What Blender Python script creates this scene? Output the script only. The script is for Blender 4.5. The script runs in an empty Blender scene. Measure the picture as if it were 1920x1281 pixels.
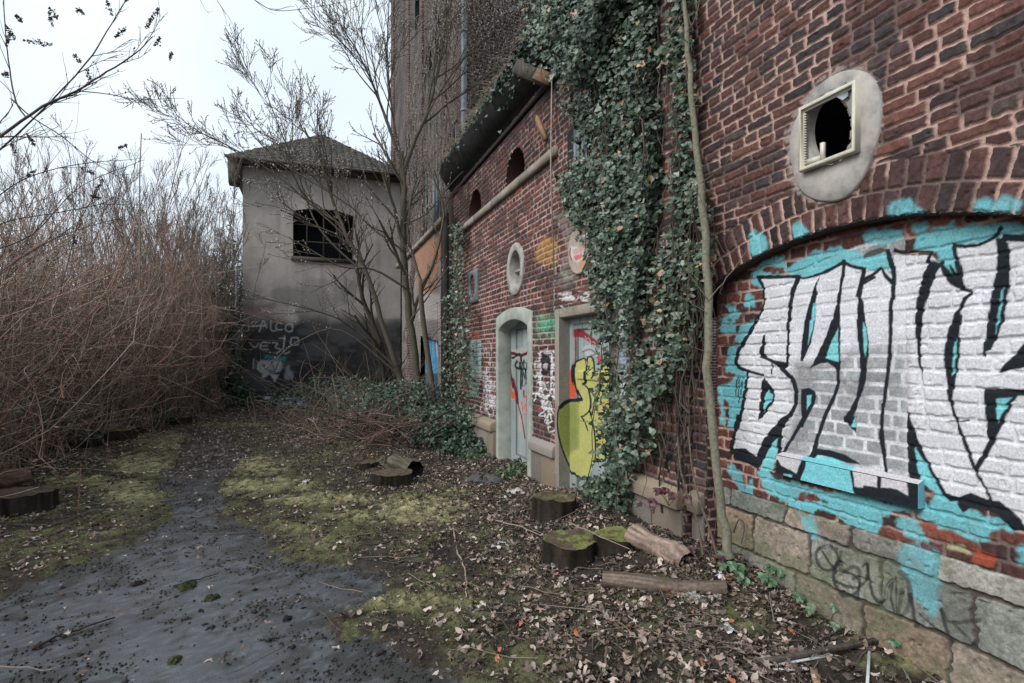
import bpy, math, random
import numpy as np
from mathutils import Vector

# ------------------------------------------------------------------ camera, sky, sun, exposure
scn = bpy.context.scene
COL = scn.collection
H_CAM = 1.65                      # eye height above the yard
CAMX = -2.8                       # the long wall stands on X = 0, running along +Y
FPX = 1000.0                      # focal length in photo pixels (1920 wide)
VPX, HOR = 583.0, 670.0           # vanishing point of the wall, horizon
RR = math.hypot(FPX, 960 - VPX)
ST, CT = (960 - VPX) / RR, FPX / RR
cd = bpy.data.cameras.new("camera")
cam = bpy.data.objects.new("camera", cd)
COL.objects.link(cam)
cam.location = (CAMX, 0, H_CAM)
cam.rotation_euler = (math.radians(90), 0, -math.asin(ST))
cd.sensor_width = 36
cd.lens = 36 * FPX / 1920
cd.shift_y = (HOR - 640.5) / 1920
cd.clip_start = 0.05
cd.clip_end = 2000
scn.camera = cam

world = bpy.data.worlds.new("World")
scn.world = world
world.use_nodes = True
nt = world.node_tree
nt.nodes.clear()
sky = nt.nodes.new("ShaderNodeTexSky")
sky.sky_type = 'NISHITA'
sky.sun_disc = False
sky.sun_elevation = math.radians(38)
sky.sun_rotation = math.radians(-105)
sky.dust_density = 4
sky.air_density = 1.0
mixn = nt.nodes.new("ShaderNodeMix")
mixn.data_type = 'RGBA'
mixn.inputs[0].default_value = 0.90
mixn.inputs[7].default_value = (8.1, 8.9, 9.5, 1)       # the overcast cloud deck
tc = nt.nodes.new("ShaderNodeTexCoord")
cn = nt.nodes.new("ShaderNodeTexNoise")
cn.inputs['Scale'].default_value = 2.2
cn.inputs['Detail'].default_value = 3
nt.links.new(tc.outputs['Generated'], cn.inputs['Vector'])
cr = nt.nodes.new("ShaderNodeValToRGB")
cr.color_ramp.elements[0].position = 0.3
cr.color_ramp.elements[0].color = (4.9, 5.6, 6.3, 1)
cr.color_ramp.elements[1].position = 0.7
cr.color_ramp.elements[1].color = (6.5, 7.1, 7.6, 1)
nt.links.new(cn.outputs['Fac'], cr.inputs['Fac'])
nt.links.new(cr.outputs['Color'], mixn.inputs[7])
bg = nt.nodes.new("ShaderNodeBackground")
bg.inputs['Strength'].default_value = 0.1
out = nt.nodes.new("ShaderNodeOutputWorld")
nt.links.new(sky.outputs[0], mixn.inputs[6])
nt.links.new(mixn.outputs[2], bg.inputs[0])
nt.links.new(bg.outputs[0], out.inputs[0])

sl = bpy.data.lights.new("sun", 'SUN')
sl.energy = 1.4
sl.angle = math.radians(30)
sl.color = (1.0, 0.965, 0.92)
sun = bpy.data.objects.new("sun", sl)
COL.objects.link(sun)
_az, _el = math.radians(-105), math.radians(38)          # the bright part of the cloud is over the yard side
_d = Vector((math.sin(_az) * math.cos(_el), math.cos(_az) * math.cos(_el), math.sin(_el)))
sun.rotation_euler = _d.to_track_quat('Z', 'Y').to_euler()
scn.view_settings.view_transform = 'Standard'
scn.view_settings.look = 'None'
scn.view_settings.exposure = 0.74
scn.view_settings.gamma = 1.0
scn.render.engine = 'CYCLES'
scn.cycles.max_bounces = 5
scn.cycles.diffuse_bounces = 3
scn.cycles.use_adaptive_sampling = True

# ------------------------------------------------------------------ measuring helpers
def P(x, y, t):
    "point seen at photo position x, y at depth t"
    lat = (x - 960) * t / FPX
    return np.array([CAMX + lat * CT + t * ST, -lat * ST + t * CT, H_CAM - (y - HOR) * t / FPX])

def W(x, y, X=0.0):
    "point of the plane X = const -> (Y, Z)"
    t = (X - CAMX) * RR / (x - VPX)
    p = P(x, y, t)
    return (p[1], p[2])

def WY(x, y, Y):
    "point of the plane Y = const -> (X, Z)"
    o = (x - 960) / FPX
    t = Y / (CT - o * ST)
    p = P(x, y, t)
    return (p[0], p[2])

def G(x, y, z=0.0):
    t = (H_CAM - z) * FPX / (y - HOR)
    return P(x, y, t)

def Z6(ox, oy, pts, s=6.4):
    return [(ox + a / s, oy + b / s) for a, b in pts]

# ------------------------------------------------------------------ noise
_T = np.random.RandomState(11).rand(256, 256)
def vn(x, y, seed=0):
    x = np.asarray(x, float) + seed * 17.31
    y = np.asarray(y, float) + seed * 9.77
    xi = np.floor(x).astype(int); yi = np.floor(y).astype(int)
    fx = x - xi; fy = y - yi
    fx = fx * fx * (3 - 2 * fx); fy = fy * fy * (3 - 2 * fy)
    a = _T[xi & 255, yi & 255]; b = _T[(xi + 1) & 255, yi & 255]
    c = _T[xi & 255, (yi + 1) & 255]; d = _T[(xi + 1) & 255, (yi + 1) & 255]
    return (a * (1 - fx) + b * fx) * (1 - fy) + (c * (1 - fx) + d * fx) * fy
def fbm(x, y, o=4, seed=0):
    s = 0; a = 0.5; n = 0
    for k in range(o):
        s = s + a * vn(x * 2 ** k, y * 2 ** k, seed + k * 3); n += a; a *= 0.55
    return s / n
def sst(a, b, x):
    t = np.clip((x - a) / (b - a), 0, 1)
    return t * t * (3 - 2 * t)

# ------------------------------------------------------------------ scene bookkeeping
def tag(o, label=None, cat=None, group=None, kind=None):
    if label: o['label'] = label
    if cat: o['category'] = cat
    if group: o['group'] = group
    if kind: o['kind'] = kind
    return o
def thing(name, label, cat, loc=(0, 0, 0), group=None):
    o = bpy.data.objects.new(name, None)
    o.empty_display_size = 0.2
    COL.objects.link(o)
    o.location = [float(v) for v in loc]
    return tag(o, label, cat, group)
def link(o, parent=None):
    COL.objects.link(o)
    if parent is not None:
        o.parent = parent
        loc = parent.location
        p = parent
        tot = Vector(loc)
        while p.parent is not None:
            p = p.parent; tot += Vector(p.location)
        o.location = -tot          # geometry is written in world coordinates
    return o
def mesh_np(name, V, F, mat, parent=None, col=None, smooth=False):
    "V (n,3); F list of (m,k) index arrays"
    V = np.asarray(V, np.float32)
    me = bpy.data.meshes.new(name)
    F = [np.asarray(f, np.int32) for f in (F if isinstance(F, list) else [F]) if len(f)]
    me.vertices.add(len(V)); me.vertices.foreach_set('co', V.ravel())
    nl = sum(f.size for f in F); npoly = sum(len(f) for f in F)
    me.loops.add(nl); me.loops.foreach_set('vertex_index', np.concatenate([f.ravel() for f in F]))
    me.polygons.add(npoly)
    tot = np.concatenate([np.full(len(f), f.shape[1], np.int32) for f in F])
    st = np.concatenate([[0], np.cumsum(tot)[:-1]]).astype(np.int32)
    me.polygons.foreach_set('loop_start', st)
    me.polygons.foreach_set('loop_total', tot)
    if smooth: me.polygons.foreach_set('use_smooth', np.ones(npoly, bool))
    me.update(calc_edges=True)
    if col is not None:
        a = me.attributes.new('Col', 'FLOAT_COLOR', 'POINT')
        c = np.ones((len(V), 4), np.float32); c[:, :3] = col
        a.data.foreach_set('color', c.ravel())
    me.materials.append(mat)
    o = bpy.data.objects.new(name, me)
    return link(o, parent)

class MB:
    "collects shapes into ONE mesh"
    def __init__(s): s.V = []; s.F = {}; s.n = 0; s.C = []
    def add(s, V, F, c=None):
        V = np.asarray(V, float)
        for f in (F if isinstance(F, list) else [F]):
            f = np.asarray(f)
            if len(f): s.F.setdefault(f.shape[1], []).append(f + s.n)
        s.V.append(V); s.n += len(V)
        cc = np.ones((len(V), 3)) * (0.5 if c is None else np.asarray(c, float))
        s.C.append(cc)
    def box(s, lo, hi, c=None, jit=0, rot=None, rng=None):
        x0, y0, z0 = lo; x1, y1, z1 = hi
        V = np.array([[x0,y0,z0],[x1,y0,z0],[x1,y1,z0],[x0,y1,z0],[x0,y0,z1],[x1,y0,z1],[x1,y1,z1],[x0,y1,z1]], float)
        if jit: V = V + (rng or np.random).uniform(-jit, jit, V.shape)
        F = np.array([[0,3,2,1],[4,5,6,7],[0,1,5,4],[1,2,6,5],[2,3,7,6],[3,0,4,7]])
        s.add(V, F, c)
    def beam(s, a, b, w, h, up=(0, 0, 1), c=None):
        a = np.array(a, float); b = np.array(b, float); d = b - a; d /= np.linalg.norm(d)
        side = np.cross(d, up); side /= np.linalg.norm(side); u = np.cross(side, d)
        V = []
        for q in (a, b):
            for sx, sy in ((-1,-1),(1,-1),(1,1),(-1,1)): V.append(q + side * sx * w / 2 + u * sy * h / 2)
        F = np.array([[0,3,2,1],[4,5,6,7],[0,1,5,4],[1,2,6,5],[2,3,7,6],[3,0,4,7]])
        s.add(V, F, c)
    def tubes(s, PT, R, sides=5, c=None):
        PT = np.asarray(PT, float); R = np.asarray(R, float)
        V, F = tubes(PT, R, sides)
        N, K = R.shape
        if c is not None and np.ndim(c) == 2: c = np.repeat(c, K * sides, axis=0)
        s.add(V, F, c)
    def tube(s, pts, r, sides=8, c=None, cap=True):
        pts = np.asarray(pts, float); r = np.ones(len(pts)) * r
        s.tubes(pts[None], r[None], sides, c)
        if cap:
            for q in (0, len(pts) - 1):
                base = s.n - len(pts) * sides if q == 0 else s.n - sides
                idx = np.arange(sides) + base
                s.F.setdefault(sides, []).append(idx[None] if q else idx[::-1][None])
                if q == 0: pass
    def build(s, name, mat, parent=None, smooth=False):
        F = [np.concatenate(v) for v in s.F.values()]
        return mesh_np(name, np.concatenate(s.V), F, mat, parent, np.concatenate(s.C), smooth)

def tubes(PT, R, sides):
    N, K = R.shape
    T = np.gradient(PT, axis=1) if K > 1 else PT
    T /= np.linalg.norm(T, axis=2, keepdims=True) + 1e-9
    ref = np.zeros_like(T); ref[..., 2] = 1
    m = T[:, :1, 2:3].__abs__() > 0.8
    ref = np.where(np.broadcast_to(m, T.shape), np.array([1.0, 0.15, 0]), ref)
    A = np.cross(T, ref); A /= np.linalg.norm(A, axis=2, keepdims=True) + 1e-9
    B = np.cross(T, A)
    an = np.arange(sides) * 2 * math.pi / sides
    V = PT[:, :, None, :] + R[:, :, None, None] * (np.cos(an)[None, None, :, None] * A[:, :, None, :] + np.sin(an)[None, None, :, None] * B[:, :, None, :])
    idx = np.arange(N * K * sides).reshape(N, K, sides)
    a = idx[:, :-1, :]; b = idx[:, 1:, :]
    F = np.stack([a, np.roll(a, -1, 2), np.roll(b, -1, 2), b], -1).reshape(-1, 4)
    return V.reshape(-1, 3), F

def blades(pos, nrm, size, outline, col, rng, curl=0.25, dirv=None):
    "leaf shapes: outline (k,2) as a fan about its middle, tilted and curled"
    N = len(pos); k = len(outline)
    nrm = nrm / (np.linalg.norm(nrm, axis=1, keepdims=True) + 1e-9)
    if dirv is None: dirv = rng.normal(size=(N, 3))
    u = dirv - (dirv * nrm).sum(1, keepdims=True) * nrm
    u /= np.linalg.norm(u, axis=1, keepdims=True) + 1e-9
    v = np.cross(nrm, u)
    o = np.vstack([[0, 0], outline])
    rad = (o ** 2).sum(1)
    cz = curl * rng.uniform(-1, 1.2, (N, 1)) * rad[None] + rng.normal(0, curl * 0.25, (N, k + 1)) * (rad[None] > 0)
    V = pos[:, None] + size[:, None, None] * (o[None, :, 0:1] * u[:, None] + o[None, :, 1:2] * v[:, None] + cz[..., None] * nrm[:, None])
    i = np.arange(k); tri = np.stack([np.zeros(k, int), i + 1, (i + 1) % k + 1], 1)
    F = (np.arange(N)[:, None, None] * (k + 1) + tri[None]).reshape(-1, 3)
    return V.reshape(-1, 3), F, np.repeat(col, k + 1, axis=0)

IVY = np.array([(0,-.45),(.3,-.5),(.5,-.12),(.28,.02),(.22,.3),(0,.62),(-.22,.3),(-.28,.02),(-.5,-.12),(-.3,-.5)])
LEAF = np.array([(0,-.5),(.2,-.25),(.26,.1),(.12,.35),(0,.55),(-.14,.33),(-.25,.08),(-.2,-.28)])
LOBED = np.array([(0,-.5),(.12,-.2),(.5,-.25),(.25,.05),(.45,.4),(.1,.2),(0,.6),(-.12,.22),(-.42,.38),(-.22,.05),(-.5,-.2),(-.1,-.22)])
OVAL = np.array([(0,-.5),(.22,-.15),(.2,.2),(0,.5),(-.2,.2),(-.22,-.15)])

# ------------------------------------------------------------------ materials
def new_mat(name):
    m = bpy.data.materials.new(name); m.use_nodes = True
    return m, m.node_tree.nodes, m.node_tree.links, m.node_tree.nodes['Principled BSDF']
def mat_attr(name, rough=0.9, spec=0.3, nscale=60, amt=0.25, bump=0.3, dist=0.004, rough2=None, trans=0):
    "albedo from the mesh's own colour field, broken up by fine noise"
    m, N, L, b = new_mat(name)
    at = N.new('ShaderNodeAttribute'); at.attribute_name = 'Col'
    tcn = N.new('ShaderNodeTexCoord')
    no = N.new('ShaderNodeTexNoise'); no.inputs['Scale'].default_value = nscale; no.inputs['Detail'].default_value = 6
    no.inputs['Roughness'].default_value = 0.65
    L.new(tcn.outputs['Object'], no.inputs['Vector'])
    mr = N.new('ShaderNodeMapRange'); mr.inputs[1].default_value = 0.3; mr.inputs[2].default_value = 0.7
    mr.inputs[3].default_value = 1 - amt; mr.inputs[4].default_value = 1 + amt
    L.new(no.outputs['Fac'], mr.inputs[0])
    mx = N.new('ShaderNodeVectorMath'); mx.operation = 'SCALE'
    L.new(at.outputs['Color'], mx.inputs[0]); L.new(mr.outputs[0], mx.inputs['Scale'])
    L.new(mx.outputs[0], b.inputs['Base Color'])
    b.inputs['Roughness'].default_value = rough
    b.inputs['Specular IOR Level'].default_value = spec
    if rough2 is not None:
        r2 = N.new('ShaderNodeMapRange'); r2.inputs[1].default_value = 0.35; r2.inputs[2].default_value = 0.65
        r2.inputs[3].default_value = rough; r2.inputs[4].default_value = rough2
        L.new(no.outputs['Fac'], r2.inputs[0]); L.new(r2.outputs[0], b.inputs['Roughness'])
    if bump:
        bp = N.new('ShaderNodeBump'); bp.inputs['Strength'].default_value = bump; bp.inputs['Distance'].default_value = dist
        L.new(no.outputs['Fac'], bp.inputs['Height']); L.new(bp.outputs[0], b.inputs['Normal'])
    return m
def mat_noise(name, c1, c2, scale=4, rough=0.9, bump=0.3, dist=0.01, c3=None, det=6, stretch=(1, 1, 1), spec=0.3, metal=0):
    m, N, L, b = new_mat(name)
    tcn = N.new('ShaderNodeTexCoord'); mp = N.new('ShaderNodeMapping'); mp.inputs['Scale'].default_value = stretch
    no = N.new('ShaderNodeTexNoise'); no.inputs['Scale'].default_value = scale; no.inputs['Detail'].default_value = det
    no.inputs['Roughness'].default_value = 0.68
    L.new(tcn.outputs['Object'], mp.inputs[0]); L.new(mp.outputs[0], no.inputs['Vector'])
    cr = N.new('ShaderNodeValToRGB'); cr.color_ramp.elements[0].position = 0.32; cr.color_ramp.elements[1].position = 0.68
    cr.color_ramp.elements[0].color = (*c1, 1); cr.color_ramp.elements[1].color = (*c2, 1)
    if c3:
        e = cr.color_ramp.elements.new(0.5); e.color = (*c3, 1)
    L.new(no.outputs['Fac'], cr.inputs[0]); L.new(cr.outputs[0], b.inputs['Base Color'])
    b.inputs['Roughness'].default_value = rough; b.inputs['Specular IOR Level'].default_value = spec
    b.inputs['Metallic'].default_value = metal
    if bump:
        bp = N.new('ShaderNodeBump'); bp.inputs['Strength'].default_value = bump; bp.inputs['Distance'].default_value = dist
        L.new(no.outputs['Fac'], bp.inputs['Height']); L.new(bp.outputs[0], b.inputs['Normal'])
    return m
def mat_brick(name, c1, c2, mortar, axis='Y', scale=1.0):
    "brickwork for the far buildings, metric: 25 x 7.7 cm"
    m, N, L, b = new_mat(name)
    tcn = N.new('ShaderNodeTexCoord'); sp = N.new('ShaderNodeSeparateXYZ'); cb = N.new('ShaderNodeCombineXYZ')
    L.new(tcn.outputs['Object'], sp.inputs[0])
    ad = N.new('ShaderNodeMath'); ad.operation = 'ADD'; L.new(sp.outputs['X'], ad.inputs[0]); L.new(sp.outputs['Y'], ad.inputs[1]); L.new(ad.outputs[0], cb.inputs[0]); L.new(sp.outputs['Z'], cb.inputs[1])
    no = N.new('ShaderNodeTexNoise'); no.inputs['Scale'].default_value = 1.1; no.inputs['Detail'].default_value = 6
    L.new(tcn.outputs['Object'], no.inputs['Vector'])
    br = N.new('ShaderNodeTexBrick'); br.inputs['Scale'].default_value = 1.0
    br.inputs['Brick Width'].default_value = 0.24; br.inputs['Row Height'].default_value = 0.077
    br.inputs['Mortar Size'].default_value = 0.009; br.inputs['Color1'].default_value = (*c1, 1)
    br.inputs['Color2'].default_value = (*c2, 1); br.inputs['Mortar'].default_value = (*mortar, 1)
    br.inputs['Mortar Smooth'].default_value = 0.4
    L.new(cb.outputs[0], br.inputs['Vector'])
    mr = N.new('ShaderNodeMapRange'); mr.inputs[1].default_value = 0.3; mr.inputs[2].default_value = 0.72
    mr.inputs[3].default_value = 0.45; mr.inputs[4].default_value = 1.25
    L.new(no.outputs['Fac'], mr.inputs[0])
    mx = N.new('ShaderNodeVectorMath'); mx.operation = 'SCALE'
    L.new(br.outputs['Color'], mx.inputs[0]); L.new(mr.outputs[0], mx.inputs['Scale']); L.new(mx.outputs[0], b.inputs['Base Color'])
    bp = N.new('ShaderNodeBump'); bp.inputs['Strength'].default_value = 0.6; bp.inputs['Distance'].default_value = 0.01; bp.invert = True
    L.new(br.outputs['Fac'], bp.inputs['Height']); L.new(bp.outputs[0], b.inputs['Normal'])
    b.inputs['Roughness'].default_value = 0.93; b.inputs['Specular IOR Level'].default_value = 0.2
    return m

M = {}
M['wall'] = mat_attr('masonry', 0.9, 0.25, 90, 0.28, 0.5, 0.004)
M['ground'] = mat_attr('soil and moss', 0.95, 0.15, 55, 0.45, 0.8, 0.012)
M['asphalt'] = mat_attr('wet asphalt', 0.5, 0.6, 150, 0.5, 0.5, 0.003)
_nt = M['asphalt'].node_tree; _b = _nt.nodes['Principled BSDF']
_n = _nt.nodes.new('ShaderNodeTexNoise'); _n.inputs['Scale'].default_value = 5.0; _n.inputs['Detail'].default_value = 7; _n.inputs['Roughness'].default_value = 0.6
_t = _nt.nodes.new('ShaderNodeTexCoord'); _nt.links.new(_t.outputs['Object'], _n.inputs['Vector'])
_m = _nt.nodes.new('ShaderNodeMapRange'); _m.inputs[1].default_value = 0.40; _m.inputs[2].default_value = 0.58; _m.inputs[3].default_value = 0.22; _m.inputs[4].default_value = 0.36
_nt.links.new(_n.outputs['Fac'], _m.inputs[0]); _nt.links.new(_m.outputs[0], _b.inputs['Roughness'])
M['leaf'] = mat_attr('leaves', 0.6, 0.3, 30, 0.2, 0)
M['ivy'] = mat_attr('ivy leaves', 0.42, 0.5, 20, 0.2, 0)
M['bark'] = mat_attr('bark', 0.9, 0.15, 40, 0.35, 0.6, 0.006)
M['dark'] = mat_noise('dark interior', (.007, .010, .012), (.016, .021, .024), 3)  # near-black colour that paints the shade inside openings
M['stone'] = mat_noise('sandstone', (.20, .17, .14), (.34, .30, .26), 5, 0.9, 0.5, 0.01, (.27, .235, .20))
M['stone_pale'] = mat_noise('painted stone surround', (.26, .27, .24), (.46, .47, .43), 4, 0.85, 0.4, 0.006, (.36, .40, .36))
M['plaster'] = mat_noise('cement surround', (.20, .19, .185), (.50, .45, .41), 7, 0.9, 0.35, 0.006, (.37, .35, .33))
M['pvc'] = mat_noise('dirty cream plastic', (.48, .45, .36), (.74, .70, .60), 9, 0.5, 0.1, 0.001, stretch=(1, 1, .3))
M['steel'] = mat_noise('dull zinc', (.13, .15, .17), (.24, .27, .30), 7, 0.55, 0.1, 0.001, metal=0.3)
M['wood_dark'] = mat_noise('weathered timber', (.035, .03, .026), (.12, .10, .085), 30, 0.9, 0.6, 0.004, stretch=(1, 1, .15))
M['wood_end'] = mat_noise('sawn wood', (.20, .12, .07), (.38, .24, .15), 26, 0.85, 0.4, 0.003)
M['glass'] = None
m_, N_, L_, b_ = new_mat('dusty glass')
b_.inputs['Base Color'].default_value = (.55, .62, .68, 1); b_.inputs['Roughness'].default_value = 0.25
b_.inputs['Transmission Weight'].default_value = 0.35; b_.inputs['IOR'].default_value = 1.45
M['glass'] = m_

# ------------------------------------------------------------------ masonry sheets: real relief plus a colour field
def sdf(x, y, pts):
    "signed distance to a polygon, negative inside"
    pts = np.asarray(pts, float); n = len(pts)
    d = np.full(x.shape, 1e9); ins = np.zeros(x.shape, bool)
    for i in range(n):
        ax, ay = pts[i]; bx, by = pts[(i + 1) % n]
        ex, ey = bx - ax, by - ay
        L2 = ex * ex + ey * ey + 1e-12
        t = np.clip(((x - ax) * ex + (y - ay) * ey) / L2, 0, 1)
        d = np.minimum(d, (x - ax - t * ex) ** 2 + (y - ay - t * ey) ** 2)
        c = ((ay > y) != (by > y)) & (x < (bx - ax) * (y - ay) / ((by - ay) if abs(by - ay) > 1e-9 else 1e-9) + ax)
        ins ^= c
    d = np.sqrt(d)
    return np.where(ins, -d, d)
def outline(pts, w):
    "polyline with a width (number or one per point) -> closed outline"
    pts = np.asarray(pts, float); w = np.ones(len(pts)) * w
    T = np.gradient(pts, axis=0); T /= np.linalg.norm(T, axis=1, keepdims=True) + 1e-9
    Nn = np.stack([-T[:, 1], T[:, 0]], 1) * w[:, None] / 2
    e = T * w[:, None] * 0.3
    a = pts + Nn; b = pts - Nn
    return np.vstack([a[:1] - e[:1], a, a[-1:] + e[-1:], b[-1:] + e[-1:], b[::-1], b[:1] - e[:1]])
def smooth_line(pts, n=4):
    pts = np.asarray(pts, float)
    if len(pts) < 3: return pts
    q = np.vstack([2 * pts[0] - pts[1], pts, 2 * pts[-1] - pts[-2]]); o = []
    for i in range(1, len(q) - 2):
        for k in range(n):
            t = k / n; p0, p1, p2, p3 = q[i - 1:i + 3]
            o.append(0.5 * (2 * p1 + (p2 - p0) * t + (2 * p0 - 5 * p1 + 4 * p2 - p3) * t * t + (3 * p1 - p0 - 3 * p2 + p3) * t ** 3))
    o.append(pts[-1]); return np.array(o)

BLK, WHT, CYA = (.014, .018, .024), (.66, .67, .71), (.17, .50, .56)
class Wall:
    def __init__(s, U, V, conv, seed=1):
        s.u, s.v = np.asarray(U, float), np.asarray(V, float); s.conv = conv; s.seed = seed
        s.U, s.V = np.meshgrid(s.u, s.v, indexing='ij')
        s.H = np.zeros(s.U.shape); s.C = np.zeros(s.U.shape + (3,)); s.keep = np.ones(s.U.shape, bool)
    def bricks(s, pal, mortar, course=.077, L=.25, joint=.013, depth=.012, wob=.006, seed=0, where=None, U=None, V=None, round_=.012, hdr=.5, mcol=.15, rowtab=None):
        U = s.U if U is None else U; V = s.V if V is None else V
        rs = np.random.RandomState(seed + 5)
        Uw = U + wob * 2.2 * (fbm(U * 5, V * 9, 3, seed) - .5) + wob * 1.5 * (vn(U * 40, V * 40, seed + 2) - .5)
        Vw = V + wob * 2.0 * (fbm(U * 3.1, V * 6, 3, seed + 4) - .5) + wob * 1.2 * (vn(U * 33, V * 33, seed + 6) - .5)
        lo = U.min() - 1; span = U.max() - lo + 2
        if rowtab is None:
            r0 = math.floor(V.min() / course) - 2; nr = int((V.max() - V.min()) / course) + 6
            edges = (np.arange(nr + 1) + r0) * course + rs.uniform(-.004, .004, nr + 1)
        else:
            edges = np.array(rowtab); nr = len(edges) - 1
        ri = np.clip(np.searchsorted(edges, Vw) - 1, 0, nr - 1)
        dv = np.minimum(Vw - edges[ri], edges[ri + 1] - Vw)
        du = np.zeros(U.shape); bid = np.zeros(U.shape)
        for r in range(nr):
            m = ri == r
            if not m.any(): continue
            n = int(span / (L * .5)) + 4
            if rowtab is None:
                a = np.where(rs.rand(n) < hdr * .75, L, L * .5); 
                if rs.rand() < .25: a = np.where(rs.rand(n) < .12, L, L * .5)
            else: a = np.full(n, L)
            a = a * rs.uniform(.88, 1.1, n)
            cu = lo - rs.uniform(0, L) + np.concatenate([[0], np.cumsum(a)])
            k = np.clip(np.searchsorted(cu, Uw[m]) - 1, 0, len(a) - 1)
            du[m] = np.minimum(Uw[m] - cu[k], cu[k + 1] - Uw[m]); bid[m] = r * 197 + k
        e = np.minimum(du, dv)
        q = np.minimum(du, round_) ; w = np.minimum(dv, round_)
        e2 = round_ - np.sqrt((round_ - q) ** 2 + (round_ - w) ** 2)
        e = np.where((du < round_) & (dv < round_), e2, e)
        jn = joint / 2 * (0.55 + 0.9 * fbm(U * 22, V * 22, 2, seed + 8))
        mask = sst(jn, jn + .005, e)
        h1 = np.modf(np.sin(bid * 12.9898 + seed) * 43758.5453)[0] % 1.0
        h2 = np.modf(np.sin(bid * 78.233 + seed * 3) * 12543.1234)[0] % 1.0
        pal = np.asarray(pal, float)
        pc = pal[(h1 * len(pal)).astype(int) % len(pal)] * (0.75 + 0.5 * h2)[..., None]
        soot = fbm(U * 48, V * 48, 4, seed + 12) * .8 + .2 * fbm(U * 6, V * 6, 3, seed + 13)
        pc = pc * (0.25 + 1.5 * soot)[..., None]
        mc = np.asarray(mortar) * (0.60 + 0.80 * fbm(U * 14, V * 14, 3, seed + 20))[..., None]
        worn = sst(.47, .60, fbm(U * 2.6, V * 3.4, 5, seed + 31))[..., None] * .82      # joints lost to grime in places
        mc = mc * (1 - worn) + np.array([.095, .068, .062]) * worn
        C = pc * mask[..., None] + mc * (1 - mask[..., None])
        H = depth * mask + (h2 - .5) * .006 * mask + .004 * (soot - .5) * mask
        H = H - depth * .8 * sst(.70, .84, fbm(U * 26, V * 26, 3, seed + 40)) * mask
        if where is None: s.C[...] = C; s.H[...] = H
        else: s.C[where] = C[where]; s.H[where] = H[where]
        return mask
    def box_of(s, pts, pad):
        p = np.asarray(pts); i = np.where((s.u > p[:, 0].min() - pad) & (s.u < p[:, 0].max() + pad))[0]
        j = np.where((s.v > p[:, 1].min() - pad) & (s.v < p[:, 1].max() + pad))[0]
        if len(i) == 0 or len(j) == 0: return None
        return slice(i[0], i[-1] + 1), slice(j[0], j[-1] + 1)
    def poly(s, px, col, a=1.0, soft=.004, rough=.004, lift=0, fill=None, uv=False, patchy=0, rs=30, flat=0):
        pts = np.asarray(px if uv else [s.conv(x, y) for x, y in px], float)
        b = s.box_of(pts, soft + rough + .02)
        if b is None: return
        u, v = s.U[b], s.V[b]
        d = sdf(u, v, pts) + rough * 2 * (fbm(u * rs, v * rs, 2, 3) - .5)
        m = (1 - sst(-soft, soft, d)) * a
        if patchy: m = m * (1 - patchy * sst(.5, .68, fbm(u * 20, v * 20, 3, 9)))
        m = m[..., None]
        var = (0.88 + 0.24 * fbm(u * 9, v * 9, 3, 21))[..., None]
        s.C[b] = s.C[b] * (1 - m) + np.asarray(col) * var * m
        if lift: s.H[b] += lift * m[..., 0]
        if flat: s.H[b] = s.H[b] * (1 - m[..., 0]) + flat * m[..., 0]
    def stroke(s, px, w, col, **k): s.poly(outline(smooth_line(px), np.interp(np.linspace(0, 1, (len(px) - 1) * 4 + 1 if len(px) > 2 else len(px)), np.linspace(0, 1, np.size(w)), np.atleast_1d(w))), col, **k)
    def cut(s, pts, uv=True, grow=0.0):
        pts = np.asarray(pts if uv else [s.conv(x, y) for x, y in pts], float)
        b = s.box_of(pts, .05 + grow)
        if b is None: return
        s.keep[b] &= ~(sdf(s.U[b], s.V[b], pts) < grow)
    def build(s, name, place, mat, parent=None, flip=False):
        n, m = s.U.shape
        Vv = place(s.U, s.V, s.H).reshape(-1, 3)
        i = np.arange(n * m).reshape(n, m)
        q = np.stack([i[:-1, :-1], i[1:, :-1], i[1:, 1:], i[:-1, 1:]], -1)
        k = s.keep[:-1, :-1] & s.keep[1:, :-1] & s.keep[1:, 1:] & s.keep[:-1, 1:]
        q = q[k]
        if flip: q = q[:, ::-1]
        used = np.unique(q); re = np.zeros(n * m, np.int64); re[used] = np.arange(len(used))
        return mesh_np(name, Vv[used], re[q], mat, parent, s.C.reshape(-1, 3)[used], smooth=True)
def onX(X0): return lambda U, V, H: np.stack([X0 - H, U, V], -1)
def onY(Y0): return lambda U, V, H: np.stack([U, Y0 - H, V], -1)
def ring(name, outer, inner, x0, x1, mat, parent, bev=.008):
    "flat stone surround on the long wall: outer and inner outlines (Y,Z) with equal counts, from depth x0 (front) to x1 (back)"
    o = np.asarray(outer, float); n = len(o); mb = MB()
    c = o.mean(0)
    if inner is None:
        V = np.vstack([np.c_[np.full(n, x0), c + (o - c) * .97], np.c_[np.full(n, x0 + bev), o], np.c_[np.full(n, x1), o]])
        i = np.arange(n); j = (i + 1) % n
        F = [np.stack([i, j, n + j, n + i], 1), np.stack([n + i, n + j, 2 * n + j, 2 * n + i], 1), i[None]]
        mb.add(V, F)
    else:
        q = np.asarray(inner, float)
        k = .06
        L = [np.c_[np.full(n, x1), o], np.c_[np.full(n, x0 + bev), o], np.c_[np.full(n, x0), o + (q - o) * k], np.c_[np.full(n, x0), q + (o - q) * k], np.c_[np.full(n, x0 + bev), q], np.c_[np.full(n, x1), q]]
        V = np.vstack(L); i = np.arange(n); j = (i + 1) % n; F = []
        for a in range(5): F.append(np.stack([a * n + i, a * n + j, (a + 1) * n + j, (a + 1) * n + i], 1))
        mb.add(V, [np.concatenate(F)])
    return mb.build(name, mat, parent)
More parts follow.
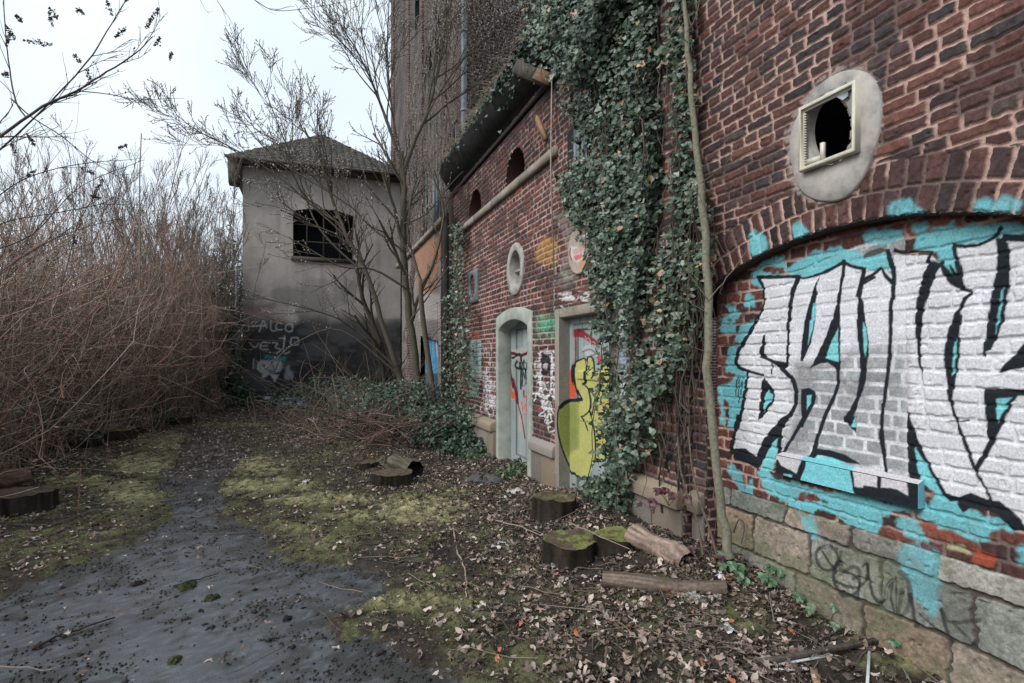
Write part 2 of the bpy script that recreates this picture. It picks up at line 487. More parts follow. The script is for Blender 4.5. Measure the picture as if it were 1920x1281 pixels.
def oval(cy, cz, a, b, n=40, p=2.0):
    t = np.arange(n) * 2 * math.pi / n
    return np.stack([cy + a * np.sign(np.cos(t)) * np.abs(np.cos(t)) ** (2 / p), cz + b * np.sign(np.sin(t)) * np.abs(np.sin(t)) ** (2 / p)], 1)
def px_poly(pts, X): return np.array([W(x, y, X) for x, y in pts])

X1, X2 = .08, .185                 # the two steps the right-hand bay is set back by
YJ0, YJ1 = 3.51, 3.34              # where those steps stand
BR = [(.092, .046, .042), (.078, .042, .040), (.062, .040, .041), (.108, .050, .042), (.054, .040, .041), (.088, .052, .049), (.125, .056, .046), (.046, .038, .040), (.080, .060, .056)]
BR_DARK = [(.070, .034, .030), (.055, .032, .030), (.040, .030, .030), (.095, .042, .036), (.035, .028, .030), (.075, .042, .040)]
BR_RED = [(.165, .060, .046), (.13, .052, .042), (.10, .044, .038), (.20, .072, .055), (.085, .038, .036), (.060, .034, .034)]
MORT = (.44, .30, .26)
cW = lambda X: (lambda x, y: W(x, y, X))

hall = thing('brick_hall', 'dark red brick wall bay with a blind arch filled by white, black and cyan lettering', 'building', (1.2, 1.5, 0))

# ---- upper wall of the arch bay (plane X1)
arc_px = [(1342, 537), (1374, 506), (1413, 481), (1449, 467), (1488, 453), (1574, 430), (1637, 414), (1722, 405), (1776, 401), (1850, 400), (1920, 402)]
arc = np.array([W(x, y, X1) for x, y in arc_px])
A_ = np.c_[2 * arc, np.ones(len(arc))]; sol = np.linalg.lstsq(A_, (arc ** 2).sum(1), rcond=None)[0]
AY, AZ = sol[0], sol[1]; AR = math.sqrt(sol[2] + AY ** 2 + AZ ** 2)
print('arch centre', AY, AZ, 'radius', AR)
Ulist = np.concatenate([np.arange(-1.6, 1.2, .03), np.arange(1.2, YJ0 + .003, .0055)])
w1 = Wall(Ulist, np.arange(-.1, 6.2, .0058), cW(X1), 3)
w1.bricks(BR, (.45, .305, .265), course=.070, seed=3, wob=.0078, depth=.013, joint=.0145)
rad = np.hypot(w1.U - AY, w1.V - AZ); ang = np.arctan2(w1.V - AZ, w1.U - AY)
vous = (rad > AR) & (rad < AR + .30 + .01 * np.sin(ang * 80)) & (w1.V > AZ)
w1.bricks(BR_DARK + BR[:3], MORT, course=.150, L=.082, joint=.014, depth=.014, seed=9, where=vous, U=ang * AR, V=rad - AR, hdr=1, wob=.006, rowtab=[-.5, 0, .15, .30, .9])
YJN = 2 * AY - YJ1
a1_ = math.acos((YJ1 - AY) / AR)
w1.cut([(YJN, -.5)] + [(AY + AR * math.cos(a), AZ + AR * math.sin(a)) for a in np.linspace(math.pi - a1_, a1_, 160)] + [(YJ1, -.5)])
# cyan overspray on the arch ring
for pl in (Z6(1340, 400, [(430, 250), (480, 200), (560, 215), (640, 290), (650, 440), (560, 490), (470, 520), (420, 400)]),
           Z6(1340, 400, [(960, 140), (1010, 90), (1120, 170), (1180, 270), (1080, 300), (970, 330), (950, 240)]),
           Z6(1620, 360, [(300, 170), (430, 80), (560, 90), (650, 170), (740, 250), (600, 290), (330, 310)]),
           Z6(1620, 360, [(1330, 130), (1400, 80), (1600, 110), (1700, 50), (1870, 80), (1920, 150), (1900, 250), (1720, 265), (1350, 230)]),
           Z6(1340, 400, [(1230, 230), (1290, 190), (1310, 240), (1260, 260)])):
    w1.poly(pl, CYA, .85, .014, .014, patchy=.25)
# lighter rendered mortar smear round the window
oval_out = [(1478, 262), (1481, 300), (1489, 338), (1503, 362), (1525, 375), (1550, 379), (1578, 374), (1603, 352), (1622, 322), (1638, 280), (1648, 240), (1651, 200), (1646, 168), (1636, 148), (1618, 134), (1596, 130), (1572, 135), (1548, 148), (1524, 172), (1503, 202), (1487, 232)]
w1.poly([(1565 + (x - 1565) * 1.06, 250 + (y - 250) * 1.05) for x, y in oval_out], (.33, .28, .26), .8, .012, .03)
hole_px = [(1553 + 46 * math.cos(t), 243 + 72 * math.sin(t)) for t in np.linspace(0, 2 * math.pi, 42)[:-1]]
w1.cut([(1553 + 44 * math.cos(t), 243 + 64 * math.sin(t)) for t in np.linspace(0, 2 * math.pi, 42)[:-1]], uv=False)
w1.build('upper_wall', onX(X1), M['wall'], hall, flip=True)

# ---- the infill under the arch (plane X2) and its plinth
gaps = [(-.9, 1.3, .02), (1.3, 3.345, .0052)]
U2 = np.concatenate([np.arange(-1.6, 1.2, .03), np.arange(1.2, YJ1 + .003, .0052)])
w2 = Wall(U2, np.arange(-.12, AZ + AR + .12, .0052), cW(X2), 5)
w2.bricks(BR_RED, MORT, course=.079, seed=15, wob=.009, depth=.010)
# darker left strip of old bricks, bricked-up window patch of smooth later bricks with pale joints
patch = [(1484, 508), (1640, 455), (1690, 452), (1705, 480), (1706, 905), (1462, 862), (1484, 780)]
pp = px_poly([(1487, 512), (1560, 480), (1640, 448), (1699, 440), (1704, 900), (1462, 858), (1484, 780)], X2)
inside = sdf(w2.U, w2.V, pp) < 0
w2.bricks([(.25, .26, .265), (.28, .29, .29), (.22, .23, .24), (.26, .27, .275)], (.62, .62, .64), course=.079, L=.24, joint=.015, depth=.003, wob=.002, seed=22, where=inside, hdr=.75)
gp = w2.H.copy()
def B(z, o, **k): w2.poly(Z6(o[0], o[1], z), BLK, rough=.003, soft=.003, **k)
def S(z, o, w, **k): w2.stroke(Z6(o[0], o[1], z), np.atleast_1d(w) / 6.4, BLK, rough=.003, soft=.003, **k)
def Cc(z, o, a=1, **k): w2.poly(Z6(o[0], o[1], z), (.20, .56, .60), a, rough=.003, soft=.004, **k)
oA, oB, oC, oD, oE, oF, oG = (1340, 400), (1620, 360), (1340, 600), (1620, 560), (1340, 780), (1620, 760), (1480, 940)
# 1 cyan ground of the piece
def cy(z, o, s=6.4, a=.93, so=.012, ro=.02): w2.poly(Z6(o[0], o[1], z, s), CYA, a, so, ro, patchy=.12)
cy([(600, 570), (700, 520), (840, 520), (850, 640), (690, 640), (640, 620), (560, 690), (680, 720), (900, 740), (850, 680), (960, 600), (1200, 470), (1500, 400), (1740, 450), (1920, 560), (1920, 700), (1000, 820), (620, 800), (600, 950), (540, 900), (450, 850), (470, 720)], oA)
cy([(0, 520), (60, 450), (300, 430), (470, 470), (460, 560), (300, 640), (60, 650)], oB, a=.85)
cy([(600, 400), (760, 380), (780, 480), (950, 420), (1090, 360), (1100, 470), (1300, 410), (1650, 370), (1920, 400), (1920, 560), (1700, 560), (1400, 640), (1090, 640), (1150, 1050), (1000, 940), (860, 850), (880, 740), (590, 700), (640, 560), (600, 470)], oB)
cy([(0, 780), (200, 740), (300, 700), (340, 860), (300, 980), (200, 900), (0, 1040)], oB)
cy([(150, 1120), (270, 1130), (310, 1200), (300, 1280), (60, 1290), (200, 1200)], oA)
cy([(370, 1000), (430, 940), (490, 1000), (500, 1130), (350, 1130)], oA)
cy([(80, 0), (280, 0), (260, 150), (150, 190), (80, 140)], oC)
cy([(330, 60), (510, 0), (480, 120), (330, 290), (240, 260), (300, 180)], oC)
cy([(180, 330), (300, 300), (280, 560), (420, 600), (410, 700), (300, 1280), (180, 1280), (170, 1000), (60, 900), (40, 780), (200, 760), (280, 660), (150, 620), (150, 420)], oC)
cy([(50, 860), (130, 900), (130, 1240), (80, 1240), (80, 1000), (40, 950)], oC, a=.85)
cy([(180, 0), (290, 0), (230, 190), (150, 150)], oE); cy([(80, 0), (130, 0), (110, 100), (85, 90)], oE, a=.7)
cy([(160, 580), (260, 600), (340, 700), (380, 860), (460, 760), (480, 860), (470, 990), (420, 980), (350, 940), (260, 830), (220, 740), (150, 660)], oE, a=.85)
cy([(500, 660), (640, 640), (760, 760), (1000, 800), (1300, 900), (1720, 920), (1920, 960), (1920, 1200), (1830, 1180), (1500, 1120), (1380, 1060), (1200, 940), (1050, 920), (980, 980), (960, 1060), (780, 1000), (650, 930), (600, 850)], oE)
cy([(1000, 1020), (1100, 1060), (1210, 1100), (1200, 1230), (1080, 1160), (980, 1100)], oE)
cy([(0, 1090), (380, 1170), (800, 1200), (900, 1010), (1150, 1160), (1400, 1280), (0, 1280)], oF)
cy([(0, 0), (400, 0), (870, 50), (740, 180), (730, 280), (560, 320), (500, 200), (390, 120), (200, 40), (0, 60)], oG, 4.27)
cy([(1100, 30), (1400, 40), (1750, 160), (1800, 230), (1640, 240), (1550, 330), (1350, 260), (1180, 210), (1040, 120)], oG, 4.27)
cy([(870, 130), (1050, 140), (1110, 320), (960, 290), (880, 210)], oG, 4.27, a=.85)
cy([(120, 120), (220, 140), (255, 290), (180, 290), (130, 200)], oG, 4.27, a=.7)
cy([(0, 0), (215, 0), (210, 110), (100, 90), (0, 40)], oG, 4.27, a=.8)
cy([(1830, 380), (1900, 340), (2000, 350), (2000, 500), (1850, 510)], oG, 4.27, a=.8)
# 2 pale letter body
body = Z6(*oA, [(540, 790), (1010, 780), (1250, 740), (1560, 580), (1800, 670), (1920, 700)]) + Z6(*oB, [(0, 1060), (215, 910), (340, 1000), (370, 760), (830, 760), (960, 900), (1190, 1140), (1100, 660), (1400, 650), (1660, 540), (1920, 580), (2600, 560)]) + [(2050, 1000), (1960, 1040)] + Z6(*oF, [(1740, 1240), (1500, 1180), (1040, 1110), (870, 880), (720, 620), (530, 40), (530, 880), (280, 830), (0, 760)]) + Z6(*oE, [(1180, 420), (1100, 500), (960, 500), (790, 480), (840, 100), (520, 520), (360, 400), (230, 390), (300, 0)]) + Z6(*oC, [(400, 650), (290, 560), (290, 420), (430, 200), (520, 0)]) + Z6(*oA, [(590, 1150), (605, 1000)])
bp_ = np.array([w2.conv(x, y) for x, y in body])
old = w2.C.copy()
w2.poly(body, WHT, .97, .004, .004)
# silver-grey lower part of the smooth patch: thin paint, the grey brick shows
sp = px_poly([(1488, 680), (1560, 670), (1640, 645), (1700, 640), (1704, 900), (1462, 858), (1486, 780)], X2)
m_ = (1 - sst(-.05, .05, sdf(w2.U, w2.V, sp) + .04 * (fbm(w2.U * 6, w2.V * 6, 2, 4) - .5)))[..., None] * .8 * (sdf(w2.U, w2.V, bp_) < .01)[..., None]
w2.C = w2.C * (1 - m_) + old * m_
# 3 cyan counters are laid after black; 4 black outlines
S([(520, 770), (1020, 758)], oA, [45, 40]); S([(1020, 765), (1080, 780), (1250, 735), (1400, 670), (1565, 580)], oA, [30, 30, 40, 40])
S([(535, 780), (590, 880), (605, 1000), (595, 1100), (560, 1200), (510, 1280)], oA, [45, 30, 30, 40])
S([(510, 0), (440, 130), (360, 270), (310, 345), (280, 430), (272, 520), (310, 575), (420, 615), (600, 665)], oC, [36, 42, 44, 40, 32])
S([(0, 300), (150, 305), (260, 300), (340, 270)], oC, 10)
S([(1000, 790), (930, 1000), (900, 1290)], oA, [60, 52, 48]); S([(890, 0), (886, 400), (880, 515)], oC, [38, 34, 30])
B([(1275, 730), (1220, 830), (1180, 950), (1130, 1100), (1085, 1290), (1210, 1290), (1215, 1080), (1238, 980), (1230, 880)], oA)
B([(1082, 0), (1060, 200), (1040, 340), (1028, 490), (1060, 500), (1110, 380), (1160, 270), (1190, 120), (1205, 0)], oC)
S([(1555, 570), (1540, 750), (1505, 950), (1490, 1070)], oA, [45, 40, 42])
B([(1520, 960), (1470, 1060), (1440, 1180), (1412, 1290), (1512, 1290), (1506, 1150), (1500, 1040)], oA)
B([(1405, 0), (1340, 190), (1280, 320), (1220, 440), (1190, 520), (1130, 590), (1260, 530), (1360, 510), (1440, 570), (1480, 660), (1508, 520), (1515, 0)], oC)
S([(1500, 500), (1488, 660), (1480, 800), (1420, 950), (1330, 1150), (1285, 1290)], oC, [36, 42, 44, 34]); S([(1335, -10), (1290, 100), (1240, 260), (1200, 400)], oE, [36, 44, 60])
S([(1575, 600), (1660, 640), (1810, 672)], oA, [40, 50]); S([(1800, 665), (1765, 820), (1735, 990)], oA, [45, 70]); S([(1795, 840), (1925, 765)], oA, 34)
S([(0, 1055), (100, 1000), (215, 910)], oB, [50, 30]); S([(212, 910), (262, 1010), (350, 1095)], oB, [30, 60])
S([(285, 700), (325, 830), (362, 1000), (352, 1285)], oB, [50, 70, 62, 50])
B([(1725, 990), (1712, 1290), (1812, 1290), (1795, 1080), (1755, 1000)], oA)
B([(1702, 0), (1712, 200), (1742, 400), (1750, 640), (1722, 800), (1700, 930), (1620, 1080), (1560, 1170), (1548, 1230), (1640, 1255), (1680, 1140), (1740, 960), (1790, 830), (1820, 700), (1842, 500), (1856, 300), (1832, 120), (1802, 0)], oC)
B([(1552, 0), (1550, 55), (1620, 120), (1700, 205), (1712, 0)], oE)
S([(338, 0), (322, 200), (318, 500), (308, 750), (272, 1000), (240, 1290)], oD, [56, 50, 52, 46, 48]); S([(230, -5), (218, 200), (215, 400), (240, 550), (272, 830)], oF, [44, 46, 66, 50, 36])
B([(790, 830), (725, 970), (682, 1120), (650, 1290), (770, 1290), (822, 1130), (890, 960), (940, 890), (985, 900), (960, 815), (900, 850), (840, 830)], oB)
B([(645, 0), (630, 200), (625, 400), (640, 650), (660, 770), (695, 870), (705, 970), (712, 960), (705, 780), (692, 600), (702, 350), (742, 100), (757, 0)], oD)
S([(380, 700), (480, 730), (660, 715), (835, 722)], oB, [60, 34, 28]); S([(835, 722), (800, 780), (780, 850)], oB, [30, 60])
S([(945, 870), (1005, 970), (1080, 1080), (1190, 1160)], oB, [40, 90, 90, 40]); S([(1085, 630), (1120, 800), (1160, 950), (1195, 1150)], oB, [50, 56, 60, 60])
S([(1050, 880), (1120, 1010), (1180, 1120)], oB, [20, 60, 50]); S([(1180, 1165), (1300, 1208), (1215, 1290)], oB, [44, 40, 44])
S([(1085, 640), (1250, 655), (1400, 630), (1560, 550), (1665, 430)], oB, [50, 34, 40, 50, 60])
S([(1235, 0), (1150, 140), (1115, 210)], oD, [46, 50, 60])
B([(1115, 175), (1045, 300), (992, 500), (965, 680), (990, 950), (1010, 1130), (1040, 1290), (1095, 1290), (1075, 1200), (1112, 1000), (1150, 800), (1162, 500), (1182, 220), (1165, 170)], oD)
S([(1062, -5), (1120, 170), (1220, 440), (1348, 770)], oF, [44, 46, 44]); S([(1350, 800), (1425, 920), (1495, 1060), (1550, 1200)], oF, [30, 36, 40])
B([(1590, 540), (1612, 700), (1600, 950), (1562, 1150), (1535, 1290), (1732, 1290), (1762, 1100), (1770, 900), (1752, 620), (1690, 570)], oB)
B([(1530, 0), (1490, 250), (1455, 480), (1440, 640), (1425, 690), (1465, 705), (1482, 640), (1540, 612), (1622, 450), (1692, 280), (1732, 0)], oD)
S([(1690, 545), (1920, 560), (2300, 560)], oB, [90, 92, 70])
B([(2300, 330), (2000, 450), (1850, 650), (1705, 780), (1618, 880), (1650, 898), (1740, 862), (1920, 830), (2300, 700)], oD)
B([(1450, 1078), (1920, 1090), (2200, 1090), (2200, 1170), (1860, 1170), (1750, 1290), (1460, 1290)], oD)
B([(1468, 0), (1605, 0), (1622, 190), (1645, 200), (1690, 170), (1600, 330), (1545, 430), (1500, 470), (1480, 250)], oF)
S([(1775, -10), (1700, 90), (1640, 230), (1540, 430), (1440, 630), (1350, 790)], oF, [40, 70, 90, 80, 66, 56])
B([(600, 180), (580, 260), (545, 380), (552, 450), (640, 482), (780, 562), (860, 602), (890, 540), (905, 512), (740, 488), (630, 440), (612, 400), (622, 180)], oC)
S([(702, 520), (698, 650)], oC, 20); S([(780, 545), (870, 630), (940, 720), (978, 850), (980, 980), (950, 1080), (880, 1180), (800, 1290)], oC, [60, 50, 50, 46, 52])
S([(905, -10), (800, 110), (650, 310), (530, 500)], oE, [60, 100, 120, 60])
B([(592, 690), (565, 850), (545, 1100), (528, 1210), (590, 1160), (692, 1020), (742, 910), (692, 790), (622, 725)], oC)
S([(408, 630), (378, 850), (322, 1150), (290, 1290)], oC, [30, 40, 44]); S([(292, -5), (242, 230), (205, 430)], oE, [46, 40, 50])
S([(285, 690), (270, 780), (270, 900)], oC, 12); S([(310, 690), (298, 800), (300, 1000)], oC, 12); S([(350, 680), (330, 780), (330, 900)], oC, 12)
B([(200, 430), (262, 388), (380, 390), (450, 450), (520, 500), (600, 330), (705, 220), (825, 130), (805, 250), (720, 315), (640, 455), (580, 565), (520, 640), (380, 560), (262, 522)], oE)
B([(1040, 830), (1130, 818), (1200, 850), (1218, 920), (1200, 1010), (1120, 1170), (1060, 1290), (1005, 1290), (1050, 1190), (1035, 1000)], oC)
S([(1090, -5), (1000, 150), (930, 270), (830, 440)], oE, [54, 44, 40, 36])
B([(1180, 385), (1380, 408), (1560, 460), (1680, 530), (1752, 580), (1640, 572), (1480, 530), (1350, 482), (1230, 470), (1180, 540), (1090, 560), (1150, 450)], oE)
S([(800, 180), (785, 420), (755, 680)], oE, [44, 50, 60])
B([(525, 20), (540, 60), (640, 370), (850, 800), (1000, 1050), (1150, 1100), (1300, 1050), (1500, 1130), (1640, 1150), (1800, 1280), (2000, 1500), (1800, 1500), (1600, 1290), (1300, 1230), (1200, 1290), (1120, 1150), (1040, 1160), (940, 1060), (830, 840), (720, 640), (640, 510), (690, 880), (545, 870)], oF)
S([(1050, 185), (1160, 195), (1260, 180)], oF, 20)
w2.poly(Z6(*oB, [(0, 760), (80, 700), (200, 670), (290, 690), (200, 740), (0, 800)]), (.06, .055, .055), .9)
# cyan counters
Cc([(1160, 1290), (1185, 1090), (1212, 1075), (1205, 1290)], oA); Cc([(1145, 0), (1188, 0), (1180, 110), (1118, 310), (1132, 150)], oC)
Cc([(1484, 90), (1490, 505), (1440, 492), (1338, 455), (1390, 300), (1450, 180)], oC)
Cc([(1785, 30), (1822, 110), (1838, 300), (1808, 450), (1788, 300), (1775, 120)], oC)
Cc([(1700, 10), (1660, 70), (1692, 130)], oE); Cc([(1700, 1140), (1700, 1290), (1640, 1280)], oC)
Cc([(650, 840), (705, 900), (690, 960), (600, 1100), (612, 930)], oC)
Cc([(1110, 910), (1166, 898), (1150, 1000), (1108, 1085)], oC)
Cc([(768, 270), (755, 410), (722, 640), (640, 680), (560, 630), (600, 530), (690, 340)], oE)
Cc([(1230, 480), (1400, 500), (1560, 560), (1560, 600), (1220, 540)], oE)
Cc([(1115, 470), (1080, 650), (1068, 930), (1100, 900), (1122, 600)], oD)
Cc([(1650, 0), (1680, 10), (1660, 150), (1600, 420), (1602, 300)], oD); Cc([(1668, 1140), (1690, 1140), (1690, 1290), (1655, 1290)], oB)
Cc([(1600, 1200), (1785, 1188), (1690, 1290), (1600, 1290)], oD); Cc([(1600, 0), (1740, 0), (1690, 80), (1620, 205)], oF)
Cc([(625, 510), (760, 700), (850, 890), (950, 1060), (900, 1090), (690, 900), (650, 700)], oF)
# brown bricks, moss stain and the raw red replacement bricks at the foot of the brickwork
ground_y = lambda s: 0
def plinth_line(u): return .655
pm = w2.V < .658
w2.bricks([(.25, .25, .225), (.25, .21, .17), (.31, .295, .27), (.30, .23, .17), (.22, .23, .205), (.34, .26, .19)], (.07, .06, .05), L=.47, joint=.016, depth=.016, wob=.012, seed=33, where=pm, rowtab=[-.6, -.22, .245, .52, .66, 1.3], round_=.03)
e_ = fbm(w2.U * 6, w2.V * 9, 4, 60)
w2.C[pm] = (w2.C * (.75 + .6 * e_)[..., None])[pm]
gm = (sst(.5, .66, fbm(w2.U * 4, w2.V * 5, 4, 71)) * .5 * pm)[..., None]
w2.C = w2.C * (1 - gm) + np.array([.13, .15, .085]) * gm
for z in ([(880, 400), (960, 350), (1130, 370), (1220, 430), (1225, 880), (1160, 910), (1100, 860), (1010, 740), (960, 620), (900, 540)], [(90, 100), (220, 130), (260, 290), (180, 300)]):
    w2.poly(Z6(*oG, z, 4.27), CYA, .85, .02, .02, patchy=.3)
w2.poly(Z6(*oG, [(1480, 370), (1670, 430), (1650, 540), (1480, 480)], 4.27), (.33, .075, .045), 1, .003, .002)
w2.poly(Z6(*oG, [(1050, 130), (1190, 190), (1190, 270), (1080, 240)], 4.27), (.25, .08, .055), .9, .005, .004)
w2.poly(Z6(*oG, [(1220, 220), (1300, 230), (1490, 340), (1230, 300)], 4.27), (.25, .075, .05), .9, .005, .004)
w2.poly(Z6(*oG, [(1270, 340), (1400, 350), (1460, 420), (1260, 380)], 4.27), (.42, .40, .22), .8, .01, .008)
w2.poly(Z6(*oG, [(1200, 440), (1350, 460), (1300, 650), (1230, 600)], 4.27), (.14, .15, .08), .5, .03, .03)
def tg(z, w=24, c=(.02, .02, .022), a=.8): w2.stroke(Z6(*oG, z, 4.27), np.atleast_1d(w) / 4.27, c, a=a, soft=.005, rough=.005)
tg([(330, 360), (260, 370), (230, 430), (260, 520), (340, 550), (400, 500), (400, 420), (340, 350), (300, 370)]); tg([(400, 480), (370, 580), (390, 690), (450, 750), (540, 740), (580, 660), (540, 590), (450, 560)])
tg([(390, 640), (480, 680), (580, 680), (640, 600), (640, 500)]); tg([(600, 520), (640, 500), (660, 640), (690, 760), (750, 810), (790, 760), (800, 660), (860, 620), (800, 700), (790, 770)])
tg([(280, 400), (330, 480), (380, 540)], 14); tg([(430, 400), (420, 500), (440, 560), (540, 520), (580, 580), (520, 620)], 30, a=.6)
tg([(850, 640), (830, 760), (870, 900), (870, 600)], 18); tg([(900, 560), (970, 640), (980, 800), (930, 900), (890, 880), (920, 700)], 40, a=.55); tg([(980, 740), (1010, 870), (1030, 1000)], 34)
tg([(1050, 890), (1150, 980), (1290, 1100)], 16); tg([(1230, 860), (1260, 970), (1310, 1130)], 28); tg([(1230, 860), (1300, 960), (1550, 950)], 34, a=.7); tg([(1320, 970), (1420, 1060), (1500, 1160)], 18)
tg([(580, 650), (560, 780), (500, 760)], 14)
w2.poly(Z6(*oG, [(700, 300), (1350, 640), (1560, 760), (1540, 1180), (1300, 1120), (1230, 900), (880, 560), (240, 330), (250, 150), (500, 200)], 4.27), (.08, .075, .075), .33, .05, .05)
w2.build('arch_infill', onX(X2), M['wall'], hall, flip=True)

# jambs of the two steps, the arch soffit
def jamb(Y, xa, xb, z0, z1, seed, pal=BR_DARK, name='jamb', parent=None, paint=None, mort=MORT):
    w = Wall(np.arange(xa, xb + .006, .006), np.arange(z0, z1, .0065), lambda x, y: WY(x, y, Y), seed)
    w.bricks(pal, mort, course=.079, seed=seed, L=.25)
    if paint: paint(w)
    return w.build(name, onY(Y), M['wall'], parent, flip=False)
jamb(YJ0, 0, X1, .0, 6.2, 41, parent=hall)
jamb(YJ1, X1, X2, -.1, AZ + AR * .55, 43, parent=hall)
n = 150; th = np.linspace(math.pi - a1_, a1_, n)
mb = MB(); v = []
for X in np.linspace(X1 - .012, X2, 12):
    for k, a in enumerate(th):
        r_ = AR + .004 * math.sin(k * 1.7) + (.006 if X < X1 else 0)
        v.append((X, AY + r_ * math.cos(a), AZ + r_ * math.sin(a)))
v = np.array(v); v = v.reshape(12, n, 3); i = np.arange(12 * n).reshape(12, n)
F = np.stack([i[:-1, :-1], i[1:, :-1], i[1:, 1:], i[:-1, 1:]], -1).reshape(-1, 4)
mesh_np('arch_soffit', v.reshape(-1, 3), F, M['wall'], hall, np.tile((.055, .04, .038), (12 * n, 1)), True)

# sill of the bricked-up window: a projecting slab, its faces painted with the piece
XS = X2 - .06
a0 = np.array(W(1460, 858, XS)); a1 = np.array(W(1720, 906, XS))
zt = (W(1462, 856, XS)[1] + W(1718, 905, XS)[1]) / 2; zb = (W(1460, 895, XS)[1] + W(1722, 948, XS)[1]) / 2
yF, yN = W(1456, 870, XS)[0], W(1721, 920, XS)[0]
print('sill', yF, yN, zb, zt)
ws = Wall(np.arange(yN, yF, .005), np.arange(zb, zt, .005), cW(XS), 61)
ws.C[...] = np.array(CYA) * 1.15
ws.H[...] = .009 * fbm(ws.U * 30, ws.V * 30, 3, 2)
E = lambda z: Z6(*oE, z); Fz = lambda z: Z6(*oF, z)
ws.poly(E([(740, 440), (1110, 500), (1050, 560), (990, 690), (800, 600), (720, 560)]), (.58, .57, .60), 1)
ws.poly(E([(1040, 540), (1110, 500), (1090, 620), (1020, 800), (700, 760), (700, 560), (760, 520), (800, 590), (985, 690)]), BLK)
ws.poly(E([(830, 690), (940, 710), (930, 735), (830, 710)]), (.2, .55, .6), .9)
ws.poly(E([(1640, 640), (1960, 560)]) + Fz([(180, 700), (185, 1040), (0, 985)]) + E([(1680, 860)]), (.60, .58, .62), 1)
ws.poly(E([(1630, 650), (1665, 650), (1680, 850), (1920, 880)]) + Fz([(0, 985), (180, 1035), (180, 1300), (0, 1300)]) + E([(1720, 1000), (1660, 880)]), BLK)
ws.poly(Fz([(200, 800), (560, 800), (560, 1100), (380, 1010), (200, 995)]), (.60, .58, .62), 1)
ws.poly(Fz([(170, 800), (215, 820), (210, 990), (380, 1000), (560, 1095), (520, 880), (560, 800), (700, 860), (700, 1300), (160, 1300)]), BLK)
ws.poly(Fz([(0, 960), (200, 990), (400, 1010), (560, 1100), (640, 1180), (640, 1300), (0, 1300)]), BLK)
ws.poly(Fz([(520, 850), (640, 900), (650, 1220), (540, 1200)]), BLK)
ws.build('window_sill', onX(XS), M['wall'], hall, flip=True)
mb = MB()
U_, X_ = np.meshgrid(np.linspace(yN, yF, 60), np.linspace(XS, X2 + .01, 8), indexing='ij')
Zs = zt + (X_ - XS) * .28
i = np.arange(480).reshape(60, 8); F = np.stack([i[:-1, :-1], i[:-1, 1:], i[1:, 1:], i[1:, :-1]], -1).reshape(-1, 4)
ccol = np.where(((U_ > yN + .42 * (yF - yN)) & (U_ < yN + .80 * (yF - yN)))[..., None], np.array(CYA) * 1.1, np.array([.58, .57, .60]))
mesh_np('sill_top', np.stack([X_, U_, Zs], -1).reshape(-1, 3), F, M['wall'], hall, ccol.reshape(-1, 3), True)
mb.add([(XS, yN, zb), (X2, yN, zb), (X2, yN, zt + .024), (XS, yN, zt)], np.array([[0, 1, 2, 3]]), (.20, .50, .60))
mb.add([(XS, yN, zb), (XS, yF, zb), (X2, yF, zb), (X2, yN, zb)], np.array([[0, 1, 2, 3]]), BLK)
mb.add([(XS, yF, zb), (XS, yF, zt), (X2, yF, zt + .024), (X2, yF, zb)], np.array([[0, 1, 2, 3]]), (.1, .1, .1))
mb.build('sill_end', M['wall'], hall)

# oval window with its cement surround and square plastic frame
win = mesh_np('window', [(X1 + .30, 1, 1), (X1 + .30, 1.1, 1), (X1 + .30, 1.1, 1.1)], np.array([[0, 1, 2]]), M['dark'], hall) if False else None
ov = px_poly(oval_out, X1 - .03)
c_ = px_poly([(1553, 243)], X1 - .03)[0]
def resample(P_, n):
    P_ = np.vstack([P_, P_[:1]]); d = np.r_[0, np.cumsum(np.linalg.norm(np.diff(P_, axis=0), axis=1))]
    t = np.linspace(0, d[-1], n + 1)[:-1]; return np.stack([np.interp(t, d, P_[:, 0]), np.interp(t, d, P_[:, 1])], 1)
on = resample(smooth_line(np.vstack([ov, ov[:1]]), 4)[:-1], 72)
an = np.arctan2(on[:, 1] - c_[1], on[:, 0] - c_[0])
hw = px_poly([(1553 + 43 * math.cos(t), 243 + 66 * math.sin(t)) for t in np.linspace(0, 2 * math.pi, 181)[:-1]], X1 - .03)
ha = np.arctan2(hw[:, 1] - c_[1], hw[:, 0] - c_[0]); hr = np.hypot(*(hw - c_).T)
so = np.argsort(ha); ri_ = np.interp(an, ha[so], hr[so], period=2 * math.pi)
inn = c_ + np.stack([np.cos(an), np.sin(an)], 1) * ri_[:, None]
surr = ring('window_surround', on, inn, X1 - .03, X1 + .05, M['plaster'], hall, .012)
surr['label'] = 'grey cement surround of the near oval window'
XF = X1 - .075
fo = px_poly([(1497, 205), (1601, 147), (1603, 284), (1500, 322)], XF)
fy0, fy1 = fo[:, 0].min() , fo[:, 0].max()
fo = np.array([(fy1, W(1497, 205, XF)[1]), (fy0, W(1602, 147, XF)[1]), (fy0, W(1602, 284, XF)[1]), (fy1, W(1498, 322, XF)[1])])
fz1 = fo[:2, 1].mean(); fz0 = fo[2:, 1].mean()
fo = np.array([(fy1, fz1), (fy0, fz1), (fy0, fz0), (fy1, fz0)])
q = .028; fi = np.array([(fy1 - q * .6, fz1 - q * .7), (fy0 + q * .7, fz1 - q * .7), (fy0 + q * .7, fz0 + q * .7), (fy1 - q * .6, fz0 + q * .7)])
frame = ring('window_frame', fo, fi, XF, X1 - .028, M['pvc'], hall, .004)
frame['label'] = 'dirty cream square plastic frame of the near oval window'
fi2 = fi + (fo - fi) * -.55
ring('window_frame', fi + (fo - fi) * .2, fi2, XF + .02, XF + .034, M['pvc'], frame, .002)
mb = MB()
def fp(x, y, X=XF + .03): a = W(x, y, X); return (X, a[0], a[1])
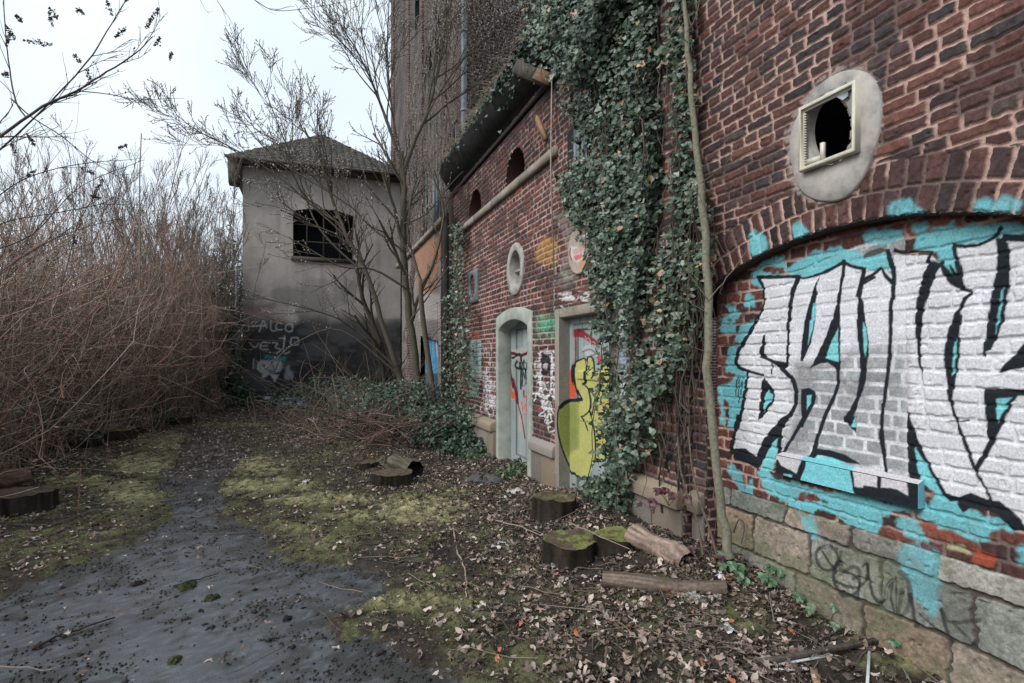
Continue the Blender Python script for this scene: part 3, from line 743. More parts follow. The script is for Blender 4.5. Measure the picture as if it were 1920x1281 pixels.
mb.beam(fp(1543, 302, XF + .02), fp(1543, 268, XF + .02), .022, .022, up=(1, 0, 0)); mb.beam(fp(1512, 305), fp(1540, 296), .03, .014, up=(1, 0, 0))
for k in range(20):
    zz = fz0 + .04 + k * (fz1 - fz0 - .08) / 20
    mb.box((XF + .012, fy1 - q * .6 - .022, zz), (XF + .03, fy1 - q * .6 - .012, zz + .008))
mb.build('broken_bar', M['pvc'], frame)
shard = [fp(*p, XF + .024) for p in ((1538, 185), (1555, 168), (1588, 152), (1590, 180), (1580, 188), (1568, 182), (1560, 186), (1548, 180))]
sh2 = [(x + .004, y, z) for x, y, z in shard]; n_ = len(shard); i = np.arange(n_); j = (i + 1) % n_
mesh_np('glass_shard', shard + sh2, [i[None], (i[::-1] + n_)[None], np.stack([i, j, j + n_, i + n_], 1)], M['glass'], frame)
# flat near-black sheet behind the window: the room's shade put into its colour
mb = MB(); mb.add([(X1 + .5, .8, 2.0), (X1 + .5, 3.9, 2.0), (X1 + .5, 3.9, 4.4), (X1 + .5, .8, 4.4)], np.array([[0, 1, 2, 3]])); mb.build('shade_backing', M['dark'], hall)

# ------------------------------------------------------------------ the long low wall with the doors (plane X = 0)
outb = thing('brick_outbuilding', 'long low red brick building with two painted doors under an overgrown overhanging roof', 'building', (1.5, 7.3, 0))
c0 = cW(0.0)
YA = 11.2
w0 = Wall(np.concatenate([np.arange(YJ0, 6.2, .0085), np.arange(6.2, YA + .02, .012)]), np.arange(-.1, 5.7, .0085), c0, 7)
w0.bricks(BR + BR_RED[:3], (.46, .31, .28), course=.0785, seed=51, wob=.006, depth=.013, joint=.018)
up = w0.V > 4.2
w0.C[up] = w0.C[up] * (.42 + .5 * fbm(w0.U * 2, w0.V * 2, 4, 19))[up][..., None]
dz = 2.2875; o6 = (780, 420); z6 = lambda p, s=dz, o=o6: Z6(o[0], o[1], p, s)
q37 = lambda p: Z6(860, 560, p, 3.77); q32 = lambda p: Z6(1030, 560, p, 3.2045); q64 = lambda p: Z6(1000, 400, p, 6.407)
# soldier bricks over the arched door
dm = [(6.3, 2.36), (6.5, 2.62), (7.3, 2.72), (8.1, 2.62), (8.3, 2.36)]
# grime, washed mortar, paint, a black strip at the corner
w0.poly(q64([(310, 0), (520, 100), (560, 400), (560, 780), (400, 900), (240, 880), (330, 700), (400, 400), (260, 0)]), (.24, .21, .20), .62, .05, .05, patchy=.4)
w0.poly(q64([(90, 330), (160, 280), (300, 320), (310, 600), (230, 620), (100, 600), (20, 560), (20, 480)]), (.50, .28, .08), .6, .03, .03, patchy=.5)
w0.poly(q64([(330, 700), (480, 720), (480, 800), (380, 800)]), (.35, .42, .30), .5, .03, .03, patchy=.4)
w0.poly([(1005, 588), (1046, 584), (1046, 632), (1005, 640)], (.10, .32, .20), .35, .05, .08, patchy=.9)
for k_ in range(14):
    r_ = np.random.RandomState(k_ + 60); w0.stroke([(1005 + r_.uniform(0, 38), 590 + r_.uniform(0, 45)) for _ in range(4)], 1.5, (.12, .42, .26), a=.6, soft=.015)
w0.poly(q37([(78, 235), (150, 230), (155, 285), (78, 295)]), (.40, .12, .08), .85, .015, .01)
w0.poly(q37([(75, 290), (160, 290), (165, 560), (75, 560)]), (.36, .50, .48), .75, .015, .015, patchy=.25)
w0.poly(q37([(75, 560), (150, 560), (150, 700), (80, 690)]), (.22, .36, .30), .65, .02, .03, patchy=.4)
rs_ = np.random.RandomState(5)
def scrib(x0, y0, x1, y1, n, col, w, a=.85, k=5, seed=0):
    r = np.random.RandomState(seed)
    for _ in range(n):
        cx, cy_ = r.uniform(x0, x1), r.uniform(y0, y1); dx, dy = (x1 - x0) * .22, (y1 - y0) * .12
        w0.stroke([(cx + r.uniform(-dx, dx), cy_ + r.uniform(-dy, dy)) for _ in range(k)], w, col, a=a, soft=.006, rough=.004)
scrib(906, 650, 930, 770, 26, (.55, .54, .56), .9, seed=1); scrib(906, 690, 930, 790, 22, (.6, .6, .62), .9, seed=2)
scrib(1004, 640, 1043, 700, 16, (.62, .62, .64), 2.0, seed=3); scrib(1004, 700, 1043, 800, 22, (.66, .66, .68), 3.0, seed=4); scrib(1006, 705, 1030, 760, 9, (.03, .03, .035), 1.6, seed=6)
scrib(1012, 745, 1030, 775, 5, (.6, .12, .16), 1.0, seed=7)
scrib(1058, 538, 1128, 575, 15, (.66, .64, .64), 2.2, seed=8, k=4); scrib(1064, 560, 1100, 595, 6, (.08, .07, .07), 1.2, seed=9, k=4)
w0.poly([(1023 + 11 * math.cos(a), 684 + 20 * math.sin(a)) for a in np.linspace(0, 6.1, 16)], BLK, .95, .008, .01)
w0.poly([(1024 + 4.5 * math.cos(a), 687 + 7 * math.sin(a)) for a in np.linspace(0, 6.1, 12)], (.5, .38, .42), .9, .006, .004)
w0.stroke([(1013, 664), (1015, 720), (1010, 740)], 3, WHT, a=.8, soft=.01); w0.stroke([(1036, 664), (1034, 730), (1022, 745), (1012, 715)], 3, WHT, a=.8, soft=.01)
w0.poly([(1146, 540), (1178, 552), (1176, 770), (1148, 740)], (.60, .62, .66), .9, .015, .02, patchy=.2)
w0.poly([(1152, 650), (1178, 650), (1176, 705), (1152, 700)], (.22, .34, .55), .6, .03, .03, patchy=.3)
for st_ in ([(1243, 825), (1250, 850), (1252, 876)], [(1266, 830), (1256, 862), (1252, 876), (1262, 850), (1262, 822)], [(1252, 876), (1255, 885)]):
    w0.stroke(st_, [3, 5, 5], BLK, a=.95, soft=.005, rough=.004)
w0.poly([(1281, 600), (1284, 600), (1284, 905), (1281, 905)], BLK, .7, .02, .02)  # black strip down the near edge of this wall
w0.stroke([(1049, 420), (1041, 520), (1040, 585)], 1.6, (.5, .45, .42), a=.6, soft=.01, rough=.01)
# openings
Yf, Yn = 7.93, 6.73
zsp, zpk = 2.08, 2.20
def seg_arch(y0, y1, zs, zp, n=14):
    return [(y0 + (y1 - y0) * k / n, zs + (zp - zs) * (1 - (2 * k / n - 1) ** 2)) for k in range(n + 1)]
dop = [(Yn, -.2)] + seg_arch(Yn, Yf, zsp, zpk) + [(Yf, -.2)]
w0.cut(dop, grow=.02)
Rf, Rn = W(1055, 700)[0], W(1148, 700)[0]
rz = 2.12
rop = [(Rn, -.2), (Rn, rz), (Rf, rz), (Rf, -.2)]
w0.cut(rop, grow=.02)
ov1c = W(968.5, 505); ov1a = (W(953, 505)[0] - W(984, 505)[0]) / 2; ov1b = .15 * 2.51 * .36
t1 = (0 - CAMX) * RR / (968.5 - VPX); ov1b = 49 * t1 / FPX
w0.cut(oval(ov1c[0], ov1c[1], ov1a * .62, ov1b * .68), grow=.02)
lun = []
for (xl, xr, xc, yt, yb) in ((950, 985, 969, 278, 345), (880, 903, 892, 356, 405)):
    ya, yb_ = W(xr, 300)[0], W(xl, 300)[0]; zb_ = 4.2; zt_ = W(xc, yt)[1]
    q = [(ya, zb_)] + [((ya + yb_) / 2 - (yb_ - ya) / 2 * math.cos(a), zb_ + (zt_ - zb_) * math.sin(a) ** .8) for a in np.linspace(0, math.pi, 18)] + [(yb_, zb_)]
    w0.cut(q); lun.append(q)
va = W(881, 512), W(898, 566)
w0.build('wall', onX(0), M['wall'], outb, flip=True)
mb = MB()
for q in lun:
    mb = MB(); q = np.array(q); n = len(q); V = np.vstack([np.c_[np.full(n, -.002), q], np.c_[np.full(n, .4), q]]); i = np.arange(n - 1)
    mb.add(V, [np.stack([i, i + 1, n + i + 1, n + i], 1)], (.09, .045, .04)); mb.build('window_reveal', M['wall'], outb)
mb = MB()
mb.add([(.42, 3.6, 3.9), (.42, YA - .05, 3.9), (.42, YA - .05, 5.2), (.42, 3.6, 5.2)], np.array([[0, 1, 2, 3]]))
mb.add([(.3, 7.0, 2.4), (.3, 8.3, 2.4), (.3, 8.3, 3.6), (.3, 7.0, 3.6)], np.array([[0, 1, 2, 3]])); mb.build('shade_backing', M['dark'], outb)  # near-black sheets paint the shade behind the lunettes and the oval
mb = MB(); mb.beam(np.array([-.02, *W(1010, 222)]), np.array([-.03, *W(1028, 262)]), .07, .05, up=(1, 0, 0)); mb.build('loose_board', M['wood_end'], outb)

# string course
mb = MB(); rgs = np.random.RandomState(3); y = 5.82
while y < YA - .3:
    L_ = rgs.uniform(.9, 1.5); y1 = min(y + L_, YA - .25)
    mb.box((-.065 + rgs.uniform(-.004, .004), y, 4.085), (.02, y1 - .008, 4.20 + rgs.uniform(-.004, .004))); y = y1
mb.build('string_course', M['stone'], outb)
mb = MB(); mb.tube([(-.09, 5.83, 5.0), (-.10, 5.84, 3.9), (-.06, 5.83, 2.6)], .008, 5, (.5, .48, .45)); mb.build('hanging_wire', M['plaster'], outb)
# window with pale bars at the ivy edge
wb = MB(); 
for xx in (1084, 1090, 1099, 1105):
    a = W(xx, 245); b = W(xx, 352); wb.box((-.05, a[0] - .025, b[1]), (-.02, a[0] + .025, a[1]))
wb.build('window_bars', M['steel'], outb)
mb = MB(); a = W(1066, 240); b = W(1108, 360); mb.box((-.014, b[0], b[1]), (-.006, a[0], a[1])); mb.build('shade_backing', M['dark'], outb)  # dark slab on the uncut wall, shade of a recess painted behind the bars

# stone surrounds, reveals and the two doors
ow = .115
outer = [(Yn - ow, 0)] + [(y, z) for y, z in seg_arch(Yn - ow, Yf + ow, 2.27, 2.375)] + [(Yf + ow, 0)]
inner = [(Yn, 0)] + seg_arch(Yn, Yf, zsp, zpk) + [(Yf, 0)]
def open_ring(name, outer, inner, x0, xb, mat, parent, deep=.22):
    o = np.asarray(outer, float); q = np.asarray(inner, float); n = len(o); mb = MB()
    L = [np.c_[np.full(n, xb), o], np.c_[np.full(n, x0 + .008), o], np.c_[np.full(n, x0), o + (q - o) * .08], np.c_[np.full(n, x0), q + (o - q) * .08], np.c_[np.full(n, x0 + .008), q], np.c_[np.full(n, deep), q]]
    i = np.arange(n - 1); F = [np.stack([a * n + i, a * n + i + 1, (a + 1) * n + i + 1, (a + 1) * n + i], 1) for a in range(5)]
    mb.add(np.vstack(L), [np.concatenate(F)]); return mb.build(name, mat, parent)
ds = open_ring('door_surround', outer, inner, -.045, .01, M['stone_pale'], outb, .24)
ds['label'] = 'pale mint painted stone surround with a shallow arch'
router = [(Rn - .13, .0), (Rn - .13, 2.225), (Rf + .115, 2.225), (Rf + .115, .0)]
rinner = [(Rn, .0), (Rn, rz), (Rf, rz), (Rf, .0)]
rs2 = open_ring('door_surround', router, rinner, -.045, .01, M['stone'], outb, .20)
rs2['label'] = 'square grey stone surround of the ivy covered door'
def door(name, Y0, Y1, X, zt, paint, label):
    w = Wall(np.arange(Y0, Y1, .009), np.arange(.02, zt, .009), cW(X), 77)
    w.C[...] = np.array([.30, .35, .35]) * (0.7 + .6 * fbm(w.U * 4, w.V * 1.2, 4, 5))[..., None]
    fr = (w.U < Y0 + .07) | (w.U > Y1 - .07) | (w.V > zt - .08)
    w.H[fr] += .03
    for (a, b, c, d) in ((.12, .88, .70, .93), (.12, .88, .06, .66)):
        x0, x1, z0, z1 = Y0 + (Y1 - Y0) * a, Y0 + (Y1 - Y0) * b, zt * c, zt * d
        dd = np.minimum(np.minimum(w.U - x0, x1 - w.U), np.minimum(w.V - z0, z1 - w.V))
        w.H -= .02 * sst(0, .012, dd); ln = np.abs(dd) < .012; w.C[ln] *= .45
    pl = np.abs(((w.U - Y0) / .17) % 1 - .5) > .47; w.H[pl] -= .008; w.C[pl] *= .6
    paint(w); o = w.build(name, onX(X), M['wall'], outb, flip=True); o['label'] = label
    return o
RED = (.22, .02, .03)
def paint_l(w):
    q = q37
    w.poly(q([(385, 360), (510, 330), (520, 420), (390, 440)]), (.40, .40, .38), .8, .02, .02)
    for s_, wd, c in (([(380, 385), (440, 400), (520, 360)], 26, (.10, .012, .02)), ([(380, 400), (375, 500), (400, 640), (410, 740)], 18, (.12, .02, .025)), ([(410, 740), (440, 860), (460, 990)], 10, (.20, .03, .03)),
                      ([(390, 420), (430, 400), (430, 640)], 14, BLK), ([(400, 490), (450, 480)], 9, BLK), ([(440, 620), (452, 430), (470, 600), (450, 520)], 11, BLK), ([(480, 640), (486, 430), (510, 640)], 12, BLK), ([(410, 440), (425, 420), (400, 470), (420, 500)], 16, BLK),
                      ([(478, 560), (500, 700)], 10, BLK), ([(450, 620), (470, 600), (500, 610)], 5, BLK),
                      ([(375, 620), (395, 700)], 20, (.55, .12, .04)), ([(435, 730), (445, 790)], 8, (.7, .05, .04)), ([(450, 780), (470, 750), (470, 800), (490, 760), (500, 800), (480, 810)], 8, (.7, .05, .04)), ([(452, 700), (476, 690), (470, 730)], 10, (.6, .05, .05)), ([(455, 820), (490, 815), (470, 850)], 8, (.7, .05, .04)), ([(490, 840), (500, 870)], 8, (.7, .05, .04)), ([(452, 650), (452, 690)], 12, (.16, .02, .03)),
                      ([(425, 830), (420, 940)], 16, (.55, .36, .26))):
        w.stroke(q(s_), np.atleast_1d(wd) / 3.77 * .8, c, soft=.006, rough=.005)
door('door', Yn - .0, Yf, .20, 2.24, paint_l, 'flaking grey door with red scrawls and black letters in the arched surround')
YEL, YGR = (.47, .47, .16), (.20, .25, .07)
hand = [(165, 375), (205, 362), (215, 400), (222, 352), (250, 358), (260, 400), (262, 455), (285, 425), (330, 400), (700, 380), (700, 900), (320, 960), (300, 975), (262, 985), (225, 1075), (190, 1088), (150, 1050), (110, 985), (70, 880), (52, 800), (50, 700), (62, 650), (100, 615), (180, 605), (165, 560), (150, 480), (150, 420)]
def paint_hand(w, base=True):
    q = q32; f = dict(soft=.004, rough=.003)
    if base:
        w.poly(q([(150, 185), (178, 180), (300, 270), (290, 300), (190, 235), (150, 230)]), (.24, .02, .03), .95, **f); w.stroke(q([(155, 200), (158, 300), (155, 400)]), 3, (.24, .02, .03), a=.9, **f)
        for s_ in ([(205, 225), (215, 245), (225, 235), (240, 260), (260, 262), (268, 285)],): w.stroke(q(s_), 1.4, WHT, a=.6, **f)
        w.poly(q([(180, 290), (240, 280), (290, 320), (280, 350), (210, 345)]), (.5, .5, .53), .8, .01, .01)
        w.stroke(q([(190, 320), (230, 305), (270, 330), (240, 345)]), 3, (.10, .10, .12), a=.8, **f)
        w.poly(q([(280, 350), (310, 330), (320, 390), (280, 400)]), (.5, .05, .06), .9, **f)
        w.poly(q([(150, 400), (110, 520), (105, 590), (160, 600), (165, 400)]), (.62, .09, .03), .95, **f)
    w.poly(q([(155 + (x - 175) * 1.0 if False else x, y) for x, y in hand]), YEL, 1, soft=.004, rough=.002)
    w.poly(q([(62, 650), (170, 615), (170, 760), (170, 900), (110, 950), (70, 880), (52, 800), (50, 700)]), YGR, .75, .03, .01)
    hl = q(hand)
    w.stroke(hl[15:] + hl[:9], 3.2, BLK, **f)
    for s_, wd in (([(185, 605), (160, 610), (110, 618), (62, 655)], 7), ([(215, 400), (210, 470), (200, 515), (225, 545), (238, 620), (232, 670), (205, 700), (182, 710)], 3), ([(182, 710), (205, 745), (222, 795)], 2.4), ([(278, 540), (262, 610), (248, 700)], 2.6), ([(232, 670), (258, 780), (268, 880), (266, 970)], 3),
                   ([(212, 440), (210, 500), (192, 515)], 5), ([(220, 410), (232, 405), (222, 430), (236, 425), (224, 450), (232, 460)], 2.4), ([(252, 480), (285, 425)], 3), ([(175, 735), (305, 752)], 1)):
        w.stroke(q(s_), wd, BLK, **f)
rd = door('door', Rn, Rf, .12, 2.12, paint_hand, 'grey panelled door sprayed with a big yellow hand shape, half hidden by ivy')
# the far reveal and the outer edge of the surround carry the same yellow shape
wj = Wall(np.arange(-.05, .118, .008), np.arange(.02, rz, .008), lambda x, y: WY(x, y, Rf), 5)
wj.C[...] = np.array([.25, .235, .215]) * (0.75 + .5 * fbm(wj.U * 9, wj.V * 6, 3, 5))[..., None]
paint_hand(wj, False); wj.build('door_reveal', onY(Rf - .004), M['wall'], outb)
wf = Wall(np.arange(Rf - .005, Rf + .116, .008), np.arange(.25, 2.22, .008), cW(-.05), 5)
wf.C[...] = np.array([.30, .26, .23]) * (0.75 + .5 * fbm(wf.U * 9, wf.V * 6, 3, 5))[..., None]
wf.poly([(1040, 560), (1060, 560), (1060, 640), (1040, 640)], (.25, .36, .28), .35, .05, .05)
paint_hand(wf, False); wf.build('painted_edge', onX(-.049), M['wall'], outb, flip=True)

# ovals
r1 = ring('window_surround', oval(*ov1c, ov1a, ov1b), oval(*ov1c, ov1a * .66, ov1b * .70), -.035, .24, M['plaster'], outb)
mb = MB()
mb.box((.06, ov1c[0] - ov1a * .7, ov1c[1] - .02), (.09, ov1c[0] + ov1a * .7, ov1c[1] + .015)); mb.box((.06, ov1c[0] - .015, ov1c[1] - ov1b * .5), (.09, ov1c[0] + .02, ov1c[1] + ov1b * .6))
mb.build('glazing_bar', M['plaster'], r1)
o2c = W(1091, 468); o2a = (W(1070, 468)[0] - W(1112, 468)[0]) / 2; t2 = (0 - CAMX) * RR / (1091 - VPX); o2b = 48 * t2 / FPX
wo = Wall(np.arange(o2c[0] - o2a, o2c[0] + o2a, .007), np.arange(o2c[1] - o2b, o2c[1] + o2b, .007), c0, 4)
wo.C[...] = np.array([.42, .34, .29]) * (.75 + .5 * fbm(wo.U * 8, wo.V * 8, 4, 3))[..., None]
ee = ((wo.U - o2c[0]) / o2a) ** 2 + ((wo.V - o2c[1]) / o2b) ** 2
wo.H = .045 * (1 - sst(.90, 1.0, ee)); wo.keep = ee < 1.02
wo.poly(q64([(490, 400), (660, 420), (640, 560), (560, 600), (500, 560)]), (.60, .56, .55), .9, .01, .01)
wo.poly(q64([(530, 520), (630, 485), (625, 540), (550, 578)]), (.62, .18, .17), 1, .004, .004)
wo.poly(q64([(510, 440), (640, 400), (640, 470), (530, 500)]), (.55, .30, .28), .8, .01, .01)
wo.stroke(q64([(490, 420), (480, 500), (510, 570)]), 1.4, BLK, soft=.005); wo.poly(q64([(600, 580), (660, 540), (700, 380), (720, 420), (650, 660), (600, 680)]), (.55, .28, .10), .6, .02, .02)
wo.build('blocked_window', onX(0.0), M['wall'], outb, flip=True)['label'] = 'filled-in oval window with red paint at the ivy edge'
# vent plate
y1_, z1_ = W(881, 512); y0_, z0_ = W(898, 566)
vc = ((y0_ + y1_) / 2, (z0_ + z1_) / 2)
n = 40; t = np.arange(n) * 2 * math.pi / n + math.pi / 4
sq = np.stack([vc[0] + (y1_ - y0_) / 2 * np.clip(np.cos(t) * 1.42, -1, 1), vc[1] + (z1_ - z0_) / 2 * np.clip(np.sin(t) * 1.42, -1, 1)], 1)
vo = np.stack([vc[0] + (y1_ - y0_) * .30 * np.cos(t), vc[1] + (z1_ - z0_) * .36 * np.sin(t)], 1)
vent = ring('vent_plate', sq, vo, -.05, .01, M['steel'], outb)
mb = MB(); mb.add([(-.004, *p) for p in vo], [np.arange(n)[None]]); mb.build('shade_backing', M['dark'], vent)  # dark disc behind the plate paints the shade in the vent hole

# plinth: projecting stone blocks with a sloped top
def plinth(Y0, Y1, z0, z1, proj, seed, parent, name='plinth'):
    r = np.random.RandomState(seed); mb = MB(); y = Y0
    cols = [(.26, .22, .18), (.30, .24, .18), (.22, .20, .18), (.30, .27, .24), (.20, .17, .13)]
    while y < Y1 - .02:
        y2 = min(Y1, y + r.uniform(.5, .9)); c = cols[r.randint(5)]; j = lambda: r.uniform(-.006, .006)
        px_ = -proj + j(); zt_ = z1 + j()
        V = [(px_, y + .006, z1 - .16), (px_, y2 - .006, z1 - .16), (px_, y2 - .006, zt_ - .05), (px_, y + .006, zt_ - .05),
             (px_ + .03, y + .006, zt_ - .01), (px_ + .03, y2 - .006, zt_ - .01), (.03, y2 - .006, zt_ + .03), (.03, y + .006, zt_ + .03), (.03, y + .006, z1 - .16), (.03, y2 - .006, z1 - .16)]
        F4 = [[3, 2, 1, 0], [4, 5, 2, 3], [7, 6, 5, 4], [0, 1, 9, 8]]; F5 = [[0, 8, 7, 4, 3], [1, 2, 5, 6, 9]]
        mb.add(V, [np.array(F4), np.array(F5)], c); y = y2
    y = Y0
    while y < Y1 - .02:
        y2 = min(Y1, y + r.uniform(.3, .7)); c = cols[r.randint(5)]
        mb.box((-proj + .05 + r.uniform(-.008, .008), y + .006, z0), (.03, y2 - .006, z1 - .165), np.array(c) * .8); y = y2
    o = mb.build(name, M['wall'], parent)
    m = o.modifiers.new('b', 'BEVEL'); m.width = .012; m.segments = 2
    return o
plinth(YJ0, Rn - .14, -.1, .585, .085, 4, outb); pq = plinth(YJ1 + .01, YJ0 - .01, -.1, .585, .085, 14, outb); pq.location.x += X1; plinth(Rf + .12, Yn - .12, -.1, .585, .085, 6, outb); plinth(Yf + .12, YA - .3, -.1, .62, .14, 8, outb)

# roof: a slab with a ragged overgrown edge, dark boards under it
ZE, XE = 5.52, -.28
mb = MB(); ny = 60; ys = np.linspace(3.3, YA - .12, ny); rgs = np.random.RandomState(8)
prof = [(XE, -.02), (XE + .0, .08), (XE + .9, .55), (2.6, 1.50), (2.6, 1.40), (.02, -.42)]
V = []; 
for y in ys:
    sag = .03 * math.sin(y * 1.3) + rgs.uniform(-.012, .012)
    for k, (x, z) in enumerate(prof): V.append((x + (rgs.uniform(-.02, .02) if k < 2 else 0), y, ZE + z + sag * (k < 2)))
V = np.array(V); i = np.arange(ny * 6).reshape(ny, 6); F = []
for k in range(6): F.append(np.stack([i[:-1, k], i[1:, k], i[1:, (k + 1) % 6], i[:-1, (k + 1) % 6]], 1))
mb.add(V, [np.concatenate(F), i[0][None], i[-1][::-1][None]]); roof = mb.build('roof', mat_noise('sooty eaves', (.010, .010, .011), (.030, .028, .027), 6, .95, .5, .01), outb)
mb = MB()
mb.box((-.05, 3.6, 5.02), (.0, YA - .15, 5.08)); mb.build('cornice_moulding', roof.data.materials[0], roof)
mb = MB()
mb = MB(); a = P(968, 128, 4.9); 
e1, e2 = np.array([-.36, W(968, 125, -.36)[0], 0]), np.array([-.06, W(1030, 155, -.06)[0], 0])
e1[2] = W(968, 125, -.36)[1]; e2[2] = W(1030, 155, -.06)[1]
mb.beam(e1, e2, .10, .16); mb.build('purlin', M['wood_dark'], roof)
md = e1 * .45 + e2 * .55
mb = MB(); mb.beam(md + [-.01, -.06, 0], e2 + [0, -.06, 0], .02, .14); mb.build('new_board', M['wood_end'], roof)

# ------------------------------------------------------------------ annex beyond it
annex = thing('rendered_annex', 'low rendered wall with a sky blue sprayed door behind the multi-stemmed tree', 'building', (1, 14.5, 0))
YB = 17.6
wa = Wall(np.arange(YA, YB, .024), np.arange(-.1, 4.66, .02), c0, 9)
wa.bricks(BR_DARK, (.24, .20, .19), course=.0785, seed=81, wob=.008, depth=.008, joint=.02)
pm2 = sst(.40, .5, fbm(wa.U * .8 + 3, wa.V * .7, 4, 14))[..., None]
wa.C = wa.C * (1 - pm2) + np.array([.24, .215, .20]) * (.7 + .6 * fbm(wa.U * 3, wa.V * 3, 4, 8))[..., None] * pm2; wa.H += .012 * pm2[..., 0]
wa.poly([(778, 440), (800, 440), (828, 450), (824, 520), (808, 570), (785, 560)], (.42, .20, .11), .8, .12, .12, patchy=.3)
wa.poly([(786, 548), (826, 552), (826, 600), (786, 600)], (.45, .41, .38), .9, .06, .05)
ab = (W(822, 600)[0], W(790, 600)[0]); wa.cut([(ab[0], -.2), (ab[0], 2.02), (ab[1], 2.22), (ab[1], -.2)])
wa.build('wall', onX(0), M['wall'], annex, flip=True)
wd_ = Wall(np.arange(ab[0] - .1, ab[1] + .1, .02), np.arange(0, 2.3, .015), cW(.12), 2)
wd_.C[...] = np.array([.10, .34, .55]) * (.6 + .8 * fbm(wd_.U * 9, wd_.V * 1.5, 3, 4))[..., None]
for k in range(16):
    r = np.random.RandomState(k); x = r.uniform(792, 822); y = r.uniform(580, 720)
    wd_.stroke([(x, y), (x + r.uniform(-4, 4), y + 25), (x + r.uniform(-5, 5), y + 55)], 2, [BLK, (.6, .7, .75), (.08, .2, .5), (.35, .12, .14)][k % 4], a=.8, soft=.02)
wd_.poly([(790, 700), (825, 700), (825, 745), (790, 745)], (.03, .03, .04), .8, .05, .05)
wd_.build('door', onX(.12), M['wall'], annex, flip=True)
mb = MB()
for y in np.arange(YA, YB, .8): mb.box((-.10, y, 4.66), (.4, y + .79, 4.78))
mb.build('coping', M['stone'], annex)
mb = MB(); 
mb.box((-.13, YA - .32, -.1), (.05, YA + .30, 5.0), (.06, .045, .04)); 
pier = mb.build('corner_pier', mat_brick('mossy pier brick', (.05, .038, .034), (.075, .05, .042), (.07, .075, .055)), annex)
mb = MB(); mb.tube([(-.2, YA - .5, .0), (-.2, YA - .5, 4.6)], .05, 8, (.03, .03, .028)); mb.build('downpipe', M['bark'], annex)

# ------------------------------------------------------------------ brick tower
tower = thing('brick_tower', 'tall sooty brick tower block with a zinc downpipe, rising behind the low roof', 'building', (3, 17, 0))
mbr = mat_brick('sooty brick long side', (.095, .075, .068), (.042, .036, .036), (.34, .30, .28)); mbx = mat_brick('sooty brick end', (.085, .046, .042), (.038, .028, .030), (.36, .28, .25), 'X'); mpi = mat_noise('sooty render strips', (.10, .085, .08), (.26, .225, .21), 2.5, .93, .5, .02, (.17, .145, .135), stretch=(1, 1, .25))
TX, TY0, TY1, TZ = .38, 11.42, 22.6, 17
arches = [(822, 38, 112, .45), (803, 92, 152, .5), (784, -30, 40, .5), (846, -60, 20, .3)]
wt = Wall(np.arange(TY0, TY1 + .05, .05), np.arange(0, TZ, .05), cW(TX), 2)
mb = MB(); wins = []
for (x, yt, yb, hw_) in arches:
    yc = W(x, 60, TX)[0]; z1 = W(x, yt, TX)[1]; z0 = W(x, yb, TX)[1]
    q = [(yc - hw_, z0)] + [(yc - hw_ * math.cos(a), z1 - hw_ + hw_ * math.sin(a)) for a in np.linspace(0, math.pi, 14)] + [(yc + hw_, z0)]
    wt.cut(q); wins.append(q)
for (ya, yb_, z0, z1) in ((11.9, 12.7, 5.0, 7.2), (13.6, 14.4, 5.0, 7.2), (15.4, 16.2, 5.0, 7.2)):
    q = [(ya, z0), (ya, z1), (yb_, z1), (yb_, z0)]; wt.cut(q); wins.append(q)
wt.build('wall', onX(TX), mbr, tower, flip=True)
for k, q in enumerate(wins):
    q = np.array(q); n = len(q)
    mb = MB(); V = np.vstack([np.c_[np.full(n, TX - .01), q + .0], np.c_[np.full(n, TX + .3), q]]); i = np.arange(n); j = (i + 1) % n
    mb.add(V, [np.stack([i, j, n + j, n + i], 1), (i + n)[None]]); wo_ = mb.build('window', M['dark'], tower)
    if k >= 3:
        y0, y1 = q[:, 0].min(), q[:, 0].max(); z0, z1 = q[:, 1].min(), q[:, 1].max(); m2 = MB()
        for a in (y0 + .04, (y0 + y1) / 2, y1 - .04): m2.box((TX + .02, a - .03, z0), (TX + .07, a + .03, z1))
        for a in (z0 + .04, (z0 + z1) / 2, z1 - .04): m2.box((TX + .03, y0, a - .03), (TX + .06, y1, a + .03))
        m2.build('window_frame', M['steel'], wo_)
mb = MB()
for y, w_ in ((TY0 + .03, .4), (13.1, .3), (16.0, .35), (18.4, .5), (TY1 - .7, .7)):
    mb = MB(); mb.box((TX - .06, y, 0), (TX + .02, y + w_, TZ)); mb.build('pilaster', mbx, tower)
def patch_box(mb, lo, hi): mb.box(lo, hi)
mb = MB(); mb.add([(TX, TY0, 0), (8, TY0, 0), (8, TY0, TZ), (TX, TY0, TZ)], np.array([[0, 1, 2, 3]])); mb.build('end_wall', mbx, tower); mb = MB(); mb.add([(TX, TY1, 0), (8, TY1, 0), (8, TY1, TZ), (TX, TY1, TZ)], np.array([[3, 2, 1, 0]])); mb.build('end_wall', mbx, tower)
mb = MB(); a = WY(990, 0, TY0); mb.box((a[0] - .1, TY0 - .01, a[1] - .9), (a[0] + .35, TY0 + .02, a[1] + 1.4)); mb.build('window', M['dark'], tower)
mb = MB(); mb.box((TX - .5, TY0 - .3, TZ), (8.3, TY1 + .3, TZ + .25)); mb.build('roof', M['wood_dark'], tower)
a = P(862, 100, 11.75)
mb = MB(); mb.tube([(a[0], a[1] - .35, z) for z in (3.2, 6, 9, 12, 16.9)], .065, 10); pipe = mb.build('downpipe', M['steel'], tower, True)
for z in (6.9, 8.6, 10.3):
    mb = MB(); mb.tube([(a[0], a[1] - .35, z), (a[0], a[1] - .35, z + .06)], .078, 10); mb.build('pipe_clip', M['steel'], pipe)
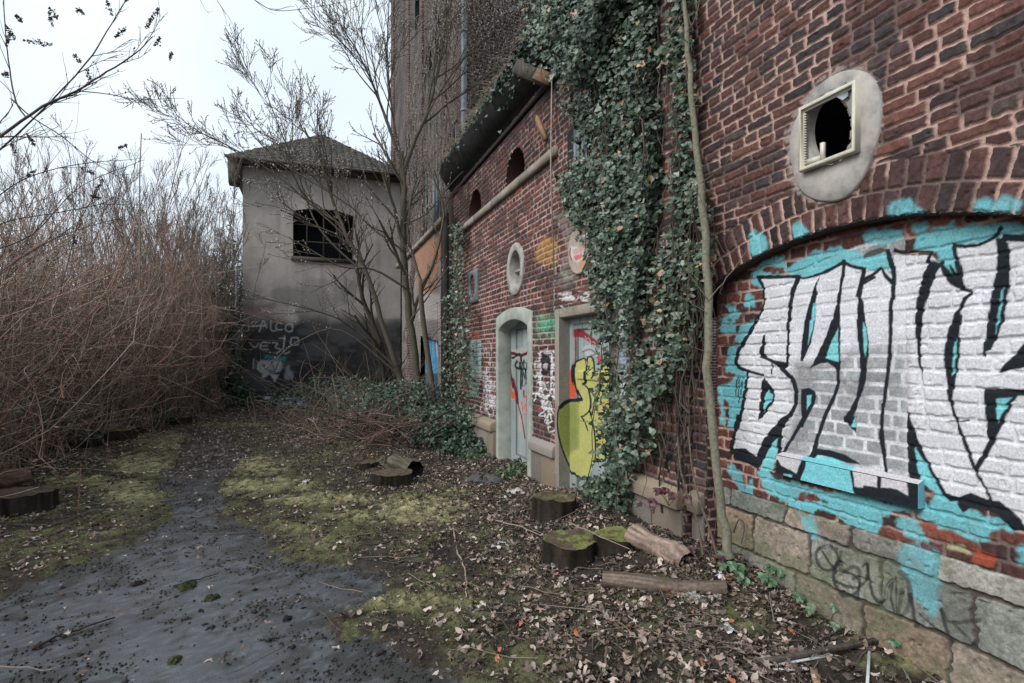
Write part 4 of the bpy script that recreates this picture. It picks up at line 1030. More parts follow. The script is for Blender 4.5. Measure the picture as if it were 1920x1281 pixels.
mb = MB(); b = P(820, 335, 12.3); c_ = P(820, 425, 12.3); mb.tube([b, c_], .04, 8); mb.tube([b + [.0, .3, .1], c_ + [0, .3, 0]], .05, 8); mb.build('downpipe', M['steel'], annex)

# ------------------------------------------------------------------ pale rendered building with a tiled hip roof at the end of the yard
pale = thing('rendered_house', 'pale grey rendered house with black stained foot, broken window and tiled hip roof', 'building', (-2.3, 23, 0))
PY = 20.0
XL = WY(455, 400, PY)[0]; XR_ = .33; PZ = 8.2
wp = Wall(np.arange(XL, XR_, .028), np.arange(-.2, PZ, .028), lambda x, y: WY(x, y, PY), 12)
s1 = fbm(wp.U * .9, wp.V * .6, 5, 44); s2 = fbm(wp.U * 3.5, wp.V * .8, 4, 45); s3 = fbm(wp.U * 14, wp.V * 14, 3, 46)
wp.C[...] = np.array([.42, .385, .355]) * (.35 + .85 * s1 + .30 * s2 + .20 * s3)[..., None]
rain = sst(.52, .75, fbm(wp.U * 6, wp.V * .35, 4, 48)) * .18
wp.C *= (1 - rain * sst(7.5, 2.5, wp.V))[..., None] if False else (1 - rain)[..., None]
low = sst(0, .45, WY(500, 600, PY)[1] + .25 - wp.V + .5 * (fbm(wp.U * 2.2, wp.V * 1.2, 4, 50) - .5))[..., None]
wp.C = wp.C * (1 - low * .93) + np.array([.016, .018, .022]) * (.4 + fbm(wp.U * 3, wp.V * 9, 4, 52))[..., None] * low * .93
mid = (sst(.45, .62, fbm(wp.U * 1.1, wp.V * 2.2, 4, 58)) * sst(5.2, 3.4, wp.V) * .38)[..., None] if False else (sst(.45, .62, fbm(wp.U * 1.1, wp.V * 2.2, 4, 58)) * (1 - sst(3.4, 5.6, wp.V)) * .5)[..., None]
wp.C = wp.C * (1 - mid) + np.array([.12, .12, .125]) * mid
f5 = lambda p: Z6(440, 560, p, 5.825)
wp.poly(f5([(150, 90), (420, 60), (410, 190), (160, 170)]), (.26, .12, .13), .5, .1, .1, patchy=.4)
def pt(z, w=13, c=(.50, .51, .54), a=.8): wp.stroke(f5(z), np.atleast_1d(w) / 5.825, c, a=a, soft=.02, rough=.02)
for z in ([(60, 235), (140, 232), (150, 350), (70, 340)], [(80, 290), (140, 288)], [(240, 255), (180, 262), (200, 300)], [(270, 360), (310, 240), (350, 320)], [(200, 300), (345, 295)], [(395, 245), (400, 345), (460, 350)],
          [(520, 270), (470, 265), (450, 300), (465, 335), (520, 340)], [(560, 300), (590, 275), (630, 290), (625, 350), (580, 360), (555, 330), (560, 300)],
          [(160, 480), (220, 530), (265, 490)], [(385, 485), (300, 480), (285, 550), (370, 555)], [(290, 520), (360, 515)], [(410, 480), (470, 490), (440, 530), (500, 560), (460, 600)], [(545, 410), (535, 590), (600, 580)], [(490, 430), (550, 440)], [(620, 430), (690, 430), (690, 500), (615, 500), (615, 440)],
          [(60, 370), (75, 450), (60, 400)], [(210, 650), (205, 760)]): pt(z)
wp.poly(f5([(320, 610), (560, 640), (540, 680), (330, 650)]), (.08, .30, .34), .7, .05, .05, patchy=.4)
wp.poly(f5([(250, 690), (330, 670), (500, 680), (530, 720), (500, 800), (380, 830), (290, 890), (300, 820), (240, 760)]), (.45, .46, .50), .85, .03, .05)
wp.poly(f5([(380, 820), (480, 830), (440, 910)]), (.55, .56, .60), .85, .03, .02)
wp.poly(f5([(540, 860), (560, 740), (600, 730), (600, 780), (640, 800), (640, 880), (560, 890)]), (.33, .34, .38), .8, .04, .04)
for z in ([(300, 720), (350, 780), (330, 730), (300, 720)], [(400, 690), (440, 780), (480, 690)], [(470, 830), (380, 800)], [(370, 780), (450, 800)]): pt(z, 12, BLK, .9)
wl, wr = WY(550, 430, PY)[0], WY(662, 430, PY)[0]; wz1, wz0 = WY(552, 390, PY)[1], WY(552, 481, PY)[1]
arcw = [(wl, wz0), (wl, wz1 - .12)] + [(wl + (wr - wl) * k / 10, wz1 - .12 + .16 * (1 - (2 * k / 10 - 1) ** 2)) for k in range(11)] + [(wr, wz0)]
wp.cut(arcw)
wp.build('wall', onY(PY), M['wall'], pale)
mb = MB(); q = np.array(arcw); n = len(q); V = np.vstack([np.c_[q[:, 0], np.full(n, PY - .005), q[:, 1]], np.c_[q[:, 0], np.full(n, PY + .35), q[:, 1]]]); i = np.arange(n); j = (i + 1) % n
mb.add(V, [np.stack([i, j, n + j, n + i], 1)], (.12, .10, .09)); wn = mb.build('window', M['wall'], pale)
mb = MB(); mb.add([(wl - .5, PY + 1.2, wz0 - .5), (wr + .5, PY + 1.2, wz0 - .5), (wr + .5, PY + 1.2, wz1 + .5), (wl - .5, PY + 1.2, wz1 + .5)], np.array([[0, 1, 2, 3]])); mb.build('shade_backing', M['dark'], wn)  # near-black sheet paints the unlit room behind this window
mb = MB(); mb.box((wl - .08, PY - .10, wz0 - .14), (wr + .08, PY + .3, wz0 + .0)); mb.build('sill', M['wood_dark'], wn)
mb = MB()
for k in (.22, .5, .78): mb.box((wl + (wr - wl) * k - .025, PY + .2, wz0), (wl + (wr - wl) * k + .025, PY + .25, wz1))
for k in (.35, .7): mb.box((wl, PY + .205, wz0 + (wz1 - wz0) * k - .02), (wr * .4 + wl * .6 if k > .5 else wr, PY + .245, wz0 + (wz1 - wz0) * k + .02))
mb.build('frame', M['wood_dark'], wn)
mb = MB(); mb.add([(XL, PY, -.2), (XL, PY + 6.5, -.2), (XL, PY + 6.5, PZ), (XL, PY, PZ)], np.array([[3, 2, 1, 0]])); mb.add([(XR_, PY, -.2), (XR_, PY + 6.5, -.2), (XR_, PY + 6.5, PZ), (XR_, PY, PZ)], np.array([[0, 1, 2, 3]]))
mb.add([(XL, PY + 6.5, -.2), (XR_, PY + 6.5, -.2), (XR_, PY + 6.5, PZ), (XL, PY + 6.5, PZ)], np.array([[0, 1, 2, 3]])); mb.build('side_wall', mat_noise('grey render', (.14, .13, .125), (.34, .32, .30), 1.2, .93, .3), pale)
ex0, ex1, ey0, ey1 = XL - .42, XR_ + .35, PY - .5, PY + 6.9
apx = [np.array([-2.35, PY + 3.2, 10.75]), np.array([-2.35, PY + 3.6, 10.75])]
co = [np.array([ex0, ey0, PZ]), np.array([ex1, ey0, PZ]), np.array([ex1, ey1, PZ]), np.array([ex0, ey1, PZ])]
mt = mat_noise('mossy old pantiles', (.035, .032, .032), (.12, .105, .095), 5, .9, .5, .01, (.06, .058, .05))
rf = None; mb = MB()
for (a, b, c) in ((co[0], co[1], apx[0]), (co[3], co[0], apx[0]), (co[1], co[2], apx[0]), (co[2], co[3], apx[1])):
    ax = (b - a) / np.linalg.norm(b - a); Lb = np.linalg.norm(b - a); s0 = np.dot(c - a, ax) / Lb; foot = a + ax * Lb * s0; up_ = (c - foot); Lh = np.linalg.norm(up_); up_ /= Lh
    nn = np.cross(ax, up_)
    nu, nv = 220, 110; u_, v_ = np.meshgrid(np.linspace(0, 1, nu), np.linspace(0, 1, nv), indexing='ij')
    xx = Lb * (s0 * v_ + u_ * (1 - v_)); yy = v_ * Lh
    hh = .035 * np.abs(np.sin(math.pi * xx / .235)) ** .8 + .035 * (1 - (yy / .33) % 1) + .02 * (vn(np.floor(xx / .235) * 7.1, np.floor(yy / .33) * 3.3, 4) - .5)
    Pn = a + xx[..., None] * ax + yy[..., None] * up_ + hh[..., None] * nn * (1 if nn[2] > 0 else -1)
    i = np.arange(nu * nv).reshape(nu, nv); mb.add(Pn.reshape(-1, 3), [np.stack([i[:-1, :-1], i[1:, :-1], i[1:, 1:], i[:-1, 1:]], -1).reshape(-1, 4)])
rf = mb.build('roof', mt, pale, True)
mb = MB(); mb.box((ex0 + .04, ey0 + .05, PZ - .09), (ex1 - .04, ey1, PZ - .015)); mb.build('eaves_board', M['wood_dark'], rf)
mb = MB(); mb.tube([(ex0 - .05, ey0 - .07, PZ - .02), (ex1, ey0 - .07, PZ + .02)], .05, 8); mb.build('gutter', M['wood_dark'], rf)
mb = MB(); g1 = WY(447, 500, PY - .12); g0 = WY(447, 700, PY - .12); mb.tube([(g1[0] - .05, PY - .12, g1[1]), (g0[0] - .05, PY - .12, .0)], .05, 8); mb.build('downpipe', M['steel'], pale); mb = MB(); mb.box((XL - .36, PY - .42, PZ - .85), (XL - .04, PY - .10, PZ - .1), jit=.06, rng=np.random.RandomState(2)); mb.build('broken_eaves_box', M['wood_dark'], rf)

# ------------------------------------------------------------------ the yard
def graded(a, b, c, s0, g):
    "coordinates from a to b, finest (s0) round c and growing by g per metre away"
    out = [c]; x = c
    while x < b: x += s0 + g * abs(x - c); out.append(x)
    x = c
    while x > a: x -= s0 + g * abs(x - c); out.insert(0, x)
    return np.array(out)
gx = graded(-9.5, 0.25, -1.8, .020, .010); gy = graded(-1.5, 23, 2.6, .018, .011)
gx = np.concatenate([[-400, -200, -100, -60, -40, -28, -20, -16, -13.5, -12, -11, -10.2], gx, [.8, 3, 10, 30, 100, 300]])
gy = np.concatenate([[-300, -100, -40, -15, -6, -3.5, -2.2], gy, [24, 26, 30, 38, 50, 80, 150, 400]])
GX, GY = np.meshgrid(gx, gy, indexing='ij')
def gpoly(px): return np.array([G(max(-900, x), y)[:2] for x, y in px])
def edge_x(y): return np.interp(y, [-2, 4, 7.2, 10, 12.4, 15, 18.4, 20, 30], [-7.2, -6.6, -6.3, -7.1, -6.6, -6.1, -5.5, -5.45, -5.45])
asph = gpoly([(352, 808), (440, 803), (462, 840), (445, 880), (410, 905), (398, 940), (392, 972), (480, 984), (528, 1000), (520, 1040), (600, 1062), (700, 1078), (742, 1108), (700, 1146), (650, 1165), (720, 1210), (800, 1250), (880, 1290), (1100, 1700), (-900, 1700), (-900, 1130), (0, 1120), (150, 1068), (250, 1018), (300, 985), (322, 940), (300, 895), (330, 860)])
def asphalt_sd(x, y): return sdf(x, y, asph) + .55 * (fbm(x * 1.6, y * 1.6, 5, 7) - .5) + .16 * (fbm(x * 9, y * 9, 3, 8) - .5)
mossb = [(330, 830, 100, 22, 1), (270, 875, 85, 26, 1), (140, 905, 100, 16, .9), (250, 930, 90, 28, 1), (120, 965, 160, 22, .55), (480, 880, 70, 28, 1), (495, 917, 110, 20, 1.1), (440, 800, 120, 10, .7), (600, 942, 170, 16, .9), (790, 960, 110, 34, 1.1), (840, 925, 60, 10, .7), (560, 1000, 120, 24, .55), (860, 1090, 120, 40, .42),
         (760, 1135, 150, 22, .8), (860, 1160, 120, 22, .55), (60, 1000, 140, 30, .5), (1400, 1190, 120, 30, .45), (1700, 1255, 140, 26, .9), (900, 1010, 100, 30, .5), (1170, 998, 40, 12, 1), (650, 850, 60, 12, .5), (20, 930, 120, 20, .8), (690, 975, 120, 20, .7), (620, 1030, 150, 30, .5), (1000, 1130, 160, 40, .4), (180, 1010, 120, 18, .55), (1000, 1240, 200, 30, .4)]
def moss_at(x, y):
    dx = x - CAMX; lat = dx * CT - y * ST; t = np.maximum(dx * ST + y * CT, .8)
    sx = 960 + lat / t * FPX; sy = HOR + H_CAM / t * FPX
    m = np.zeros(x.shape)
    for (cx, cy_, rx, ry, w) in mossb: m = np.maximum(m, w * np.exp(-(((sx - cx) / rx) ** 2 + ((sy - cy_) / ry) ** 2) * .9))
    n = fbm(x * 3.1, y * 3.1, 5, 91); n2 = fbm(x * 13, y * 13, 3, 92)
    n5 = fbm(x * 38, y * 38, 2, 95)
    return m * sst(.36, .62, n * .45 + n2 * .40 + n5 * .15 + m * .12), n, n2
def gh(x, y):
    x = np.asarray(x, float); y = np.asarray(y, float)
    ex = edge_x(y)
    bank = 3.5 * sst(0, 6.0, ex - x) + .16 * sst(-.3, .5, ex - x)
    wallside = .17 * sst(-1.1, -.1, x) * sst(2.2, 3.2, y) * sst(6.0, 5.0, y) if False else .17 * sst(-1.1, -.1, x) * sst(2.2, 3.2, y) * (1 - sst(5.0, 6.2, y))
    far = .15 * sst(17.5, 20, y)
    brush = .30 * np.exp(-(((x + 1.55) / 1.0) ** 2 + ((y - 10.8) / 1.6) ** 2))
    und = .05 * (fbm(x * .7, y * .7, 3, 31) - .5)
    return bank + wallside + far + brush + und
near = (np.abs(GX) < 30) & (GY < 40) & (GY > -5)
A_ = asphalt_sd(GX, GY); am = (1 - sst(-.02, .05, A_)) * near
mo, n1, n2 = moss_at(GX, GY)
h0 = gh(GX, GY); n3 = fbm(GX * 30, GY * 30, 3, 33); n4 = fbm(GX * 7, GY * 7, 4, 34)
rough_ = .050 * (n4 - .35) + .030 * (n3 - .5)
spots = sst(.60, .68, fbm(GX * 5.5, GY * 3.2, 5, 61)) * (sst(.35, -.9, A_) if False else (1 - sst(-.9, .1, -A_ - .9) * 0.6))
dirt_on = am * np.maximum(sst(.635, .685, fbm(GX * 4.2 + GY * 1.5, GY * 4.2, 5, 62)) * (.5 + .5 * (1 - sst(.2, 1.2, -A_))), sst(.60, .68, fbm(GX * 11, GY * 11, 4, 64) + .32 * np.exp(A_ * 4)))
Hh = h0 + np.where(near, (1 - am) * (.018 + rough_) + 0 + mo * .034 * (n2 * n3 * 2), 0)
Hh = Hh + 0
n6 = fbm(GX * 2.1, GY * 2.1, 4, 97); soil = np.array([.055, .045, .038]) * (.10 + .9 * n4 + .8 * n3 * n6 * 1.6)[..., None]
dk = np.array([.085, .088, .042]); br = np.array([.30, .28, .15])
sparse = (sst(.40, .58, n1) * sst(.34, .58, n2) * .85)[..., None]
C = soil * (1 - sparse) + (dk * 1.25 * (.5 + n3)[..., None]) * sparse
mm = sst(.15, .55, mo)[..., None]
C = C * (1 - mm) + (dk * 1.3 * (1 - sst(.3, .8, mo))[..., None] + br * sst(.3, .8, mo)[..., None] * (.25 + 1.7 * n3 * n3 * (.5 + n2))[..., None]) * mm
farg = (GY > 10.5)[..., None] * sst(.45, .6, n1)[..., None] * .5
C = C * (1 - farg) + np.array([.11, .085, .07]) * farg
# asphalt shown where nothing has grown over it; a separate skin 4 mm above
ground = None
i = np.arange(GX.size).reshape(GX.shape); q = np.stack([i[:-1, :-1], i[1:, :-1], i[1:, 1:], i[:-1, 1:]], -1)
amq = am[:-1, :-1]
V = np.stack([GX, GY, Hh], -1).reshape(-1, 3)
ac = np.array([.068, .073, .083]) * (.88 + .24 * fbm(GX * 2.2, GY * 2.2, 4, 71))[..., None] * (1 + .5 * (sst(.62, .75, vn(GX * 90, GY * 90, 3)) - .1))[..., None]
dm_ = sst(.1, .4, dirt_on)[..., None]
ac = ac * (1 - .0) ; fr_ = (sst(6.5, 9.5, GY) * .7)[..., None]; ac = ac * (1 - fr_) + np.array([.085, .078, .072]) * (.5 + n3)[..., None] * fr_
ac2 = ac * (1 - dm_ * .8) + np.array([.030, .028, .024]) * dm_ * .8
sel = am > .5
qs = sel[:-1, :-1] & sel[1:, :-1] & sel[1:, 1:] & sel[:-1, 1:]
g1 = mesh_np('ground', V, [q[~qs]], M['ground'], None, C.reshape(-1, 3), True); tag(g1, kind='structure')
g2 = mesh_np('asphalt_path', V, [q[qs]], M['asphalt'], None, ac2.reshape(-1, 3), True); tag(g2, kind='structure')
for o_ in (g1, g2):
    bm_ = None
import bmesh
for o_ in (g1, g2):
    bm_ = bmesh.new(); bm_.from_mesh(o_.data)
    bmesh.ops.delete(bm_, geom=[v for v in bm_.verts if not v.link_faces], context='VERTS'); bm_.to_mesh(o_.data); bm_.free()
under = Wall([-40, 20], [-20, 60], lambda x, y: (x, y)); 

# ------------------------------------------------------------------ leaf litter, moss tufts, twigs, crumbs
rg = np.random.RandomState(77)
def ground_pts(n, x0, x1, y0, y1, dens):
    "scatter by rejection: dens(x, y) in 0..1"
    o = []
    while sum(len(a) for a in o) < n:
        x = rg.uniform(x0, x1, n * 2); y = y0 + (y1 - y0) * rg.rand(n * 2) ** 1.5
        k = rg.rand(n * 2) < dens(x, y); o.append(np.stack([x[k], y[k]], 1))
    return np.concatenate(o)[:n]
def litter_d(x, y):
    a = asphalt_sd(x, y); m, n_, _ = moss_at(x, y)
    zone = np.exp(-((x + .6) / 1.1) ** 2) * .9 + .25 + .4 * np.exp(-((x - edge_x(y) - .4) / .8) ** 2)
    return np.clip(zone * sst(-.05, .15, a) * sst(.30, .62, n_ + .12) * (1 - .6 * m) + (a < 0) * (.012 + .22 * sst(6.5, 9, y)), 0, 1) * (x > edge_x(y) - 1.5) * (x < np.where(y < 3.4, .17, .0))
p2 = ground_pts(40000, -8, .16, 1.2, 20, litter_d)
z = gh(p2[:, 0], p2[:, 1]) + .02 + .05 * (fbm(p2[:, 0] * 7, p2[:, 1] * 7, 4, 34) - .35) + rg.uniform(.002, .03, len(p2))
pal = np.array([(.24, .175, .14), (.13, .09, .07), (.34, .25, .205), (.085, .06, .05), (.19, .14, .11), (.38, .31, .27), (.13, .10, .085), (.56, .46, .40)])
c = pal[rg.randint(0, 8, len(p2))] * rg.uniform(.6, 1.15, (len(p2), 1)); o_ = rg.rand(len(p2)) < .012; c[o_] = (.42, .15, .08)
size = rg.uniform(.018, .055, len(p2)) * np.interp(p2[:, 1], [1, 4, 12], [1.05, .95, 1.1])
nr = np.stack([rg.normal(0, .38, len(p2)), rg.normal(0, .38, len(p2)), np.ones(len(p2))], 1)
k = rg.rand(len(p2)) < .85
mb = MB()
for msk, shp in ((k, LEAF), (~k, LOBED)):
    Vv, Ff, Cc_ = blades(np.c_[p2[msk], z[msk]], nr[msk], size[msk] * 1.15, shp, c[msk], rg, .5); mb.add(Vv, [Ff], Cc_)
tag(mb.build('fallen_leaves', M['leaf'], None), kind='stuff')
# larger conspicuous leaves
def moss_d(x, y):
    m, n_, n2_ = moss_at(x, y); a = asphalt_sd(x, y)
    return np.clip((m * .9 + .22 * sst(.40, .58, n_)) * sst(-.06, .05, a), 0, 1) * (x > edge_x(y) - .5) * (x < .0)
p3 = ground_pts(95000, -7, .1, 1.2, 16, moss_d)
m3, _, n23 = moss_at(p3[:, 0], p3[:, 1])
z3 = gh(p3[:, 0], p3[:, 1]) + .02 + .05 * (fbm(p3[:, 0] * 7, p3[:, 1] * 7, 4, 34) - .35)
t_ = sst(.25, .75, m3)[:, None]
c3 = (np.array([.12, .122, .058]) * (1 - t_) + np.array([.37, .345, .19]) * t_) * rg.uniform(.35, 1.5, (len(p3), 1))
TUFT = np.array([(-.12, -.3), (.12, -.3), (.03, .6)])
Vv, Ff, Cc_ = blades(np.c_[p3, z3], rg.normal(0, 1, (len(p3), 3)) * [1, 1, .8], rg.uniform(.012, .03, len(p3)) * np.interp(p3[:, 1], [1, 4, 12], [.8, 1.2, 1.9]), TUFT, c3, rg, .3, dirv=rg.normal(0, .6, (len(p3), 3)) + [0, 0, .3])
mb = MB(); mb.add(Vv, [Ff], Cc_); tag(mb.build('moss_tufts', M['leaf'], None), kind='stuff')
# fine debris: bits of bark, crumbled leaf, earth
p6 = ground_pts(60000, -7.5, .16, 1.2, 15, lambda x, y: np.clip(np.where(asphalt_sd(x, y) > -.08, 1, .35 * sst(.5, .62, fbm(x * 4.2 + y * 1.5, y * 4.2, 5, 62)) * (x > -6)) * (.22 + .9 * np.exp(-((x + .7) / 1.3) ** 2)) * sst(.32, .6, fbm(x * 5, y * 5, 4, 66)) * (x > edge_x(y) - .6), 0, 1))
c6 = np.array([(.045, .036, .030), (.10, .078, .062), (.17, .13, .105), (.06, .062, .032), (.24, .195, .165), (.03, .025, .022)])[rg.randint(0, 6, len(p6))] * rg.uniform(.5, 1.4, (len(p6), 1))
Vv, Ff, Cc_ = blades(np.c_[p6, gh(p6[:, 0], p6[:, 1]) + .022 + .05 * (fbm(p6[:, 0] * 7, p6[:, 1] * 7, 4, 34) - .35) + rg.uniform(0, .02, len(p6))], rg.normal(0, .6, (len(p6), 3)) + [0, 0, .9], rg.uniform(.006, .024, len(p6)) * np.interp(p6[:, 1], [1, 4, 12], [.8, 1.1, 1.8]), OVAL * [.9, 1.3], c6, rg, .5)
mb = MB(); mb.add(Vv, [Ff], Cc_); tag(mb.build('leaf_crumbs', M['leaf'], None), kind='stuff')
# twigs
p4 = ground_pts(2200, -7, .1, 1.4, 17, lambda x, y: np.clip(litter_d(x, y) + .035, 0, 1))
def crooked(p, L, n, rg, lift=.02, wig=.25):
    a = rg.uniform(0, 2 * math.pi, len(p)); d = np.stack([np.cos(a), np.sin(a)], 1); t = np.linspace(-.5, .5, n)
    xy = p[:, None] + L[:, None, None] * t[None, :, None] * d[:, None] + np.cumsum(rg.normal(0, wig, (len(p), n, 2)), 1) * L[:, None, None] / n * .5
    z = gh(xy[..., 0], xy[..., 1]) + .02 + .05 * (fbm(xy[..., 0] * 7, xy[..., 1] * 7, 4, 34) - .35) * .5 + rg.uniform(.0, lift, (len(p), 1)) + rg.uniform(0, lift, (len(p), n))
    return np.concatenate([xy, z[..., None]], -1)
L = rg.uniform(.08, .5, len(p4)); mb = MB()
mb.tubes(crooked(p4, L, 5, rg), np.outer(rg.uniform(.0018, .005, len(p4)), [1, 1, .9, .8, .5]), 4, rg.uniform(.05, .22, (len(p4), 1)) * np.array([[1, .85, .72]]))
tag(mb.build('fallen_twigs', M['bark'], None), kind='stuff')
# crumbs of soil and grit lying on the asphalt
p5 = ground_pts(9000, -7, -.8, 1.2, 11, lambda x, y: ((asphalt_sd(x, y) < 0) & (asphalt_sd(x, y) > -3)) * (.04 + .9 * sst(.50, .60, fbm(x * 4.2 + y * 1.5, y * 4.2, 5, 62)) + .4 * sst(.60, .68, fbm(x * 11, y * 11, 4, 64)) + .25 * np.exp(asphalt_sd(x, y) * 5)))
s5 = rg.uniform(.002, .011, len(p5)) * (1 + 1.3 * (rg.rand(len(p5)) > .96))
OCT = np.array([(1, 0, 0), (-1, 0, 0), (0, 1, 0), (0, -1, 0), (0, 0, .7), (0, 0, -.5)]); OF = np.array([(0, 2, 4), (2, 1, 4), (1, 3, 4), (3, 0, 4), (2, 0, 5), (1, 2, 5), (3, 1, 5), (0, 3, 5)])
def specks(pos, size, col, stretch=None):
    n = len(pos); v = OCT[None] * size[:, None, None] * rg.uniform(.6, 1.3, (n, 6, 1))
    if stretch is not None: v = v + OCT[None, :, 2:3] * size[:, None, None] * stretch[:, None, :]
    return (pos[:, None] + v).reshape(-1, 3), (np.arange(n)[:, None, None] * 6 + OF[None]).reshape(-1, 3), np.repeat(col, 6, 0)
mb = MB(); Vv, Ff, Cc_ = specks(np.c_[p5, gh(p5[:, 0], p5[:, 1]) + .004], s5, rg.uniform(.02, .07, (len(p5), 1)) * np.array([[1, .93, .8]])); mb.add(Vv, [Ff], Cc_)
tag(mb.build('soil_crumbs', M['bark'], None), kind='stuff')

# ------------------------------------------------------------------ tree stumps, logs, boards, litter
def gz(x, y): return float(gh(np.array([x]), np.array([y]))[0])
def stump(px, py, w, h, label, seed, moss=.3, t=None):
    p = G(px, py, .03)
    for _ in range(5): p = G(px, py, gz(p[0], p[1]))
    p[2] -= .02; h *= .78; r = .92 * w / 2 * (H_CAM * FPX / (py - HOR)) / FPX
    h = h * (H_CAM * FPX / (py - HOR)) / FPX
    root = thing('tree_stump', label, 'stump', p, 'sawn-off tree stumps round the yard')
    rs = np.random.RandomState(seed); n, m = 56, 12; V = []; C_ = []
    ph = rs.uniform(0, 6, 6)
    for j in range(m):
        f = j / (m - 1); zz = -.06 + (h + .06) * f
        for i in range(n):
            a = 2 * math.pi * i / n
            ca, sa = math.cos(a), math.sin(a); rr = r * (1 + .34 * (fbm(ca * 1.2 + 3, sa * 1.2 + 3 + f * .3, 3, seed) - .5) + .07 * (fbm(ca * 4 + 9, sa * 4 + 9 + f * .5, 3, seed + 2) - .5) + .35 * (1 - f) ** 3 * (.5 + .5 * math.sin(4 * a + ph[3])))
            V.append((p[0] + rr * math.cos(a), p[1] + rr * math.sin(a) * .92, p[2] + zz + .07 * f * (fbm(ca * 1.1 + 5, sa * 1.1 + 5, 3, seed + 6) - .5)))
            g = .5 + .9 * vn(a * 9, f * 2, seed); C_.append(np.array([.042, .034, .028]) * (.1 + 1.8 * fbm(ca * 7 + 20, sa * 7 + 20 + f * .6, 3, seed + 8) ** 1.5))
    i = np.arange(n * m).reshape(m, n); F = np.stack([i[:-1], np.roll(i[:-1], -1, 1), np.roll(i[1:], -1, 1), i[1:]], -1).reshape(-1, 4)
    mb = MB(); mb.add(V, [F], C_); mb.build('bark', M['bark'], root, True)
    V2 = []; C2 = []; mr = 9; top = np.array(V)[-n:]; cc = top.mean(0)
    for j in range(mr):
        f = 1 - j / mr
        for k in range(n):
            q = cc + (top[k] - cc) * f; q[2] = top[k][2] * f + cc[2] * (1 - f) + .010 * math.sin(j * 2.6) + .012 * (vn(q[0] * 30, q[1] * 30, 5) - .5) + .004
            V2.append(q); ms = moss * 1.6 * float(vn(q[0] * 14 + 3, q[1] * 14, seed) > (1 - moss)); g = .6 + .7 * vn(j * 3.0, k * .3, seed)
            C2.append(np.array([.11, .085, .06]) * g * (1 - min(ms, 1)) + np.array([.19, .20, .07]) * min(ms, 1) * g)
    V2.append(cc + [0, 0, .004]); C2.append(C2[-1]); i = np.arange(n * mr).reshape(mr, n)
    F = np.stack([i[:-1], np.roll(i[:-1], -1, 1), np.roll(i[1:], -1, 1), i[1:]], -1).reshape(-1, 4)
    ft = np.stack([i[-1], np.roll(i[-1], -1), np.full(n, n * mr)], 1)
    mb = MB(); mb.add(V2, [F, ft], C2); mb.build('sawn_top', M['bark'], root)
    return root
stump(1068, 1052, 112, 58, 'mossy topped dark stump in the leaves, nearest to the camera beside the wall', 1, .55)
stump(1155, 1032, 84, 40, 'low green mossed stump squeezed between a bigger stump and the pale log', 2, .7)
stump(1038, 968, 84, 48, 'dark stump standing in front of the yellow painted door', 3, .25)
stump(735, 910, 82, 34, 'wide dark stump at the foot of the brushwood heap', 4, .1)
stump(690, 880, 40, 20, 'small freshly broken orange stump beside the brushwood heap', 5, .0)
stump(340, 797, 40, 22, 'small black stump at the far end of the mossy verge', 6, .1)
stump(255, 815, 46, 24, 'stump at the far end of the row along the left thicket', 7, .2)
stump(215, 828, 70, 32, 'middle stump of the row along the left thicket', 8, .5)
stump(165, 842, 44, 26, 'nearest stump of the row along the left thicket', 9, .2)
stump(45, 962, 110, 56, 'split reddish stump at the left edge of the yard', 10, .05)
def log(name, label, a, b, r0, r1, col, seed, hollow=False, n=28, group=None, flat=1.0):
    a, b = np.array(a, float), np.array(b, float); mid = (a + b) / 2
    root = thing(name, label, 'log', mid, group); rs = np.random.RandomState(seed)
    d = b - a; Ld = np.linalg.norm(d); d /= Ld; s = np.cross(d, [0, 0, 1]); s /= np.linalg.norm(s); u = np.cross(s, d)
    K = 26; V = []; C_ = []
    for j in range(K):
        f = j / (K - 1); cpt = a + d * Ld * f + s * .02 * math.sin(f * 5 + seed) ; rr = (r0 + (r1 - r0) * f) * (1 + .10 * math.sin(f * 9 + seed))
        for k in range(n):
            g = 2 * math.pi * k / n
            q = rr * (1 + .10 * math.sin(2 * g + seed) + .30 * (fbm(math.cos(g) * 2.2 + 7, math.sin(g) * 2.2 + 7 + f * 1.5, 4, seed) - .5) + .03 * rs.randn())
            V.append(cpt + s * q * math.cos(g) + u * q * math.sin(g) * flat); C_.append(np.array(col) * (.15 + 1.8 * fbm(math.cos(g) * 7 + 9, math.sin(g) * 7 + 9 + f * 2.2, 4, seed + 2) ** 1.3))
    i = np.arange(n * K).reshape(K, n); F = np.stack([i[:-1], np.roll(i[:-1], -1, 1), np.roll(i[1:], -1, 1), i[1:]], -1).reshape(-1, 4)
    mb = MB(); mb.add(V, [F[:, ::-1]], C_); mb.build('bark', M['bark'], root, True)
    V = np.array(V)
    for e, ce in ((0, a), (K - 1, b)):
        mb = MB()
        rim = V[e * n:(e + 1) * n]; cc = rim.mean(0); dd = -d if e == 0 else d
        dark = hollow and e == K - 1 or hollow == 2
        rings = [cc + (rim - cc) * f + dd * (-.05 * (1 - f) * 3 if dark else .003 * math.sin(f * 40)) for f in (1, .8, .6, .4, .2, .02)]
        VV = np.concatenate(rings); ii = np.arange(6 * n).reshape(6, n); F = np.stack([ii[:-1], np.roll(ii[:-1], -1, 1), np.roll(ii[1:], -1, 1), ii[1:]], -1).reshape(-1, 4)
        mb.add(VV, [F], np.repeat([[.012, .010, .010]] if dark else [[.12, .085, .06]], len(VV), 0) * rs.uniform(.6, 1.3, (len(VV), 1)))
        mb.build('sawn_end', M['bark'], root)
    return root
def GP(x, y, up):
    p = G(x, y)
    for _ in range(5): p = G(x, y, min(gz(p[0], p[1]) + up, 1.2))
    return p
def at_z(x, y, z): return G(x, y, z)
